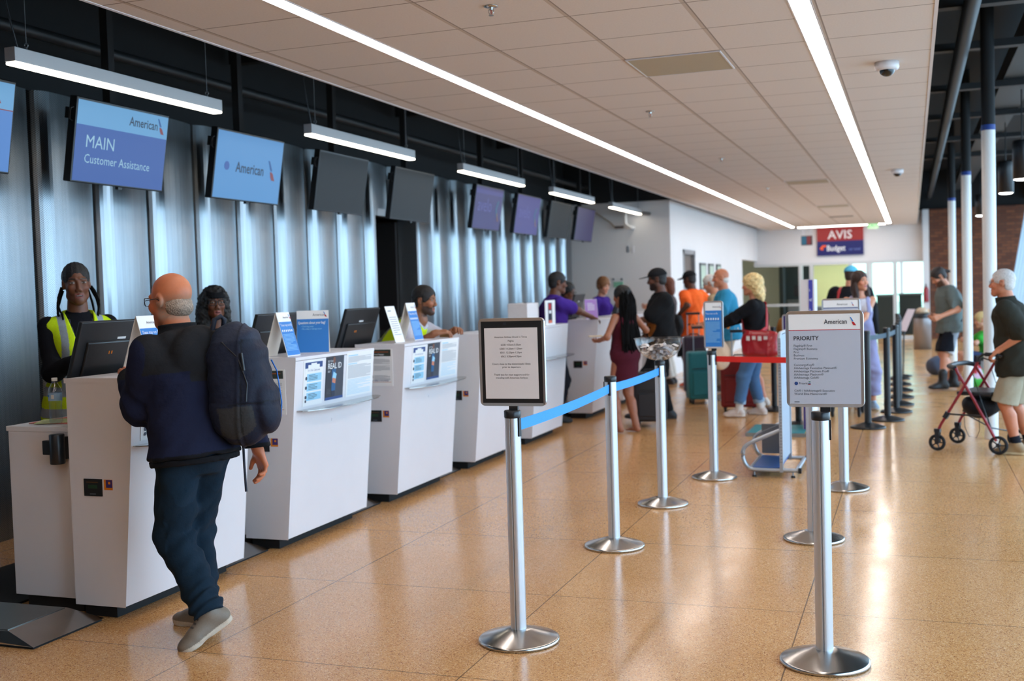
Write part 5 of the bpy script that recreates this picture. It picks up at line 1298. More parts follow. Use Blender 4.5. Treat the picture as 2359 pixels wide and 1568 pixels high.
    def handd(s, P, i, n=None, curl=0.35, fdir=None, spread=1.0, thumb=0.5, point=None):
        a, b, w = s.arm[i]; f = (w - b) / (np.linalg.norm(w - b) + 1e-9) if fdir is None else np.array(fdir, float) / np.linalg.norm(fdir)
        n = np.array(n, float) if n is not None else v3(-1 if i else 1, 0.2, 0)
        n = n - (n @ f) * f; n /= np.linalg.norm(n) + 1e-9
        u = np.cross(f, n)
        # thumb side: for the right hand (i=1) with fingers down and palm inward the thumb points forward
        ts = u if i == 1 else -u
        k = s.hs * (0.92 if s.f else 1.0); d = None
        W2 = w + f * 0.012 * k; q = [0.030, 0.010, -0.010, -0.029]; Ls = [0.070, 0.079, 0.073, 0.057]; kk = [0.086, 0.089, 0.085, 0.077]
        d = rc(P, w - f * .02, W2, .024 * k, .024 * k)
        for j in range(4):
            kn = w + (f * kk[j] + ts * q[j]) * k
            d = smin(d, rc(P, W2 + ts * q[j] * .6 * k, kn, .0165 * k, .0125 * k), .012)
        for j in range(4):
            p0 = w + (f * kk[j] + ts * q[j]) * k; th = 0; fan = (1.5 - j) * 0.06 * spread
            cj = curl[j] if isinstance(curl, (list, tuple)) else curl * (1 + .12 * j)
            for (fr, dt) in ((.46, .75), (.30, 1.1), (.24, .7)):
                th += cj * dt; dr = (f * math.cos(th) + n * math.sin(th)) + ts * fan; dr /= np.linalg.norm(dr)
                p1 = p0 + dr * Ls[j] * fr * k * 1.05; r0 = .0088 * k
                d = smin(d, rc(P, p0, p1, r0, r0 * .88), .004); p0 = p1
        p0 = w + (f * .022 + ts * .022) * k; dr = f * .65 + ts * (.75 - .5 * thumb) + n * (.15 + .5 * thumb); dr /= np.linalg.norm(dr)
        p1 = p0 + dr * .042 * k; d = smin(d, rc(P, p0, p1, .0155 * k, .0115 * k), .012)
        dr2 = dr + f * .5 + n * .2; dr2 /= np.linalg.norm(dr2); p2 = p1 + dr2 * .034 * k; d = smin(d, rc(P, p1, p2, .0108 * k, .0088 * k), .004)
        return d
    def footd(s, P, i, t=0.0, sole=False):
        """bare foot shape; toe direction from pose"""
        A_ = s.leg[i][2]; tdir = np.array(s.p.get('toeL' if i == 0 else 'toeR', (0.12 * (1 if i else -1), 1, 0)), float); tdir /= np.linalg.norm(tdir)
        up = v3(0, 0, 1) - tdir * tdir[2]; up /= np.linalg.norm(up); lat = np.cross(tdir, up); k = s.s ** .5 * (0.93 if s.f else 1.0)
        R = np.stack([lat, tdir, up], 1).astype(F32); q = ((P - A_.astype(F32)) @ R) / F32(k)
        return q, k
    def shoed(s, P, i, t=0.0):
        q, k = s.footd(P, i)
        d = rc(q, (0, -.035, -.040), (0, .0, .015), .036 + t, .040 + t)
        d = smin(d, rc(q, (0, -.03, -.042), (0, .10, -.052), .036 + t, .040 + t), .03)
        d = smin(d, el(q, (0.004, .135, -.052), (.044 + t, .060 + t, .030 + t)), .02)
        d = smin(d, rc(q, (0, .02, .0), (0, .10, -.035), .032 + t, .026 + t), .03)
        d = smax(d, -(q[:, 2] + .070), .006); d = smax(d, q[:, 2] - .035, .008)
        if t >= 0:
            q2 = q.copy(); q2[:, 2] = -.050; o = rc(q2, (0, -.035, -.045), (0, .04, -.05), .043, .040); o = smin(o, el(q2, (0.004, .130, -.05), (.050, .066, .040)), .03)
            d = np.minimum(d, smax(o, np.abs(q[:, 2] + .0655 - .012 * np.clip((q[:, 1] - .12) * 12, 0, 1) ** 2) - .0115, .004))
        return d * k
    # ---- builders
    def body(s, lips=None, beard=None, hands=None, bare_arms=True, legs=True, feet=False, head_vox=None, brow=(.02, .015, .012), arm_from=0.0):
        sc = s.s; v = s.vox; pieces = []
        hv = head_vox or max(0.0032, v * 0.42)
        hl, hh = s.hc - .15 * s.hs, s.hc + .15 * s.hs; hl[2] -= .06
        def hf(P): return smin(s.headd(P), s.neckd(P), .02)
        pieces.append(nets(hf, hl, hh, hv))
        def bf(P):
            d = smin(s.torso(P, -.012), s.neckd(P) , .04)
            for i in (0, 1):
                if legs: d = smin(d, s.legd(P, i, 2.0), .03)
                d = smin(d, s.armd(P, i, 0.6), .035)
            return smax(d, P[:, 2] - (s.hc[2] - .06), .005) if False else d
        pts = [s.T(v3(e * .2, f, z)) for e in (-1, 1) for f in (-.14, .16) for z in (-.14, .5)] + list(s.sh)
        if legs: pts += [q for L in s.leg for q in L]
        pts = np.array(pts); pieces.append(nets(bf, pts.min(0) - .07, pts.max(0) + .07, max(v, .011)))
        hands = hands or [{}, {}]
        for i in (0, 1):
            if hands[i] is None: continue
            a, b, w = s.arm[i]
            def af(P, i=i): 
                d = s.armd(P, i, 2.0)
                return smin(d, s.handd(P, i, **hands[i]), .012)
            f = (w - b) / np.linalg.norm(w - b); fd = np.array(hands[i].get('fdir', f), float); fd = fd / np.linalg.norm(fd)
            pp = np.array([a, b, w, w + fd * .2]); pieces.append(nets(af, pp.min(0) - .065, pp.max(0) + .065, max(0.0042, v * 0.5)))
        if feet:
            for i in (0, 1):
                A_ = s.leg[i][2]; 
                def ff(P, i=i):
                    q, k = s.footd(P, i); d = rc(q, (0, -.03, -.045), (0, .02, .01), .028, .034); d = smin(d, rc(q, (0, -.02, -.05), (0, .13, -.06), .028, .022), .03)
                    for j in range(5): d = smin(d, rc(q, ((j - 2) * .014, .12, -.06), ((j - 2) * .0165, .165 - .006 * abs(j - 1), -.064), .010, .009), .008)
                    return smin(smax(d, -(q[:, 2] + .074), .005) * k, s.legd(P, i, 2.0), .02)
                pieces.append(nets(ff, A_ - .2, A_ + .2, max(.006, v * .6)))
        return mesh_obj('body', pieces, M_skin, s.root, lambda P: s.skin_col(P, lips, beard, brow))
    def top(s, name='shirt', col=(.1, .1, .1), t=.014, hem=-.12, sleeve=.55, loose=.016, neck=.505, neck_r=.07, vneck=0.0, wr=.005, flare=.0, mat_=None, parent=None, arms=(0, 1), cuff=None, open_=0.0, sleeveless=False, seed=0, extra=None):
        sc = s.s; v = s.vox * (0.62 if s.vox < .011 else .85)
        ncen = s.T(v3(0, .0 + s.p['slouch'] * .9, neck + .055))
        def tf(P):
            q = s.tq(P)
            d = s.torso(P, t, hold=.004 + flare, zmin=hem, zmax=.53)
            for i in arms:
                if not sleeveless: d = smin(d, s.armd(P, i, sleeve, t * .8, loose), .035)
            d = d + wr * wob(P, 26, seed) * np.clip(1.2 - 1.5 * (q[:, 2] - .05), .35, 1)
            if sleeve > 1.2 and not sleeveless:
                for i in arms:
                    a, b, c = s.arm[i]; u_ = ((c - a) / np.linalg.norm(c - a)).astype(F32); r_ = P - b.astype(F32); al = r_ @ u_; d = d + wr * .6 * np.sin(al * 95 + r_[:, 0] * 40) * np.exp(-(np.linalg.norm(r_, axis=1) / .13) ** 2)
            if extra is not None: d = extra(P, q, d)
            d = smax(d, -sph(P, ncen, (neck_r + .012) * sc), .006)
            if vneck:
                w_ = (q[:, 2] - vneck) * .20; d = smax(d, -np.maximum(np.abs(q[:, 0]) - w_, -q[:, 1]) * .8, .004)
            if sleeveless:
                for i in (0, 1):
                    a, b, c = s.arm[i]; e = (-1, 1)[i]
                    cut = el(q, (e * (.236 if not s.f else .226), -.01, .39), (.042, .2, .10)); d = smax(d, -cut * sc, .006)
            d = np.maximum(d, (hem - q[:, 2]) * sc)
            return d
        pts = [s.T(v3(e * .26, f, z)) for e in (-1, 1) for f in (-.2, .24) for z in (hem, .53)]
        if not sleeveless:
            for i in arms:
                a, b, c = s.arm[i]; pts += [a, a + (b - a) * min(1, sleeve)] + ([b, b + (c - b) * (sleeve - 1)] if sleeve > 1 else [])
        pts = np.array(pts); V = nets(tf, pts.min(0) - .04, pts.max(0) + .04, v)
        cf = (lambda P: col(P, s.tq(P))) if callable(col) else col
        return mesh_obj(name, [V], mat_ or M_cloth, parent or s.root, cf)
    def bottom(s, name='trousers', col=(.02, .02, .03), length=1.93, t=.012, loose=.02, waist=.06, wr=.006, seed=1, skirt=None, cuff=None):
        v = s.vox * (0.75 if s.vox < .011 else .9); sc = s.s
        def bf(P):
            q = s.tq(P)
            d = smax(s.torso(P, t, zmin=-.15), (q[:, 2] - waist) * sc, .01)
            if skirt:
                a = s.pel + v3(0, -.01, 0); kz = skirt; x, y, z = P[:, 0], P[:, 1], P[:, 2]
                tt = np.clip((s.pel[2] - z) / max(.01, s.pel[2] - kz), 0, 1.0)
                cx = a[0] + tt * 0; rx = (.185 - .03 * tt) * sc; ry = (.135 - .01 * tt) * sc
                k = np.sqrt(((x - cx) / rx) ** 2 + ((y - a[1]) / ry) ** 2); ds = (k - 1) * ry * .9; ds = np.maximum(ds, np.maximum(kz - z, z - s.pel[2] - .02))
                d = smin(d, ds, .04)
            else:
                for i in (0, 1): d = smin(d, s.legd(P, i, length, t, loose), .03)
            d = d + wr * wob(P, 24, seed) 
            if not skirt and length > 1.2:
                for i in (0, 1):
                    a, b, c = s.leg[i]; u_ = ((c - b) / np.linalg.norm(c - b)).astype(F32); al = (P - c.astype(F32)) @ u_; ak = (P - b.astype(F32)) @ u_; lx = (P - c.astype(F32)) @ np.array((1, 0, 0), F32)
                    d = d + wr * .75 * (np.sin(al * 105 + lx * 22 + 2 * np.sin(P[:, 1] * 30)) * np.exp(-((al + .05) / .10) ** 2) + .7 * np.sin(ak * 70 + lx * 30) * np.exp(-(ak / .11) ** 2)) * (np.linalg.norm(P - c.astype(F32) * [1, 1, 0] - P * [0, 0, 1], axis=1) < .2)
            if not skirt:
                for i in (0, 1):
                    a, b, c = s.leg[i]
                    if length > 1:
                        e = b + (c - b) * (length - 1); ax = (c - b) / np.linalg.norm(c - b)
                    else: e = a + (b - a) * length; ax = (b - a) / np.linalg.norm(b - a)
                    near = np.linalg.norm(P - e.astype(F32), axis=1) < .17
                    cut = (P - e.astype(F32)) @ ax.astype(F32)
                    d = np.where(near, np.maximum(d, cut - .004), d)
            return d
        pts = [s.T(v3(e * .22, f, z)) for e in (-1, 1) for f in (-.18, .2) for z in (-.14, waist)]
        if skirt: pts += [v3(0, 0, skirt)]
        else:
            for L in s.leg: pts += [L[0], L[1] if length > .95 else L[0] + (L[1] - L[0]) * length] + ([L[2]] if length > 1.3 else [])
        pts = np.array(pts); V = nets(bf, pts.min(0) - .09, pts.max(0) + .09, v)
        cf = (lambda P: col(P, s.tq(P))) if callable(col) else col
        return mesh_obj(name, [V], M_cloth, s.root, cf)
    def shoes(s, col=(.05, .05, .05), sole=(.6, .58, .54), name='shoe', laces=None):
        for i in (0, 1):
            A_ = s.leg[i][2]
            V = nets(lambda P: s.shoed(P, i, .004), A_ - .24, A_ + .24, (.0034 if s.vox < .0083 else max(.0055, s.vox * .6)))
            def cf(P, i=i):
                q, k = s.footd(P, i); c = np.tile(np.array(col, F32), (len(P), 1)); c[q[:, 2] < -.052] = np.array(sole, F32)
                if laces is not None:
                    m = (q[:, 2] > -.04) & (np.abs(q[:, 0]) < .014) & (q[:, 1] > .02) & (q[:, 1] < .11) & (np.sin(q[:, 1] * 330) > .1); c[m] = np.array(laces, F32)
                return c
            mesh_obj(name, [V], M_shoe, s.root, cf)
    def socks(s, col=(.6, .6, .6), up=.08):
        for i in (0, 1):
            a, b, c = s.leg[i]; u = (b - c) / np.linalg.norm(b - c)
            V = nets(lambda P: rc(P, c - u * .02, c + u * up, .044 * s.s, .047 * s.s), c - .1, c + .1 + u * up, .008); mesh_obj('sock', [V], M_cloth, s.root, col)
    def hair(s, fn, col, lo=(-.14, -.2, -.2), hi=(.14, .14, .15), vox=None, name='hair', m=None):
        """fn(q) sdf in head space"""
        cor = np.array([s.hc + s.Rh @ (v3(x, y, z) * s.hs) for x in (lo[0], hi[0]) for y in (lo[1], hi[1]) for z in (lo[2], hi[2])])
        V = nets(lambda P: fn(s.hq(P)) * s.hs, cor.min(0), cor.max(0), vox or max(.0042, s.vox * .5))
        cf = (lambda P: col(s.hq(P))) if callable(col) else col
        return mesh_obj(name, [V], m or M_hair, s.root, cf)
    def cap(s, col=(.012, .012, .014), badge=None, up=.0):
        def fn(q):
            d = el(q, (0, -.012, .038 + up), (.0925, .113, .092)); d = smax(d, -(q[:, 2] - .036 - up - .12 * (-q[:, 1]) * .0), .004)
            b = el(q, (0, .125, .040 + up), (.068, .075, .5)); br = np.maximum(b, np.abs(q[:, 2] - (.044 + up) + .5 * q[:, 0] ** 2 / .07 * .1 + .10 * np.clip(q[:, 1] - .08, 0, 1)) - .004)
            br = np.maximum(br, .07 - q[:, 1])
            d = np.minimum(d, br); return smin(d, sph(q, (0, -.012, .122 + up), .007), .006)
        def cf(q):
            c = np.tile(np.array(col, F32), (len(q), 1))
            if badge is not None:
                m = (q[:, 1] > .05) & ((q[:, 0] / .026) ** 2 + ((q[:, 2] - .078 - up) / .018) ** 2 < 1) & (np.sin(q[:, 0] * 260) + np.sin(q[:, 2] * 300) > -.6); c[m] = np.array(badge, F32)
            return c
        return s.hair(fn, cf, (-.12, -.15, .0), (.12, .23, .16), name='cap', m=M_cloth)
    def glasses(s, col=black_plastic, r=.021, w=.0022, square=True):
        b = MB(); L = lambda x, y, z: Vector(s.hc + s.Rh @ (v3(x, y, z) * s.hs))
        for e in (-1, 1):
            pts = []
            for k in range(16):
                a = 2 * math.pi * k / 16; ca, sa = math.cos(a), math.sin(a); n = 4 if square else 2
                pts.append(L(e * .033 + r * 1.12 * math.copysign(abs(ca) ** (2 / n), ca), .104 - .006 * abs(ca), .002 + r * .85 * math.copysign(abs(sa) ** (2 / n), sa)))
            b.tube(pts, w, 6, col, True)
            b.tube([L(e * .056, .099, .006), L(e * .080, .06, .006), L(e * .083, .0, .006), L(e * .080, -.02, -.006)], w * .9, 6, col)
        b.tube([L(-.012, .103, .006), L(0, .107, .009), L(.012, .103, .006)], w * .9, 6, col)
        return b.build('glasses', parent=s.root, local=True)

def h_short(cut=-.045, th=.010, top=.0, hairline=.060, seed=0, rough=.002, back=-.085):
    def fn(q):
        d = el(q, (0, -.014, .032), (.075 + th, .097 + th, .086 + th + top)); d = smin(d, el(q, (0, -.04, -.03), (.066 + th * .6, .062 + th * .6, .06)), .02)
        face = el(q, (0, .115, -.03), (.074, .085, .088 + (hairline - .06))); d = smax(d, -face, .008)
        ear = np.maximum(np.abs(q[:, 1] + .008) - .020, q[:, 2] - .022); d = smax(d, -np.maximum(ear, .055 - np.abs(q[:, 0])), .006)
        lowcut = np.where(q[:, 1] > -.02, cut + .01, back) - q[:, 2]; d = smax(d, lowcut, .006)
        return d + rough * wob(q, 120, seed)
    return fn
# ------------------------------------------------------------------ the people of the scene
def tol(loc, facing):
    a = math.radians(facing) - math.pi / 2; c, s_ = math.cos(a), math.sin(a)
    def f(x, y, z):
        dx, dy = x - loc[0], y - loc[1]; return (c * dx + s_ * dy, -s_ * dx + c * dy, z)
    return f
BLK = S(20, 21, 24); SK_D = S(92, 52, 34); SK_D2 = S(110, 66, 44); SK_B = S(150, 96, 66); SK_W = S(214, 152, 122); SK_W2 = S(206, 140, 108); SK_R = S(196, 122, 88)
HB = S(18, 15, 15); HBR = S(54, 34, 24); HW = S(214, 206, 198); HGR = S(160, 150, 140); HAU = S(110, 58, 34)
def cols(P, base): return np.tile(np.array(base, F32), (len(P), 1))
def strands(s, starts, ends, r, n=8, sag=0.0, wav=.004, name='hair', m=None, seed=0, taper=.6):
    """hanging strands or braids in head space -> body space; starts in head units, ends in the local frame"""
    b = MB(); rn = random.Random(seed); m = m or mat('dark_braids', S(12, 10, 10), 0.8, spec=.1, noise=.3, nscale=120, bump=.5, bscale=200)
    for a, e in zip(starts, ends):
        A = Vector(s.hc + s.Rh @ (v3(*a) * s.hs)); E_ = Vector(e); pts = []; rr = []
        ph = rn.uniform(0, 6)
        for k in range(n + 1):
            t = k / n; p = A.lerp(E_, t); out = (A - Vector(s.hc)).normalized() * .03 * math.sin(math.pi * min(1, t * 2.2)) * (t < .46)
            p = p + out + Vector((wav * math.sin(ph + 9 * t), wav * math.cos(ph * 2 + 8 * t), 0)); pts.append(p); rr.append(r * (1 - (1 - taper) * t) * (1 + .12 * math.sin(40 * t + ph)))
        b.tube(pts, rr, 6, m)
    return b.build(name, parent=s.root, local=True)

# 1 ---- agent in the yellow safety vest behind the nearest counter
loc, fc = (-4.58, 5.26, 0), -38; L = tol(loc, fc)
s = Person('woman in a yellow safety vest with long dark braids behind the nearest counter', loc, fc, 1.80, True, .005, SK_D2, dict(
    armR=(L(-4.33, 4.98, 1.22), (0.55, -.6, -1.2)), armL=(L(-4.28, 5.58, 1.06), (-.3, -.6, -1)), head=(-.08, .04, .04), lean=.03), vox=.0085)
s.mouth = .0016
s.body(lips=S(120, 62, 56), hands=[dict(n=(0, 0, -1), curl=.5), dict(n=(0, 0, -1), curl=.6)], legs=True, head_vox=.0032)
def corn(q):
    d = el(q, (0, -.016, .034), (.0765, .098, .088)); d = smax(d, -el(q, (0, .118, -.034), (.074, .078, .104)), .006); ear = np.maximum(np.abs(q[:, 1] + .008) - .022, q[:, 2] - .018); d = smax(d, -np.maximum(ear, .055 - np.abs(q[:, 0])), .005)
    return smax(d, -.075 - q[:, 2], .006) + .0024 * np.abs(np.sin(np.arctan2(q[:, 0], q[:, 1] + .16) * 24)) - .001
s.hair(corn, HB)
st = [(-.078, -.02, -.02), (-.074, -.035, -.03), (.078, -.01, -.02), (.074, -.03, -.03), (.07, -.045, -.04), (-.066, -.05, -.04)]
en = [s.T(v3(-.125, .075, .30)), s.T(v3(-.14, .05, .26)), s.T(v3(.10, .13, .30)), s.T(v3(.125, .125, .20)), s.T(v3(.14, .115, .24)), s.T(v3(-.10, -.13, .15))]
strands(s, st, en, .0075, 14, wav=.003, name='braids')
s.top('black_shirt', S(16, 17, 24), t=.012, hem=-.10, sleeve=1.86, loose=.010, neck=.515, neck_r=.062, wr=.004)
def vest(P, q):
    c = cols(P, S(206, 238, 30)); g = np.array(S(150, 164, 176), F32); x, y, z = np.abs(q[:, 0]), q[:, 1], q[:, 2]
    tape = ((np.abs(x - .105 - .10 * (.40 - z) * (z < .4) * 0) < .018) & (z > .10)) | (np.abs(z - .075) < .026) | (np.abs(z + .045) < .026); c[tape] = g
    c[(x > .178) & (z > .28)] = np.array(S(24, 26, 30), F32)
    pk = (q[:, 0] > -.02) & (q[:, 0] < .09) & (z > .12) & (z < .24) & (y > 0); c[pk] = c[pk] * .9
    return c
def vx(P, q, d): return smin(d, rc(q, (-.140, -.008, .418), (.140, -.008, .418), .070, .070) * s.s, .03)
s.top('safety_vest', vest, t=.032, extra=vx, hem=-.14, sleeveless=True, neck=.50, neck_r=.075, vneck=.13, wr=.005, seed=3)
s.bottom('trousers', S(14, 15, 20), loose=.02)
s.shoes(BLK, BLK)
b = MB()
for e in (-1, 1):
    pts = [s.T(v3(e * x, y, z)) for x, y, z in ((.062, -.03, .50), (.060, .06, .47), (.050, .125, .38), (.03, .152, .28), (.0, .158, .20))]
    b.tube(pts, .006, 6, mat('lanyard_strap', S(40, 42, 60), .6))
o = b.build('lanyard', parent=s.root, local=True)

# 2 ---- man with the backpack at the nearest counter
loc, fc = (-3.05, 4.22, 0), 163; L = tol(loc, fc)
s = Person('balding man in a navy fleece jacket and jeans at the nearest counter', loc, fc, 1.69, False, .028, S(198, 118, 80), dict(
    armL=(L(-3.44, 4.29, 1.17), (-.15, -.25, -1)), armR=(L(-2.90, 4.50, .80), (.2, -1, 0)), head=(.15, .10, .0), lean=.10, slouch=.035, pel=(0, .02, -.01),
    legL=(L(-2.955, 4.14, .135), (0.1, 1, 0)), legR=(L(-3.14, 4.36, .075), (0, 1, 0)), toeL=np.array(L(-3.35, 3.70, 0)) - np.array(L(-3.05, 4.22, 0)) + np.array((0, 0, -.30)), toeR=np.array(L(-4.1, 4.35, 0)) - np.array(L(-3.05, 4.22, 0))), vox=.0082)
s.hs *= 1.05; s.eyes = True; s.ringc = S(150, 134, 118)
bp_skin = s.body(beard=(S(170, 160, 150), 'moustache'), hands=[dict(n=(0, 0, -1), curl=.3), dict(curl=.5)], head_vox=.0034, brow=S(120, 100, 80))
def ring(q):
    z, y = q[:, 2], q[:, 1]
    fade = np.clip((z + .046 - .10 * np.clip(y + .02, 0, 1)) / .045, 0, 1)
    a = .0050 - .0125 * fade + .0025 * wob(q, 45, 3) * 1.0 - .010 * np.clip((-.075 - z) / .02, 0, 1) - .012 * np.clip((y - .012) / .02, 0, 1)
    d = smin(el(q, (0, -.014, .030), (.075, .096, .086)), el(q, (0, .022, -.040), (.058, .070, .068)), .035)
    d = smin(d, el(q, (0, -.045, -.03), (.062, .060, .056)), .02) - a
    ear = np.maximum(np.abs(y + .008) - .022, z - .020); d = smax(d, -np.maximum(ear, .058 - np.abs(q[:, 0])), .005)
    return d + .0016 * wob(q, 260, 1) + .001 * wob(q, 500, 2)
s.hair(ring, lambda q: cols(q, S(150, 132, 116)) * (1 - .30 * np.clip((-q[:, 2] - .03) * 14, 0, 1) + .25 * (wob(q, 300, 5) > .1))[:, None])
s.glasses(w=.0022)
def jacket(P, q):
    c = cols(P, S(24, 29, 52)); y = q[:, 2] > .33 + .10 * np.clip(1 - (np.abs(q[:, 0]) - .02) * 12, 0, 1) * (q[:, 1] < 0) * 0 - .05 * (np.abs(q[:, 0]) < .09)
    c[y & (np.abs(q[:, 0]) < .24)] = np.array(S(30, 31, 34), F32); c[q[:, 2] < -.045] = np.array(S(18, 18, 22), F32); return c
def jx(P, q, d):
    # collar and hood roll lying over the shoulders
    n = s.T(v3(0, -.02, .505)); hd = el(q, (0, -.125, .415), (.145, .072, .125)) + .006 * wob(P, 34, 7); d = smin(d, hd * s.s, .03)
    d = smin(d, (rc(q, (-.11, -.05, .475), (.11, -.05, .475), .05, .05)) * s.s, .03)
    col_ = np.abs(np.sqrt((q[:, 0] / .074) ** 2 + ((q[:, 1] - .028) / .082) ** 2) - 1) * .075 - .011; col_ = np.maximum(col_, np.abs(q[:, 2] - .525) - .035); return smin(d, col_ * s.s, .012)
s.top('fleece_jacket', jacket, t=.030, hem=-.065, sleeve=1.94, loose=.022, neck=.56, neck_r=.062, wr=.008, flare=.012, extra=jx)
def hem(P):
    q = s.tq(P); a = s.A[2] + .036; k = np.sqrt((q[:, 0] / a) ** 2 + ((q[:, 1] - s.CY[2]) / (s.B[2] + .036)) ** 2); return np.maximum((k - 1) * s.B[2], np.abs(q[:, 2] + .078) - .014) * s.s + .002 * wob(P, 60)
c0 = s.T(v3(0, 0, -.08)); V = nets(hem, c0 - .28, c0 + .28, .007) if False else nets(hem, c0 - v3(.28, .28, .05), c0 + v3(.28, .28, .05), .007)
mesh_obj('jacket_hem', [V], M_cloth, s.root, S(16, 16, 20))
def jeans(P, q):
    c = cols(P, S(18, 37, 52)); m = np.clip(np.exp(-((q[:, 2] + .32) / .12) ** 2), 0, 1) * (q[:, 1] < -.0); return c * (1 + .5 * m)[:, None]
s.bottom('jeans', jeans, length=1.99, t=.012, loose=.020, wr=.010, seed=5)
s.shoes(S(120, 108, 94), S(196, 184, 166), name='sneaker', laces=S(60, 56, 52))
# the backpack: held on the back, a thing of its own
bk = thing('backpack', 'large navy hiking backpack worn by the man at the nearest counter', 'backpack', s.root.location, s.root.rotation_euler.z)
TQ = s
BC = (.120, -.225, .245); BR = NR(.60, 'Z').astype(F32)
def bpack(P):
    q = TQ.tq(P); c = (q - np.array(BC, F32)) @ BR
    c2 = c.copy(); c2[:, 1] += .10 * (c[:, 2] + .12) ** 2
    k = ((np.abs(c2[:, 0]) / .150) ** 3 + (np.abs(c2[:, 1]) / .138) ** 2.6 + (np.abs(c2[:, 2]) / .285) ** 2.8) ** (1 / 2.7)
    d = (k - 1) * .14
    d = smin(d, el(c, (0, -.125, -.10), (.125, .055, .14)), .02)
    d = smax(d, -(np.abs(np.abs(c[:, 0]) - .135) - .0025) * 1.0, .004) if False else d
    d = d + .007 * wob(P, 20, 2) - .005 * np.exp(-((np.abs(c[:, 1] + .035 + .12 * c[:, 2]) - .0) / .006) ** 2) + .004 * np.exp(-((c[:, 2] + .085 - .15 * c[:, 1]) / .006) ** 2) + .0035 * np.sin(c[:, 2] * 60 + 30 * c[:, 1]) * (c[:, 2] > -.05)
    d = smax(d, c[:, 1] - .125, .015); d = smax(d, -(TQ.torso(P, .034) / TQ.s + .004), .01)
    return d * TQ.s
def bcol(P):
    q = (TQ.tq(P) - np.array(BC, F32)) @ BR; c = cols(P, S(22, 29, 47)); x, y, z = q[:, 0], q[:, 1], q[:, 2]
    mesh = (np.abs(x) > .10) & (z < -.10) & (z > -.25) & (y > -.09) & (y < .07); c[mesh] = np.array(S(48, 50, 52), F32)
    seam = (np.abs(y + .05 + .1 * z) < .004) | (np.abs(z + .09) < .004) & (y < .02); c[seam] = c[seam] * .35
    band = (z > .2); c[band] = np.array(S(36, 44, 62), F32); return c
lo, hi = s.T(v3(-.14, -.52, -.14)), s.T(v3(.42, .02, .62))
V = nets(bpack, np.minimum(lo, hi) - .05, np.maximum(lo, hi) + .05, .0075); mesh_obj('main_pack', [V], M_bag, bk, bcol)
sm_ = mat('strap_webbing', S(24, 30, 46), .7, noise=.1, nscale=100)
for e in (1,):
    pts = [s.T(v3(e * .10 + .01, y, z)) for y, z in ((-.21, .42), (-.17, .50), (-.06, .515), (.06, .475), (.15, .36), (.165, .22), (.11, .08), (-.04, -.0), (-.19, .0))]
    b = MB(); P0 = [Vector(p) for p in pts]; vs = []
    for i, p in enumerate(P0):
        for dx, dz in ((-.028, -.006), (.028, -.006), (.028, .006), (-.028, .006)):
            d = (P0[min(i + 1, len(P0) - 1)] - P0[max(i - 1, 0)]).normalized(); u = Vector(s.Rt @ v3(1, 0, 0)); n_ = d.cross(u).normalized(); vs.append(p + u * dx - n_ * dz + n_ * (-.022 if i in (2, 3, 4, 5) else 0) * -1)
    b.add(vs, [(4 * i + j, 4 * i + (j + 1) % 4, 4 * i + 4 + (j + 1) % 4, 4 * i + 4 + j) for i in range(len(P0) - 1) for j in range(4)], sm_, True)
    b.build('shoulder_strap', parent=bk, local=True)
MB().tube([s.T(v3(.06 + x, -.19 + y, z - .02)) for x, y, z in ((-.03, 0, .53), (-.028, -.02, .575), (0, -.03, .588), (.028, -.02, .575), (.03, 0, .53))], .011, 8, sm_).build('grab_loop', parent=bk, local=True)
MB().tube([s.T(v3(*p)) for p in [np.array(BC) + BR @ np.array(p) for p in ((.05, -.150, .10), (.07, -.165, .05), (.06, -.172, -.02), (.05, -.178, -.10), (.04, -.17, -.17))]], .0035, 6, mat('blue_cord', S(30, 110, 200), .5)).build('bungee_cord', parent=bk, local=True)
MB().tube([s.T(v3(*p)) for p in [np.array(BC) + BR @ np.array(p) for p in ((-.135, .02, .20), (-.145, -.05, .12), (-.150, -.08, .0), (-.150, -.07, -.08))]], .004, 6, black_plastic).build('zip', parent=bk, local=True)
b = MB(); b.tube([s.T(v3(*p)) for p in [np.array(BC) + BR @ np.array(p) for p in ((-.152, -.07, .14), (-.158, -.075, .06))]], .007, 6, black_plastic); b.build('zip_pull', parent=bk, local=True)
MB().tube([s.T(v3(*p)) for p in ((.17, -.15, -.02), (.17, -.14, -.14), (.165, -.14, -.26))], .006, 6, sm_).build('hanging_strap', parent=bk, local=True)

# 3 ---- woman with glasses between the counters
loc, fc = (-4.62, 6.68, 0), -48; L = tol(loc, fc)
s = Person('woman with black glasses, headband and long curly dark hair behind the second counter', loc, fc, 1.64, True, .0, S(112, 66, 42), dict(head=(.02, .0, .0)), vox=.009)
s.body(lips=S(140, 74, 66), head_vox=.0034, hands=[dict(curl=.3), dict(curl=.3)])
def curls(q):
    d = el(q, (0, -.03, .03), (.098, .115, .100)); d = smin(d, el(q, (-.062, -.045, -.10), (.052, .075, .14)), .04); d = smin(d, el(q, (.075, -.045, -.11), (.062, .078, .17)), .04)
    d = smin(d, el(q, (.085, -.03, -.25), (.055, .06, .10)), .04); d = smin(d, el(q, (0, -.075, -.14), (.10, .06, .16)), .03)
    d = smax(d, -el(q, (0, .115, -.03), (.060, .115, .088)), .008); return d + .008 * wob(q, 75, 1) + .004 * wob(q, 170, 3)
s.hair(curls, HB, (-.16, -.17, -.38), (.17, .14, .16))
def hb(q): d = np.abs(el(q, (0, -.014, .034), (.083, .105, .098))) - .003; return np.maximum(d, np.abs(q[:, 2] - .062 + .25 * (q[:, 1] - .05)) - .022)
s.hair(hb, BLK, (-.12, -.14, -.02), (.12, .13, .13), name='headband', m=M_cloth)
s.glasses(r=.0225, w=.0027)
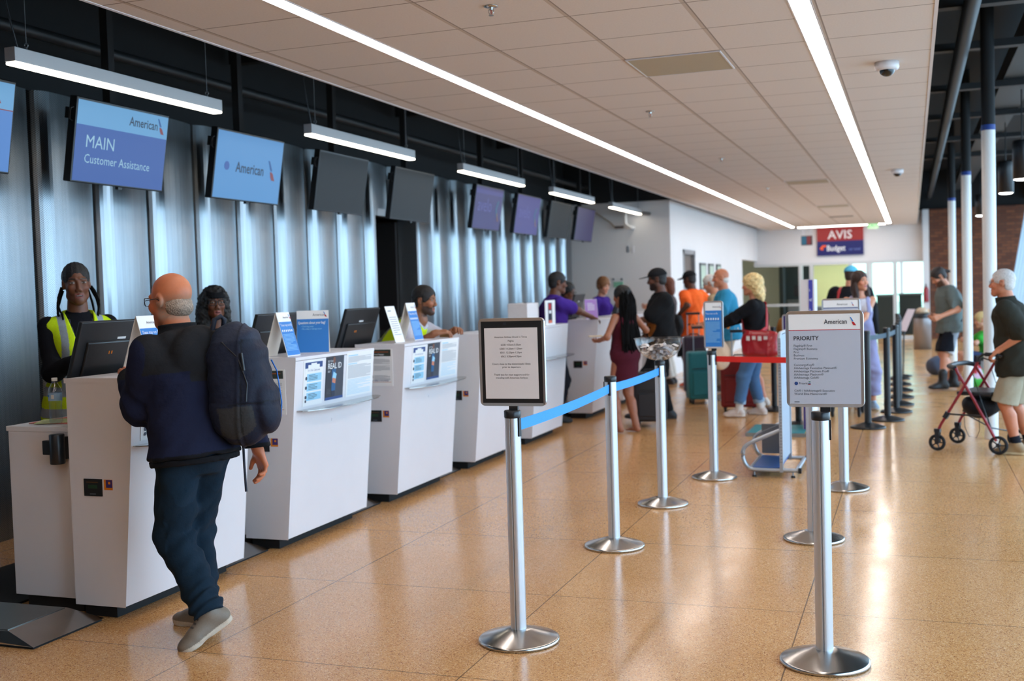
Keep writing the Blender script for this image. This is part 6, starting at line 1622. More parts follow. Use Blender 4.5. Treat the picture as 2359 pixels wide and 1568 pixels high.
s.top('dark_shirt', S(30, 32, 42), t=.012, sleeve=1.85, neck=.50, wr=.004); s.bottom('trousers', BLK, loose=.02); s.shoes(BLK, BLK)

# 4 ---- man in a safety vest leaning on the third counter
loc, fc = (-4.22, 8.62, 0), 4; L = tol(loc, fc)
s = Person('bearded man in a yellow safety vest leaning with his forearms on the third counter', loc, fc, 1.78, False, .01, SK_B, dict(lean=.86, head=(-.10, .1, 0), pel=(0, -.10, 0),
    armR=(L(-3.62, 8.24, 1.212), (.9, -.2, -1)), armL=(L(-3.58, 8.52, 1.215), (-.9, -.4, -1)), legL=(L(-4.15, 8.72, .14), (0, 1, 0)), legR=(L(-4.35, 8.56, .14), (0, 1, 0))), vox=.0095)
s.hc = s.hc + v3(0, -.03, .04)
def tat(P): return None
s.body(beard=(S(34, 26, 24), 'full'), hands=[dict(n=(.3, 0, -1), curl=.5), dict(n=(-.3, 0, -1), curl=.5, fdir=(-.6, .8, .1))], head_vox=.0042)
s.hair(h_short(cut=-.03, th=.010, hairline=.062), S(24, 18, 18))
s.top('white_shirt', S(206, 208, 222), t=.014, hem=-.08, sleeve=.95, loose=.018, neck=.515, neck_r=.064)
def vest4(P, q):
    c = cols(P, S(206, 238, 30)); x, z = np.abs(q[:, 0]), q[:, 2]; m = (np.abs(x - .10) < .026) | (np.abs(z - .14) < .028); c[m] = np.array(S(120, 126, 124), F32); c[(z < -.02)] = np.array(S(22, 24, 26), F32); return c
s.top('safety_vest', vest4, t=.028, extra=vx, hem=-.10, sleeveless=True, neck=.50, neck_r=.075, wr=.007, seed=3)
s.bottom('trousers', BLK, loose=.02); s.shoes(BLK, S(30, 30, 32))

# 5 ---- man in the purple polo
loc, fc = (-3.93, 12.27, 0), 42; L = tol(loc, fc)
PUR = S(70, 42, 140)
s = Person('man in a purple polo shirt and glasses reaching an arm across the sixth counter', loc, fc, 1.77, False, .02, SK_D2, dict(lean=.12, head=(-.15, .12, 0),
    armR=(L(-3.52, 12.62, 1.19), (.8, -.6, .2)), armL=(L(-3.95, 12.56, 1.05), (-.8, -.3, -.6)), twist=-.1), vox=.012)
s.body(beard=(S(46, 32, 26), 'moustache'), hands=[dict(n=(0, 0, -1)), dict(n=(0, 0, -1), curl=.25)]); s.hair(h_short(cut=-.03, th=.008, hairline=.064), S(26, 24, 26)); s.glasses()
s.top('polo_shirt', PUR, t=.018, hem=-.13, sleeve=.62, loose=.022, neck=.52, neck_r=.062, wr=.007); s.bottom('trousers', S(24, 26, 36), loose=.022); s.shoes(BLK, BLK)
# 6 ---- woman behind him
loc, fc = (-4.38, 14.3, 0), -10
s = Person('woman with curly dark hair and glasses looking down beside the man in the purple polo', loc, fc, 1.66, True, .01, SK_D2, dict(head=(0, .35, 0)), vox=.013)
s.body(); s.hair(lambda q: smax(smin(el(q, (0, -.03, .03), (.092, .115, .098)), el(q, (0, -.07, -.08), (.085, .07, .12)), .04), -el(q, (0, .11, -.03), (.06, .09, .085)), .01) + .006 * wob(q, 80), HB, (-.14, -.17, -.24)); s.glasses()
s.top('dark_top', S(38, 34, 44), sleeve=1.8); s.bottom('trousers', BLK)
s.shoes(BLK, BLK)
# 7 ---- woman with auburn hair in purple
loc, fc = (-4.45, 16.45, 0), -15
s = Person('person with short light brown hair in a purple shirt at the far counters', loc, fc, 1.73, True, .01, SK_W, dict(head=(-.3, .3, 0)), vox=.014)
s.body(); s.hair(h_short(cut=-.06, th=.020, hairline=.052, top=.006, back=-.10), S(140, 92, 56)); s.top('purple_shirt', PUR, sleeve=.6); s.bottom('trousers', BLK); s.shoes(BLK, BLK)
# 8 ---- woman in the burgundy dress with long braids
loc, fc = (-2.88, 11.52, 0), 150; L = tol(loc, fc)
s = Person('woman in a burgundy sleeveless dress with very long black braids, seen from behind', loc, fc, 1.57, True, .02, S(156, 96, 68), dict(head=(.05, .1, 0),
    armL=(L(-3.13, 11.42, .98), (-.9, -.5, -.9)), armR=(L(-2.86, 11.98, 1.16), (.8, -.3, -.9)), legL=(L(-2.93, 11.40, .075), (0, 1, 0)), legR=(L(-2.77, 11.50, .075), (0, 1, 0))), vox=.011)
s.body(feet=True, hands=[dict(n=(0, 0, 1), curl=.5), dict(n=(0, 0, -1), curl=.5)])
BUR = S(76, 22, 36)
s.top('dress_bodice', BUR, t=.010, hem=-.06, sleeveless=True, neck=.47, neck_r=.085, wr=.003); s.bottom('dress_skirt', BUR, skirt=.53, t=.012, waist=.12, wr=.004)
s.hair(lambda q: smax(el(q, (0, -.018, .032), (.086, .108, .096)), -el(q, (0, .115, -.035), (.068, .085, .088)), .01) + .002 * np.sin(q[:, 0] * 300), HB)
rn = random.Random(5); st, en = [], []
for k in range(90):
    a = rn.uniform(-2.9, -.25); st.append((.082 * math.cos(a), .098 * math.sin(a) - .015, rn.uniform(-.05, .05))); x = .15 * math.cos(a) + rn.uniform(-.04, .04)
    en.append(s.T(v3(x, -.135 - rn.uniform(0, .03) + .1 * abs(x) , rn.uniform(.0, .14))))
strands(s, st, en, .0105, 10, name='braids', taper=.8)
t = thing('phone', 'pale phone and card held in the left hand of the woman in the burgundy dress', 'phone', (-3.16, 11.38, 1.03)); MB().box(-.07, .07, -.035, .035, -.006, .006, mat('cream_phone', S(232, 214, 180), .4), R=Matrix.Rotation(.5, 3, 'Z')).build('phone_case', parent=t, local=True, bevel=.003)
# 9 ---- man in black with cap
loc, fc = (-2.71, 12.64, 0), 206; L = tol(loc, fc)
s = Person('man in a black t-shirt with a printed face, black cap and black shorts facing left', loc, fc, 1.77, False, .03, SK_D, dict(head=(-.32, .12, 0), lean=.04,
    armL=(L(-3.08, 12.42, 1.14), (-.5, -.8, -1)), armR=(L(-2.92, 12.92, 1.0), (.5, -.9, -.3)), legL=(L(-2.96, 12.48, .075), (0, 1, 0)), legR=(L(-2.66, 12.72, .075), (0, 1, 0))), vox=.011)
s.body(beard=(S(20, 14, 12), 'full'), hands=[dict(n=(1, 0, 0), curl=.8), dict(curl=.5)]); s.hair(h_short(cut=-.03, th=.006, hairline=.062), HB); s.cap(badge=S(230, 200, 30))
def tee9(P, q):
    c = cols(P, S(24, 24, 26)); x, y, z = q[:, 0] + .06, q[:, 1], q[:, 2] - .19
    m = (y > .0) & ((x / .10) ** 2 + (z / .16) ** 2 < 1); c[m] = np.array(S(150, 88, 34), F32); m2 = m & ((np.abs(z - .03) < .012) & (np.abs(np.abs(x) - .03) < .018) | (np.abs(z + .06) < .01) & (np.abs(x) < .03) | (x > .04)); c[m2] = np.array(S(40, 26, 20), F32); return c
s.top('black_tshirt', tee9, t=.022, hem=-.14, sleeve=.80, loose=.034, neck=.52, neck_r=.066, wr=.008, flare=.012); s.bottom('shorts', S(22, 22, 24), length=1.02, loose=.045, wr=.008)
for i in (0, 1):
    a, b_, c_ = s.leg[i]; V = nets(lambda P: s.legd(P, i, 1.9, .008, .004), np.minimum(a, np.minimum(b_, c_)) - .12, np.maximum(a, np.maximum(b_, c_)) + .1, .012); mesh_obj('legging', [V], M_cloth, s.root, BLK)
s.socks(S(210, 205, 200), .09); s.shoes(S(26, 26, 28), S(40, 40, 42), laces=S(90, 90, 90))
# 9b ---- person with auburn hair and white trousers behind him
loc, fc = (-3.60, 17.3, 0), 178; L = tol(loc, fc)
s = Person('person with auburn hair and white trousers mostly hidden behind the man in the black cap', loc, fc, 1.70, True, .02, SK_W, dict(head=(0, .1, 0), armL=(L(-3.85, 17.0, 1.2), (-.5, -.3, -1)), armR=(L(-3.85, 17.55, 1.18), (.5, -.3, -1))), vox=.014)
s.body(); s.hair(lambda q: smax(smin(el(q, (0, -.025, .032), (.090, .112, .096)), el(q, (0, -.06, -.07), (.08, .07, .12)), .04), -el(q, (0, .11, -.03), (.064, .09, .085)), .01) + .003 * wob(q, 90), HAU, (-.13, -.17, -.22)); s.top('grey_shirt', S(96, 90, 92), sleeve=.5); s.bottom('white_trousers', S(214, 208, 198), loose=.03); s.shoes(S(40, 34, 34), S(60, 50, 50))
# 10 --- man in orange
loc, fc = (-3.15, 16.85, 0), 150; L = tol(loc, fc)
s = Person('man in a bright orange t-shirt, black cap and black shorts seen from behind', loc, fc, 1.79, False, .02, SK_D, dict(head=(.15, .2, 0), armL=(L(-3.32, 16.55, 1.08), (-.6, -.7, -.6)), armR=(L(-2.9, 17.2, .95), (.5, -.8, 0))), vox=.013)
s.body(); s.hair(h_short(cut=-.03, th=.006), HB); s.cap(); s.top('orange_tshirt', S(252, 108, 44), t=.020, hem=-.17, sleeve=.75, loose=.03, flare=.01, wr=.009); s.bottom('shorts', BLK, length=1.02, loose=.04); s.shoes(S(226, 88, 40), S(230, 200, 190))
t = thing('black_bag', 'black soft bag held in front of the man in the orange t-shirt', 'bag', (-3.33, 16.5, .78)); V = nets(lambda P: smax(el(P, (0, 0, .17), (.115, .10, .23)), P[:, 2] - .33, .03) + .014 * wob(P, 22), v3(-.18, -.15, -.06), v3(.18, .15, .42), .014); mesh_obj('bag_body', [V], M_bag, t, BLK)
# 11 --- older man behind, beige
loc, fc = (-2.58, 16.0, 0), 172; L = tol(loc, fc)
s = Person('white haired man in a beige shirt bending his head behind the bald man', loc, fc, 1.72, False, .01, SK_W2, dict(head=(0, .35, 0), lean=.12, slouch=.03), vox=.014)
s.body(); s.hair(h_short(cut=-.03, th=.012, hairline=.07, rough=.004), HW); s.glasses(col=grey_alu); s.top('beige_shirt', S(180, 152, 118)); s.bottom('trousers', S(120, 110, 96)); s.shoes(S(90, 80, 70))
# 12 --- man in blue tee with moustache
loc, fc = (-2.32, 14.95, 0), 192; L = tol(loc, fc)
s = Person('bald man with a white moustache in a blue t-shirt holding papers', loc, fc, 1.78, False, .03, SK_R, dict(head=(.05, .05, 0), slouch=.03, lean=.05, armL=(L(-2.60, 14.60, 1.02), (-.5, -.9, -.5)), armR=(L(-2.62, 15.1, 1.02), (.5, -.9, -.5))), vox=.012)
s.body(beard=(S(214, 206, 200), 'moustache'), brow=S(170, 160, 150), hands=[dict(n=(0, 0, 1), curl=.6), dict(n=(0, 0, 1), curl=.6)]); s.hair(ring, HW)
def tee12(P, q):
    c = cols(P, S(52, 140, 178)); x, y, z = q[:, 0], q[:, 1], q[:, 2] - .26; m = (y > .02) & (np.abs(x) < .09) & (np.abs(z) < .11); w_ = wob(P, 55, 2); c[m & (w_ > .45)] = np.array(S(30, 50, 60), F32); c[m & (w_ < -.55)] = np.array(S(196, 160, 50), F32); c[m & (np.abs(w_) < .05)] = np.array(S(170, 60, 50), F32); return c
s.top('blue_tshirt', tee12, t=.020, hem=-.15, sleeve=.80, loose=.032, flare=.01, wr=.008); s.bottom('khaki_trousers', S(196, 176, 152), loose=.03); s.shoes(S(150, 140, 130))
t = thing('orange_folder', 'orange and white papers held between the blond woman and the man in blue', 'papers', (-2.25, 14.0, 1.03)); MB().box(-.11, .11, -.03, .03, 0, .035, mat('orange_paper', S(240, 150, 40), .6), R=Matrix.Rotation(.5, 3, 'Y')).build('folder', parent=t, local=True); MB().box(-.08, .10, -.05, .01, .036, .042, white_card, R=Matrix.Rotation(.3, 3, 'Y')).build('sheet', parent=t, local=True)
# 13 --- blond woman with red bag
loc, fc = (-1.70, 13.05, 0), 176; L = tol(loc, fc)
s = Person('blond curly haired woman in a black top and cropped jeans carrying a red shoulder bag', loc, fc, 1.66, True, .03, SK_W2, dict(head=(.05, .06, 0), lean=.03, slouch=.01, armL=(L(-2.22, 12.92, 1.03), (-.4, -.9, -.6)), armR=(L(-2.18, 13.25, 1.02), (.4, -.9, -.6)), legL=(L(-1.90, 12.92, .075), (0, 1, 0)), legR=(L(-1.68, 13.2, .075), (0, 1, 0))), vox=.011)
s.body(hands=[dict(n=(0, 0, 1), curl=.6), dict(n=(0, 0, 1), curl=.6)])
s.hair(lambda q: smax(smin(smin(el(q, (0, -.025, .035), (.102, .125, .105)), el(q, (0, -.07, -.07), (.095, .075, .11)), .04), el(q, (0, -.10, -.15), (.06, .05, .07)), .04), -el(q, (0, .115, -.035), (.062, .09, .085)), .01) + .009 * wob(q, 60, 1) + .004 * wob(q, 150, 2), lambda q: cols(q, S(232, 200, 140)) * (1 + .25 * wob(q, 90, 4))[:, None], (-.15, -.19, -.26), (.15, .15, .17))
def top13(P, q):
    c = cols(P, S(20, 20, 24)); return c
s.top('black_top', top13, t=.016, hem=-.12, sleeve=1.80, loose=.016, neck=.50, wr=.006); s.bottom('jeans', S(78, 112, 150), length=1.78, loose=.012, wr=.005)
for i in (0, 1):
    a, b_, c_ = s.leg[i]; e = b_ + (c_ - b_) * .74; u = (c_ - b_) / np.linalg.norm(c_ - b_); V = nets(lambda P: np.maximum(rc(P, e - u * .05, e + u * .05, .066, .066), np.abs((P - e.astype(F32)) @ u.astype(F32)) - .028), e - .1, e + .1, .009); mesh_obj('jeans_cuff', [V], M_cloth, s.root, S(150, 176, 200))
s.socks(S(220, 215, 210), .06); s.shoes(S(206, 190, 180), S(226, 216, 206), laces=S(240, 235, 230))
b = MB(); RED = mat('red_strap', S(176, 20, 34), .5)
def ribbon(pts, w, m, name, parent, th=.003, wv=(0, 0, 1)):
    P0 = [Vector(p) for p in pts]; vs = []; b = MB(); 
    for i, p in enumerate(P0):
        d = (P0[min(i + 1, len(P0) - 1)] - P0[max(i - 1, 0)]).normalized(); c = Vector(s.pel); out = (p - Vector((c.x, c.y, p.z))).normalized(); u = d.cross(out).normalized(); n_ = u.cross(d)
        for a, e in ((-1, -1), (1, -1), (1, 1), (-1, 1)): vs.append(p + u * a * w + n_ * e * th)
    b.add(vs, [(4 * i + j, 4 * i + (j + 1) % 4, 4 * i + 4 + (j + 1) % 4, 4 * i + 4 + j) for i in range(len(P0) - 1) for j in range(4)], m, True); return b.build(name, parent=parent, local=True)
rb = thing('red_bag', 'glossy red shoulder bag with white lettering hanging at the hip of the blond woman', 'bag', s.root.location, s.root.rotation_euler.z)
Lb = lambda x, y, z: Vector((x, y, z))
redm = mat('red_nylon', S(168, 20, 36), .3, coat=.4, bump=.3, bscale=14)
def rbag(P):
    k = ((np.abs(P[:, 0] + .015) / .225) ** 4 + (np.abs(P[:, 1]) / (.115 - .25 * (P[:, 2] - .72))) ** 2.6 + (np.abs(P[:, 2] - .85) / .155) ** 4) ** (1 / 3.4); d = (k - 1) * .11 + .006 * wob(P, 19, 2); return d - .004 * (np.abs(np.abs(P[:, 0] + .015) - .12) < .012)
V = nets(rbag, v3(-.27, -.15, .66), v3(.24, .15, 1.04), .009); o = mesh_obj('bag_body', [V], redm, rb); o.location = (-.24, -.08, 0); o.rotation_euler = (0, 0, 1.35)
wl = MB(); rot = Matrix.Rotation(1.35, 3, 'Z')
for k in range(4): 
    c = rot @ Vector((-.12 + .07 * k, .102, .93)); wl.box(c.x - .02, c.x + .02, c.y - .002, c.y + .002, .905 - .01 * (k % 2), .945, white_card, R=rot)
o = wl.build('lettering', parent=rb, local=True); o.location = (-.24, -.08, 0)
ribbon([s.T(v3(.13, .0, .49)), s.T(v3(.06, -.125, .44)), s.T(v3(-.04, -.15, .30)), s.T(v3(-.14, -.16, .15)), (-.27, -.10, .98)], .022, RED, 'strap_back', rb)
ribbon([s.T(v3(.13, .0, .49)), s.T(v3(.06, .14, .42)), s.T(v3(-.06, .15, .28)), s.T(v3(-.17, .12, .13)), (-.25, .02, .98)], .022, RED, 'strap_front', rb)
wb = thing('canvas_tote', 'cream canvas tote bag hanging in front of the blond woman', 'bag', (-2.10, 12.84, .56))
V = nets(lambda P: smax(el(P, (0, 0, .16), (.135, .10, .19)), np.abs(P[:, 2] - .17) - .17, .02) + .008 * wob(P, 22), v3(-.16, -.13, -.04), v3(.16, .13, .40), .011); mesh_obj('tote_body', [V], M_bag, wb, S(232, 206, 178))
MB().tube([(-.06, 0, .33), (-.03, 0, .44), (0, .02, .46), (.03, 0, .44), (.06, 0, .33)], .008, 6, mat('cream_strap', S(228, 208, 184), .7)).build('handle', parent=wb, local=True)
# 14 --- woman behind her, bare shoulder and brown bag
loc, fc = (-1.80, 14.1, 0), 170; L = tol(loc, fc)
s = Person('woman with a bare tattooed arm hidden behind the blond woman', loc, fc, 1.54, True, .04, S(214, 140, 108), dict(head=(0, .1, 0)), vox=.013)
s.body(); s.hair(lambda q: smax(el(q, (0, -.02, .032), (.088, .11, .096)), -el(q, (0, .11, -.03), (.064, .09, .085)), .01), S(180, 140, 96)); s.top('brown_top', S(90, 62, 44), sleeveless=True, hem=-.05); s.bottom('denim_shorts', S(120, 150, 170), length=.5, loose=.03); s.shoes(S(220, 214, 206))
t = thing('brown_bag', 'mustard brown leather shoulder bag behind the red bag', 'bag', (-1.42, 13.78, .80)); V = nets(lambda P: smax(el(P, (0, 0, .17), (.13, .10, .20)), np.abs(P[:, 2] - .15) - .16, .02) + .006 * wob(P, 25), v3(-.15, -.12, -.04), v3(.15, .12, .38), .012); mesh_obj('bag_body', [V], M_bag, t, S(150, 96, 40))
# 15 --- brown haired woman pushing a stroller
loc, fc = (-0.60, 13.95, 0), -78; L = tol(loc, fc)
s = Person('woman with long brown hair in a lilac overall behind the smaller airline sign', loc, fc, 1.67, True, .0, SK_W2, dict(head=(.55, .0, .05), lean=.10, armL=(L(-.62, 13.60, .97), (-.6, -.7, -.6)), armR=(L(-.76, 13.62, .97), (.8, -.3, -.5)), legL=(L(-.46, 13.92, .075), (0, 1, 0)), legR=(L(-.62, 14.0, .075), (0, 1, 0))), vox=.011)
s.body(lips=S(190, 96, 88), hands=[dict(n=(0, 0, -1), curl=.9), dict(n=(0, 0, -1), curl=.9)])
def lh(q):
    d = el(q, (0, -.02, .034), (.086, .108, .096)); d = smin(d, el(q, (0, -.05, -.09), (.095, .065, .17)), .03); d = smin(d, el(q, (.085, .01, -.17), (.035, .04, .15)), .03); d = smin(d, el(q, (-.085, .01, -.16), (.035, .04, .14)), .03)
    d = smax(d, -el(q, (0, .115, -.05), (.060, .105, .105)), .01); return d + .0025 * np.sin(q[:, 0] * 180 + 3 * np.sin(q[:, 2] * 20))
s.hair(lh, S(54, 34, 26), (-.15, -.15, -.36), (.15, .15, .16))
LIL = S(150, 148, 184); s.top('white_tshirt', S(206, 200, 206), t=.010, sleeveless=True, neck=.47, neck_r=.085)
def ov(P, q): c = cols(P, LIL); return c
def ovx(P, q, d): return smax(d, (q[:, 2] - .30 - .25 * (np.abs(np.abs(q[:, 0]) - .09) < .026)) * s.s, .004)
s.top('overall_bib', ov, t=.018, hem=-.08, sleeveless=True, neck=.47, neck_r=.09, extra=ovx); s.bottom('overall_trousers', LIL, length=1.72, loose=.045, wr=.008); s.shoes(S(150, 170, 190), S(220, 220, 225))
# stroller
t = thing('stroller', 'dark pushchair in front of the woman with long brown hair, mostly behind the PRIORITY sign', 'stroller', (-.72, 13.35, 0))
b = MB(); b.tube([(-.16, .22, .98), (.14, .24, .98)], .016, 8, black_rubber); b.build('handlebar', parent=t, local=True)
b = MB(); [b.tube([(x, .23, .98), (x, .0, .55), (x, -.25, .12)], .012, 8, black_plastic) for x in (-.15, .14)]; b.build('frame', parent=t, local=True)
b = MB(); b.box(-.17, .16, -.20, .10, .38, .60, mat('stroller_fabric', S(28, 30, 38), .8)); b.build('seat', parent=t, local=True, bevel=.03)
for x, y in ((-.17, .15), (.16, .15), (-.15, -.28), (.14, -.28)):
    b = MB(); r_ = .085; b.tube([(x, y + r_ * math.cos(a), .10 + r_ * math.sin(a)) for a in np.linspace(0, 2 * math.pi, 20)[:-1]], .016, 8, black_rubber, True)
    for a in np.linspace(0, math.pi, 5)[:-1]: b.tube([(x, y + .08 * math.cos(a), .10 + .08 * math.sin(a)), (x, y - .08 * math.cos(a), .10 - .08 * math.sin(a))], .004, 5, grey_alu)
    b.build('wheel', parent=t, local=True)
# 16 --- person in blue cap and black jacket behind her
loc, fc = (-0.78, 15.6, 0), 80
s = Person('person in a light blue cap and black jacket behind the long haired woman', loc, fc, 1.76, False, .10, SK_W, dict(head=(0, .15, 0), slouch=.03), vox=.014)
s.body(); s.hair(h_short(), HBR); s.cap(S(90, 180, 214)); s.top('black_jacket', S(20, 22, 28), t=.04, sleeve=1.9, loose=.03); s.bottom('trousers', S(40, 44, 54)); s.shoes(BLK)
b = MB()
for e in (-1, 1): b.tube([s.T(v3(e * .12, y, z)) for y, z in ((.13, .25), (.10, .42), (.0, .505), (-.12, .45), (-.19, .30))], .022, 6, RED)
b.build('red_straps', parent=s.root, local=True)
# 17 --- man in grey tee
loc, fc = (0.50, 16.55, 0), 196; L = tol(loc, fc)
s = Person('bearded man with a ponytail in a grey t-shirt and black shorts looking down', loc, fc, 1.74, False, .055, SK_W2, dict(head=(0, .62, 0), lean=.06, slouch=.05, armL=(L(.36, 16.15, 1.02), (-.2, -1, -.3)), armR=(L(.30, 16.6, 1.02), (.2, -1, -.3)), legL=(L(.38, 16.26, .10), (0, 1, 0)), legR=(L(.52, 16.5, .10), (0, 1, 0))), vox=.013)
s.body(beard=(S(44, 30, 24), 'full'), hands=[dict(curl=.6), dict(curl=.6)]); s.hair(h_short(cut=-.05, th=.012, hairline=.066, back=-.1), S(40, 28, 24))
s.hair(lambda q: rc(q, (0, -.11, .02), (0, -.16, -.03), .028, .02), S(40, 28, 24), (-.05, -.22, -.08), (.05, -.06, .08), name='ponytail')
s.top('grey_tshirt', S(104, 114, 112), t=.020, hem=-.14, sleeve=.78, loose=.03, flare=.01, wr=.008)
def sh17(P, q):
    c = cols(P, S(20, 22, 30)); m = (q[:, 0] < -.08) & (np.abs(q[:, 1] + .0) < .055) & (q[:, 2] < -.06); c[m] = np.array(S(150, 156, 164), F32); c[P[:, 2] < .53] = np.array(S(196, 196, 200), F32); return c
s.bottom('shorts', sh17, length=.98, loose=.045, wr=.009)
for i in (0, 1):
    A_ = s.leg[i][2]; V = nets(lambda P: smin(s.shoed(P, i, .010), rc(P, A_, A_ + v3(0, 0, .14), .055, .062), .03), A_ - .26, A_ + .28, .013); mesh_obj('boot', [V], M_shoe, s.root, S(24, 22, 22))
t = thing('grey_backpack', 'grey blue rucksack lying on the floor behind the man in the grey t-shirt', 'backpack', (.36, 19.0, 0)); V = nets(lambda P: el(P, (0, 0, .14), (.17, .15, .16)) + .01 * wob(P, 20), v3(-.2, -.18, -.04), v3(.2, .18, .34), .018); mesh_obj('bag_body', [V], M_bag, t, S(74, 84, 104))
# 18 --- old man with the walking frame
loc, fc = (0.85, 10.50, 0), 166; L = tol(loc, fc)
s = Person('white haired old man in a dark olive polo and beige shorts holding the walking frame', loc, fc, 1.615, False, .05, SK_R, dict(head=(.02, .02, 0), slouch=.05, lean=.10, armL=(L(.69, 10.36, .90), (-.2, -1, -.1)), armR=(L(.82, 10.80, .90), (.2, -1, -.1)), legL=(L(.83, 10.40, .075), (0, 1, 0)), legR=(L(.95, 10.62, .075), (0, 1, 0))), vox=.0105)
s.body(brow=S(200, 190, 180), hands=[dict(n=(.3, 0, -1), curl=.8, fdir=(0, .8, -.6)), dict(n=(-.3, 0, -1), curl=.8, fdir=(0, .8, -.6))]); s.hair(lambda q: h_short(cut=-.03, th=.006, hairline=.072, rough=.002)(q), S(206, 196, 190)); s.glasses(col=grey_alu, r=.019, w=.0016)
def polo(P, q): return cols(P, S(46, 44, 36))
def cl(P, q, d):
    col_ = np.abs(np.sqrt((q[:, 0] / .070) ** 2 + ((q[:, 1] - .05) / .078) ** 2) - 1) * .07 - .010; return smin(d, np.maximum(col_, np.abs(q[:, 2] - .52) - .028) * s.s, .01)
s.top('polo_shirt', polo, t=.024, hem=-.20, sleeve=.86, loose=.030, flare=.012, wr=.009, extra=cl, neck=.55, neck_r=.055); s.bottom('beige_shorts', S(160, 148, 126), length=1.0, loose=.045, wr=.009); s.socks(S(24, 26, 34), .07); s.shoes(S(150, 118, 80), S(196, 176, 140))
# 19 --- seated person by the column
loc, fc = (1.02, 17.6, 0), 185; L = tol(loc, fc)
s = Person('child with blond hair in a green shirt sitting between the white columns', loc, fc, 1.45, True, .0, SK_W, dict(pel=(0, 0, -.42), lean=.1, head=(0, .2, 0), armL=(L(.72, 17.5, .62), (-1, 0, -.5)), armR=(L(.72, 17.7, .62), (1, 0, -.5)), legL=(L(.62, 17.52, .07), (0, 1, .6)), legR=(L(.62, 17.7, .07), (0, 1, .6))), vox=.014)
s.body(); s.hair(h_short(th=.016, back=-.1, cut=-.08), S(214, 180, 120)); s.top('green_tshirt', S(60, 170, 60), loose=.02); s.bottom('denim_shorts', S(60, 70, 100), length=.9, loose=.03); s.shoes(S(180, 60, 70))
t = thing('bench', 'dark bench under the seated child between the columns', 'bench', (1.1, 17.6, 0)); MB().box(-.25, .25, -.7, .7, .36, .41, black_plastic).build('seat', parent=t, local=True)
for y in (-.6, .6): MB().box(-.2, .2, y - .02, y + .02, 0, .36, grey_alu).build('leg', parent=t, local=True)
t = thing('colourful_bag', 'colourful red and green bag on the floor between the columns', 'bag', (.80, 16.9, 0)); V = nets(lambda P: el(P, (0, 0, .16), (.13, .16, .18)) + .01 * wob(P, 20), v3(-.16, -.2, -.04), v3(.16, .2, .36), .018)
mesh_obj('bag_body', [V], M_bag, t, lambda P: np.where((wob(P, 16, 3) > .1)[:, None], np.array(S(190, 40, 50), F32), np.where((wob(P, 14, 1) > 0)[:, None], np.array(S(70, 170, 70), F32), np.array(S(210, 170, 190), F32))))
# ------------------------------------------------------------------ luggage, walking frame, far items
def suitcase(loc, rz, w, d, h, col, lab, handle=True, rough=.5):
    t = thing('suitcase', lab, 'suitcase', loc, rz)
    m = mat('suitcase_%s' % '_'.join(lab.split()[:2]), col, rough, noise=.06, nscale=30)
    b = MB(); b.box(-w / 2, w / 2, -d / 2, d / 2, .06, h, m); b.build('shell', parent=t, local=True, bevel=.035, seg=4)
    b = MB(); b.box(-w / 2 + .05, w / 2 - .05, -d / 2 - .022, -d / 2, .12, h * .62, m); b.build('front_pocket', parent=t, local=True, bevel=.01)
    b = MB(); b.tube([(w / 2 * .96, -d * .1, .1), (w / 2 * 1.005, -d * .1, h * .5), (w / 2 * .96, -d * .1, h - .04)], .005, 6, black_plastic); b.tube([(-w * .38, -d / 2 - .024, h * .68), (w * .38, -d / 2 - .024, h * .68)], .005, 6, black_plastic); b.build('zip', parent=t, local=True)
    if handle:
        b = MB(); [b.tube([(x, d * .3, h - .02), (x, d * .3, h + .30)], .007, 8, grey_alu) for x in (-.08, .08)]; b.build('handle_rods', parent=t, local=True)
        MB().box(-.10, .10, d * .3 - .014, d * .3 + .014, h + .29, h + .325, black_plastic).build('handle_grip', parent=t, local=True, bevel=.008)
    MB().tube([(-.07, 0, h), (-.05, 0, h + .025), (.05, 0, h + .025), (.07, 0, h)], .009, 8, black_plastic).build('top_handle', parent=t, local=True)
    for x in (-1, 1):
        for y in (-1, 1):
            b = MB(); cx, cy = x * (w / 2 - .05), y * (d / 2 - .04); b.cone((cx - .014, cy, .03), (cx + .014, cy, .03), .03, .03, 16, black_rubber); b.box(cx - .02, cx + .02, cy - .02, cy + .02, .04, .08, black_plastic); b.build('wheel', parent=t, local=True)
suitcase((-1.98, 13.55, 0), .15, .44, .28, .66, S(124, 20, 22), 'dark red suitcase standing beside the legs of the blond woman')
suitcase((-2.60, 14.45, 0), .35, .36, .26, .68, S(16, 110, 118), 'teal suitcase standing behind the narrow blue sign post')
suitcase((-2.86, 15.4, 0), .3, .30, .24, .84, S(52, 36, 54), 'dark plum suitcase with raised handle between the orange shirt and the teal case')
suitcase((-2.73, 12.02, 0), .2, .36, .24, .60, S(34, 32, 34), 'charcoal suitcase between the burgundy dress and the man in black', handle=False)
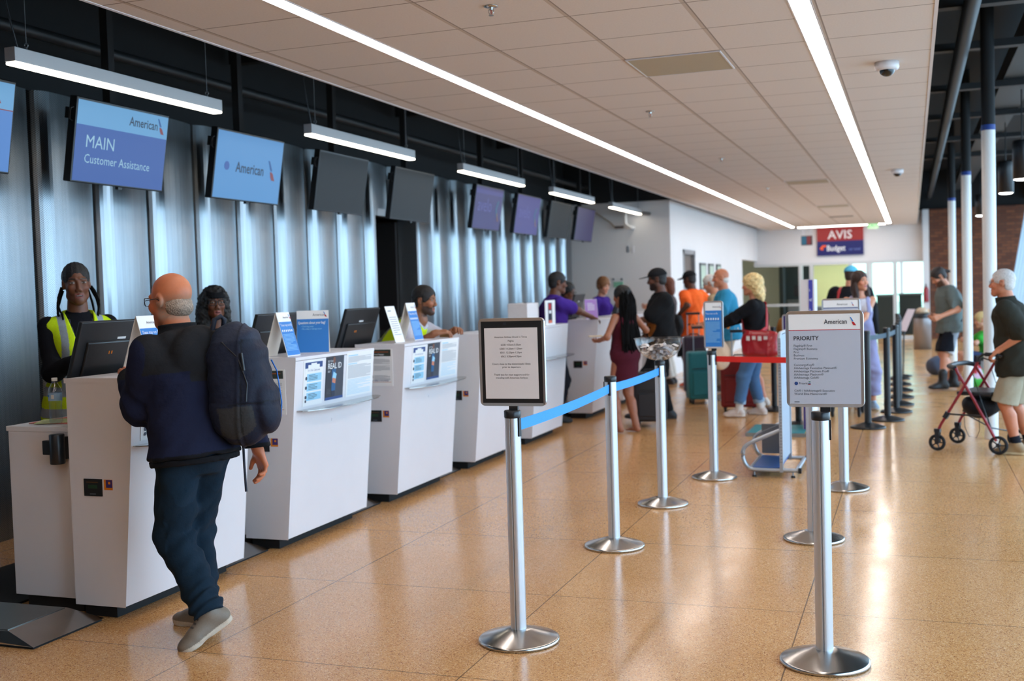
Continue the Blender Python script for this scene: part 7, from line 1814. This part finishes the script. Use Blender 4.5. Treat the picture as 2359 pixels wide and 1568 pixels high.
# walking frame
wf = thing('walking_frame', 'dark red four wheeled walking frame with a black seat and basket', 'walking frame', (.45, 10.55, 0))
rm = mat('rollator_red', S(140, 24, 36), .35, .3, coat=.4)
yn, yf = 10.34, 10.86
for y, nm in ((yn, 'near'), (yf, 'far')):
    MB().tube([(.705, y, .12), (.52, y, .47), (.385, y, .70), (.37, y, .74)], .013, 10, rm).build('rear_leg', parent=wf)
    MB().tube([(.20, y, .16), (.235, y, .24), (.42, y, .55), (.50, y, .69), (.56, y, .80)], .013, 10, rm).build('front_leg', parent=wf)
    b = MB(); b.tube([(.545, y, .775), (.57, y, .84), (.60, y, .865), (.70, y, .865), (.76, y, .85)], .012, 10, black_plastic); b.build('handle_tube', parent=wf)
    MB().tube([(.62, y, .866), (.73, y, .862)], .018, 10, black_rubber).build('grip', parent=wf)
    MB().tube([(.60, y, .835), (.66, y, .815), (.72, y, .81)], .006, 8, black_plastic).build('brake_lever', parent=wf)
    MB().tube([(.60, y, .84), (.50, y + .03, .70), (.58, y + .02, .45), (.68, y, .16)], .004, 6, black_plastic).build('brake_cable', parent=wf)
    for (x, r_, nm2) in ((.20, .075, 'front_wheel'), (.72, .082, 'rear_wheel')):
        b = MB(); b.tube([(x + (r_ - .014) * math.cos(a), y, r_ + .003 + (r_ - .014) * math.sin(a)) for a in np.linspace(0, 2 * math.pi, 25)[:-1]], .014, 8, black_rubber, True)
        for a in np.linspace(0, 2 * math.pi, 6)[:-1]: b.tube([(x, y, r_ + .003), (x + (r_ - .02) * math.cos(a), y, r_ + .003 + (r_ - .02) * math.sin(a))], .006, 6, black_plastic)
        b.cone((x, y - .016, r_ + .003), (x, y + .016, r_ + .003), .018, .018, 12, black_plastic); b.build(nm2, parent=wf)
    b = MB(); b.box(.185, .225, y - .022, y - .015, .08, .19, black_plastic); b.box(.185, .225, y + .015, y + .022, .08, .19, black_plastic); b.box(.18, .23, y - .022, y + .022, .17, .20, black_plastic); b.build('fork', parent=wf)
    b = MB(); b.obox((.285, y, .325), (.5, 0, .86), (0, 1, 0), (.86, 0, -.5), .03, .02, .02, black_plastic); b.build('height_knob', parent=wf)
MB().box(.36, .66, yn + .03, yf - .03, .50, .535, black_plastic).build('seat', parent=wf, bevel=.012)
MB().tube([(.36, yn, .74), (.30, yn + .04, .755), (.28, (yn + yf) / 2, .76), (.30, yf - .04, .755), (.36, yf, .74)], .022, 10, mat('backrest_pad', S(34, 40, 48), .4)).build('backrest_bar', parent=wf)
V = nets(lambda P: smax(el(P, (.50, 10.60, .40), (.155, .21, .12)), P[:, 2] - .47, .02) + .006 * wob(P, 25), v3(.32, 10.36, .25), v3(.68, 10.84, .5), .012)
o = mesh_obj('basket_bag', [V], M_bag, wf, S(20, 22, 28)); o.location = (-.45, -10.55, 0)
for z, x0, x1 in ((.33, .30, .60), (.34, .33, .62)):
    pass
b = MB(); b.tube([(.30, yn, .335), (.595, yn, .33)], .008, 8, black_plastic); b.build('side_brace', parent=wf); b = MB(); b.tube([(.30, yf, .335), (.595, yf, .33)], .008, 8, black_plastic); b.build('side_brace', parent=wf)
b = MB(); b.tube([(.46, yn + .02, .33), (.58, yn + .26, .2), (.70, yf, .14)], .006, 8, black_plastic); b.tube([(.46, yf - .02, .33), (.58, yf - .26, .2), (.70, yn, .14)], .006, 8, black_plastic); b.build('cross_brace', parent=wf)
MB().tube([(.42, yn + .05, .32), (.425, yn + .05, .22), (.46, yn + .05, .14), (.52, yn + .06, .13), (.55, yn + .05, .20), (.55, yn + .04, .32)], .003, 6, black_plastic).build('strap_loop', parent=wf)
wf.location = (.50, 10.64, 0); wf.rotation_euler = (0, 0, -.36)
# trash can, tilted info stand, far counters
t = thing('trash_can', 'round steel and dark trash can with a domed lid near the brick wall', 'trash can', (.20, 26.0, 0))
MB().lathe([(0, .0), (.185, 0), (.185, .70)], m=mat('trash_steel', S(150, 146, 148), .3, .7), n=32).build('bin_body', parent=t, local=True)
MB().lathe([(.19, .68), (.195, .70), (.195, .78), (.18, .79)], m=black_plastic, n=32).build('rim', parent=t, local=True)
MB().lathe([(0, .92), (.06, .91), (.12, .87), (.14, .79), (0, .79)], m=mat('trash_dome', S(196, 168, 140), .4), n=28).build('dome_lid', parent=t, local=True)
t = thing('info_stand', 'tilted pale info sheet on a thin black stand at the end of the black posts', 'sign stand', (-.13, 18.75, 0))
up = Vector((.115, .0, .34)).normalized(); MB().obox((.04, 0, .89), X_, up, Vector((0, -1, 0)), .085, .185, .008, black_plastic).build('board', parent=t, local=True)
b = MB(); vs = [(-.095, -.010, .722), (.035, -.010, .712), (.175, -.010, 1.06), (.06, -.010, 1.065)]; b.add(vs + [(x, y + .006, z) for x, y, z in vs], [(0, 1, 2, 3), (4, 5, 6, 7), (0, 1, 5, 4), (1, 2, 6, 5), (2, 3, 7, 6), (3, 0, 4, 7)], mat('pale_pink_sheet', S(228, 206, 206), .5)); b.build('sheet', parent=t, local=True)
MB().tube([(.0, .0, .72), (-.02, .0, .03)], .012, 8, black_plastic).build('pole', parent=t, local=True); MB().lathe([(0, 0), (.14, 0), (.14, .012), (.03, .03), (0, .03)], (-.02, 0, 0), m=black_plastic, n=24).build('base', parent=t, local=True)
fcm = mat('far_desk_grey', S(126, 136, 142), .6)
for (x0, x1, y0, y1, h, m, lab) in ((-3.3, -1.0, 32.2, 32.8, 1.05, fcm, 'long grey rental desk beyond the glazed end wall'), (-.90, -.45, 31.6, 32.4, 1.15, mat('far_dark_cabinet', S(44, 52, 48), .6), 'dark cabinet beyond the glazed end wall'), (-.35, .25, 33.0, 33.8, 1.15, mat('far_dark_cabinet', S(44, 52, 48), .6), 'dark block at the right end beyond the glazed wall')):
    t = thing('rental_desk', lab, 'desk', ((x0 + x1) / 2, (y0 + y1) / 2, 0)); MB().box(x0, x1, y0, y1, 0, h - .05, m).build('body', parent=t, bevel=.01); MB().box(x0 - .03, x1 + .03, y0 - .03, y1 + .03, h - .05, h, mat('far_worktop', S(96, 104, 100), .4)).build('worktop', parent=t)
for (x, y, lab) in ((-2.2, 32.4, 'dark monitor on the far rental desk, left one'), (-2.9, 32.4, 'dark monitor on the far rental desk, behind the glass door frame'), (-1.5, 32.4, 'dark monitor on the far rental desk, right one')):
    t = thing('far_monitor', lab, 'monitor', (x, y, 1.05)); MB().box(-.24, .24, -.02, .02, .10, .42, black_plastic).build('shell', parent=t, local=True, bevel=.006); MB().box(-.03, .03, -.03, .03, 0, .12, black_plastic).build('stand', parent=t, local=True)
t = thing('fire_extinguisher', 'red fire extinguisher on the corner beside the brick wall', 'fire extinguisher', (.33, 30.18, .95)); MB().lathe([(0, 0), (.06, 0), (.065, .02), (.065, .30), (.05, .36), (.02, .39), (0, .39)], m=mat('extinguisher_red', S(150, 30, 34), .3), n=20).build('cylinder', parent=t, local=True); MB().cone((0, 0, .39), (0, 0, .46), .015, m=black_plastic).build('valve', parent=t, local=True)
t = thing('yellow_box', 'orange yellow wall box below the fire extinguisher', 'box', (.34, 30.2, .55)); MB().box(-.06, .06, -.03, .045, 0, .22, mat('amber_box', S(226, 150, 20), .5)).build('case', parent=t, local=True, bevel=.008)
# ------------------------------------------------------------------ finer pieces go under the part they belong to
NEST = {'print': ('panel', 'board', 'pocket', 'sheet', 'front_board', 'holder', 'base'), 'emblem': ('shell',), 'rear_cover': ('shell',), 'screen': ('shell',), 'display': ('housing',), 'sensor': ('housing',), 'side_handle': ('housing',),
        'glass_bulb': ('frame_arms',), 'dome': ('housing',), 'label_mark': ('label_band',), 'zip': ('main_pack', 'shell'), 'zip_pull': ('main_pack',), 'bungee_cord': ('main_pack',), 'front_pocket': ('shell',), 'jacket_hem': ('fleece_jacket',),
        'jeans_cuff': ('jeans',), 'base_print': ('base',), 'tower_print': ('tower_body',), 'ruler_marks': ('upright_frame',), 'handle_grip': ('handle_rods',), 'camera_lens': ('camera_body',), 'brake_lever': ('grip',), 'picture': ('frame',), 'weight_display': (), 'belt_clip': ('cassette',)}
for o in list(bpy.data.objects):
    p = o.parent
    if p is None or p.parent is not None or o.type != 'MESH': continue
    k = o.name.split('.')[0]
    for tn in NEST.get(k, ()):
        c = [q for q in p.children if q.name.split('.')[0] == tn and q is not o]
        if c: o.parent = c[0]; break
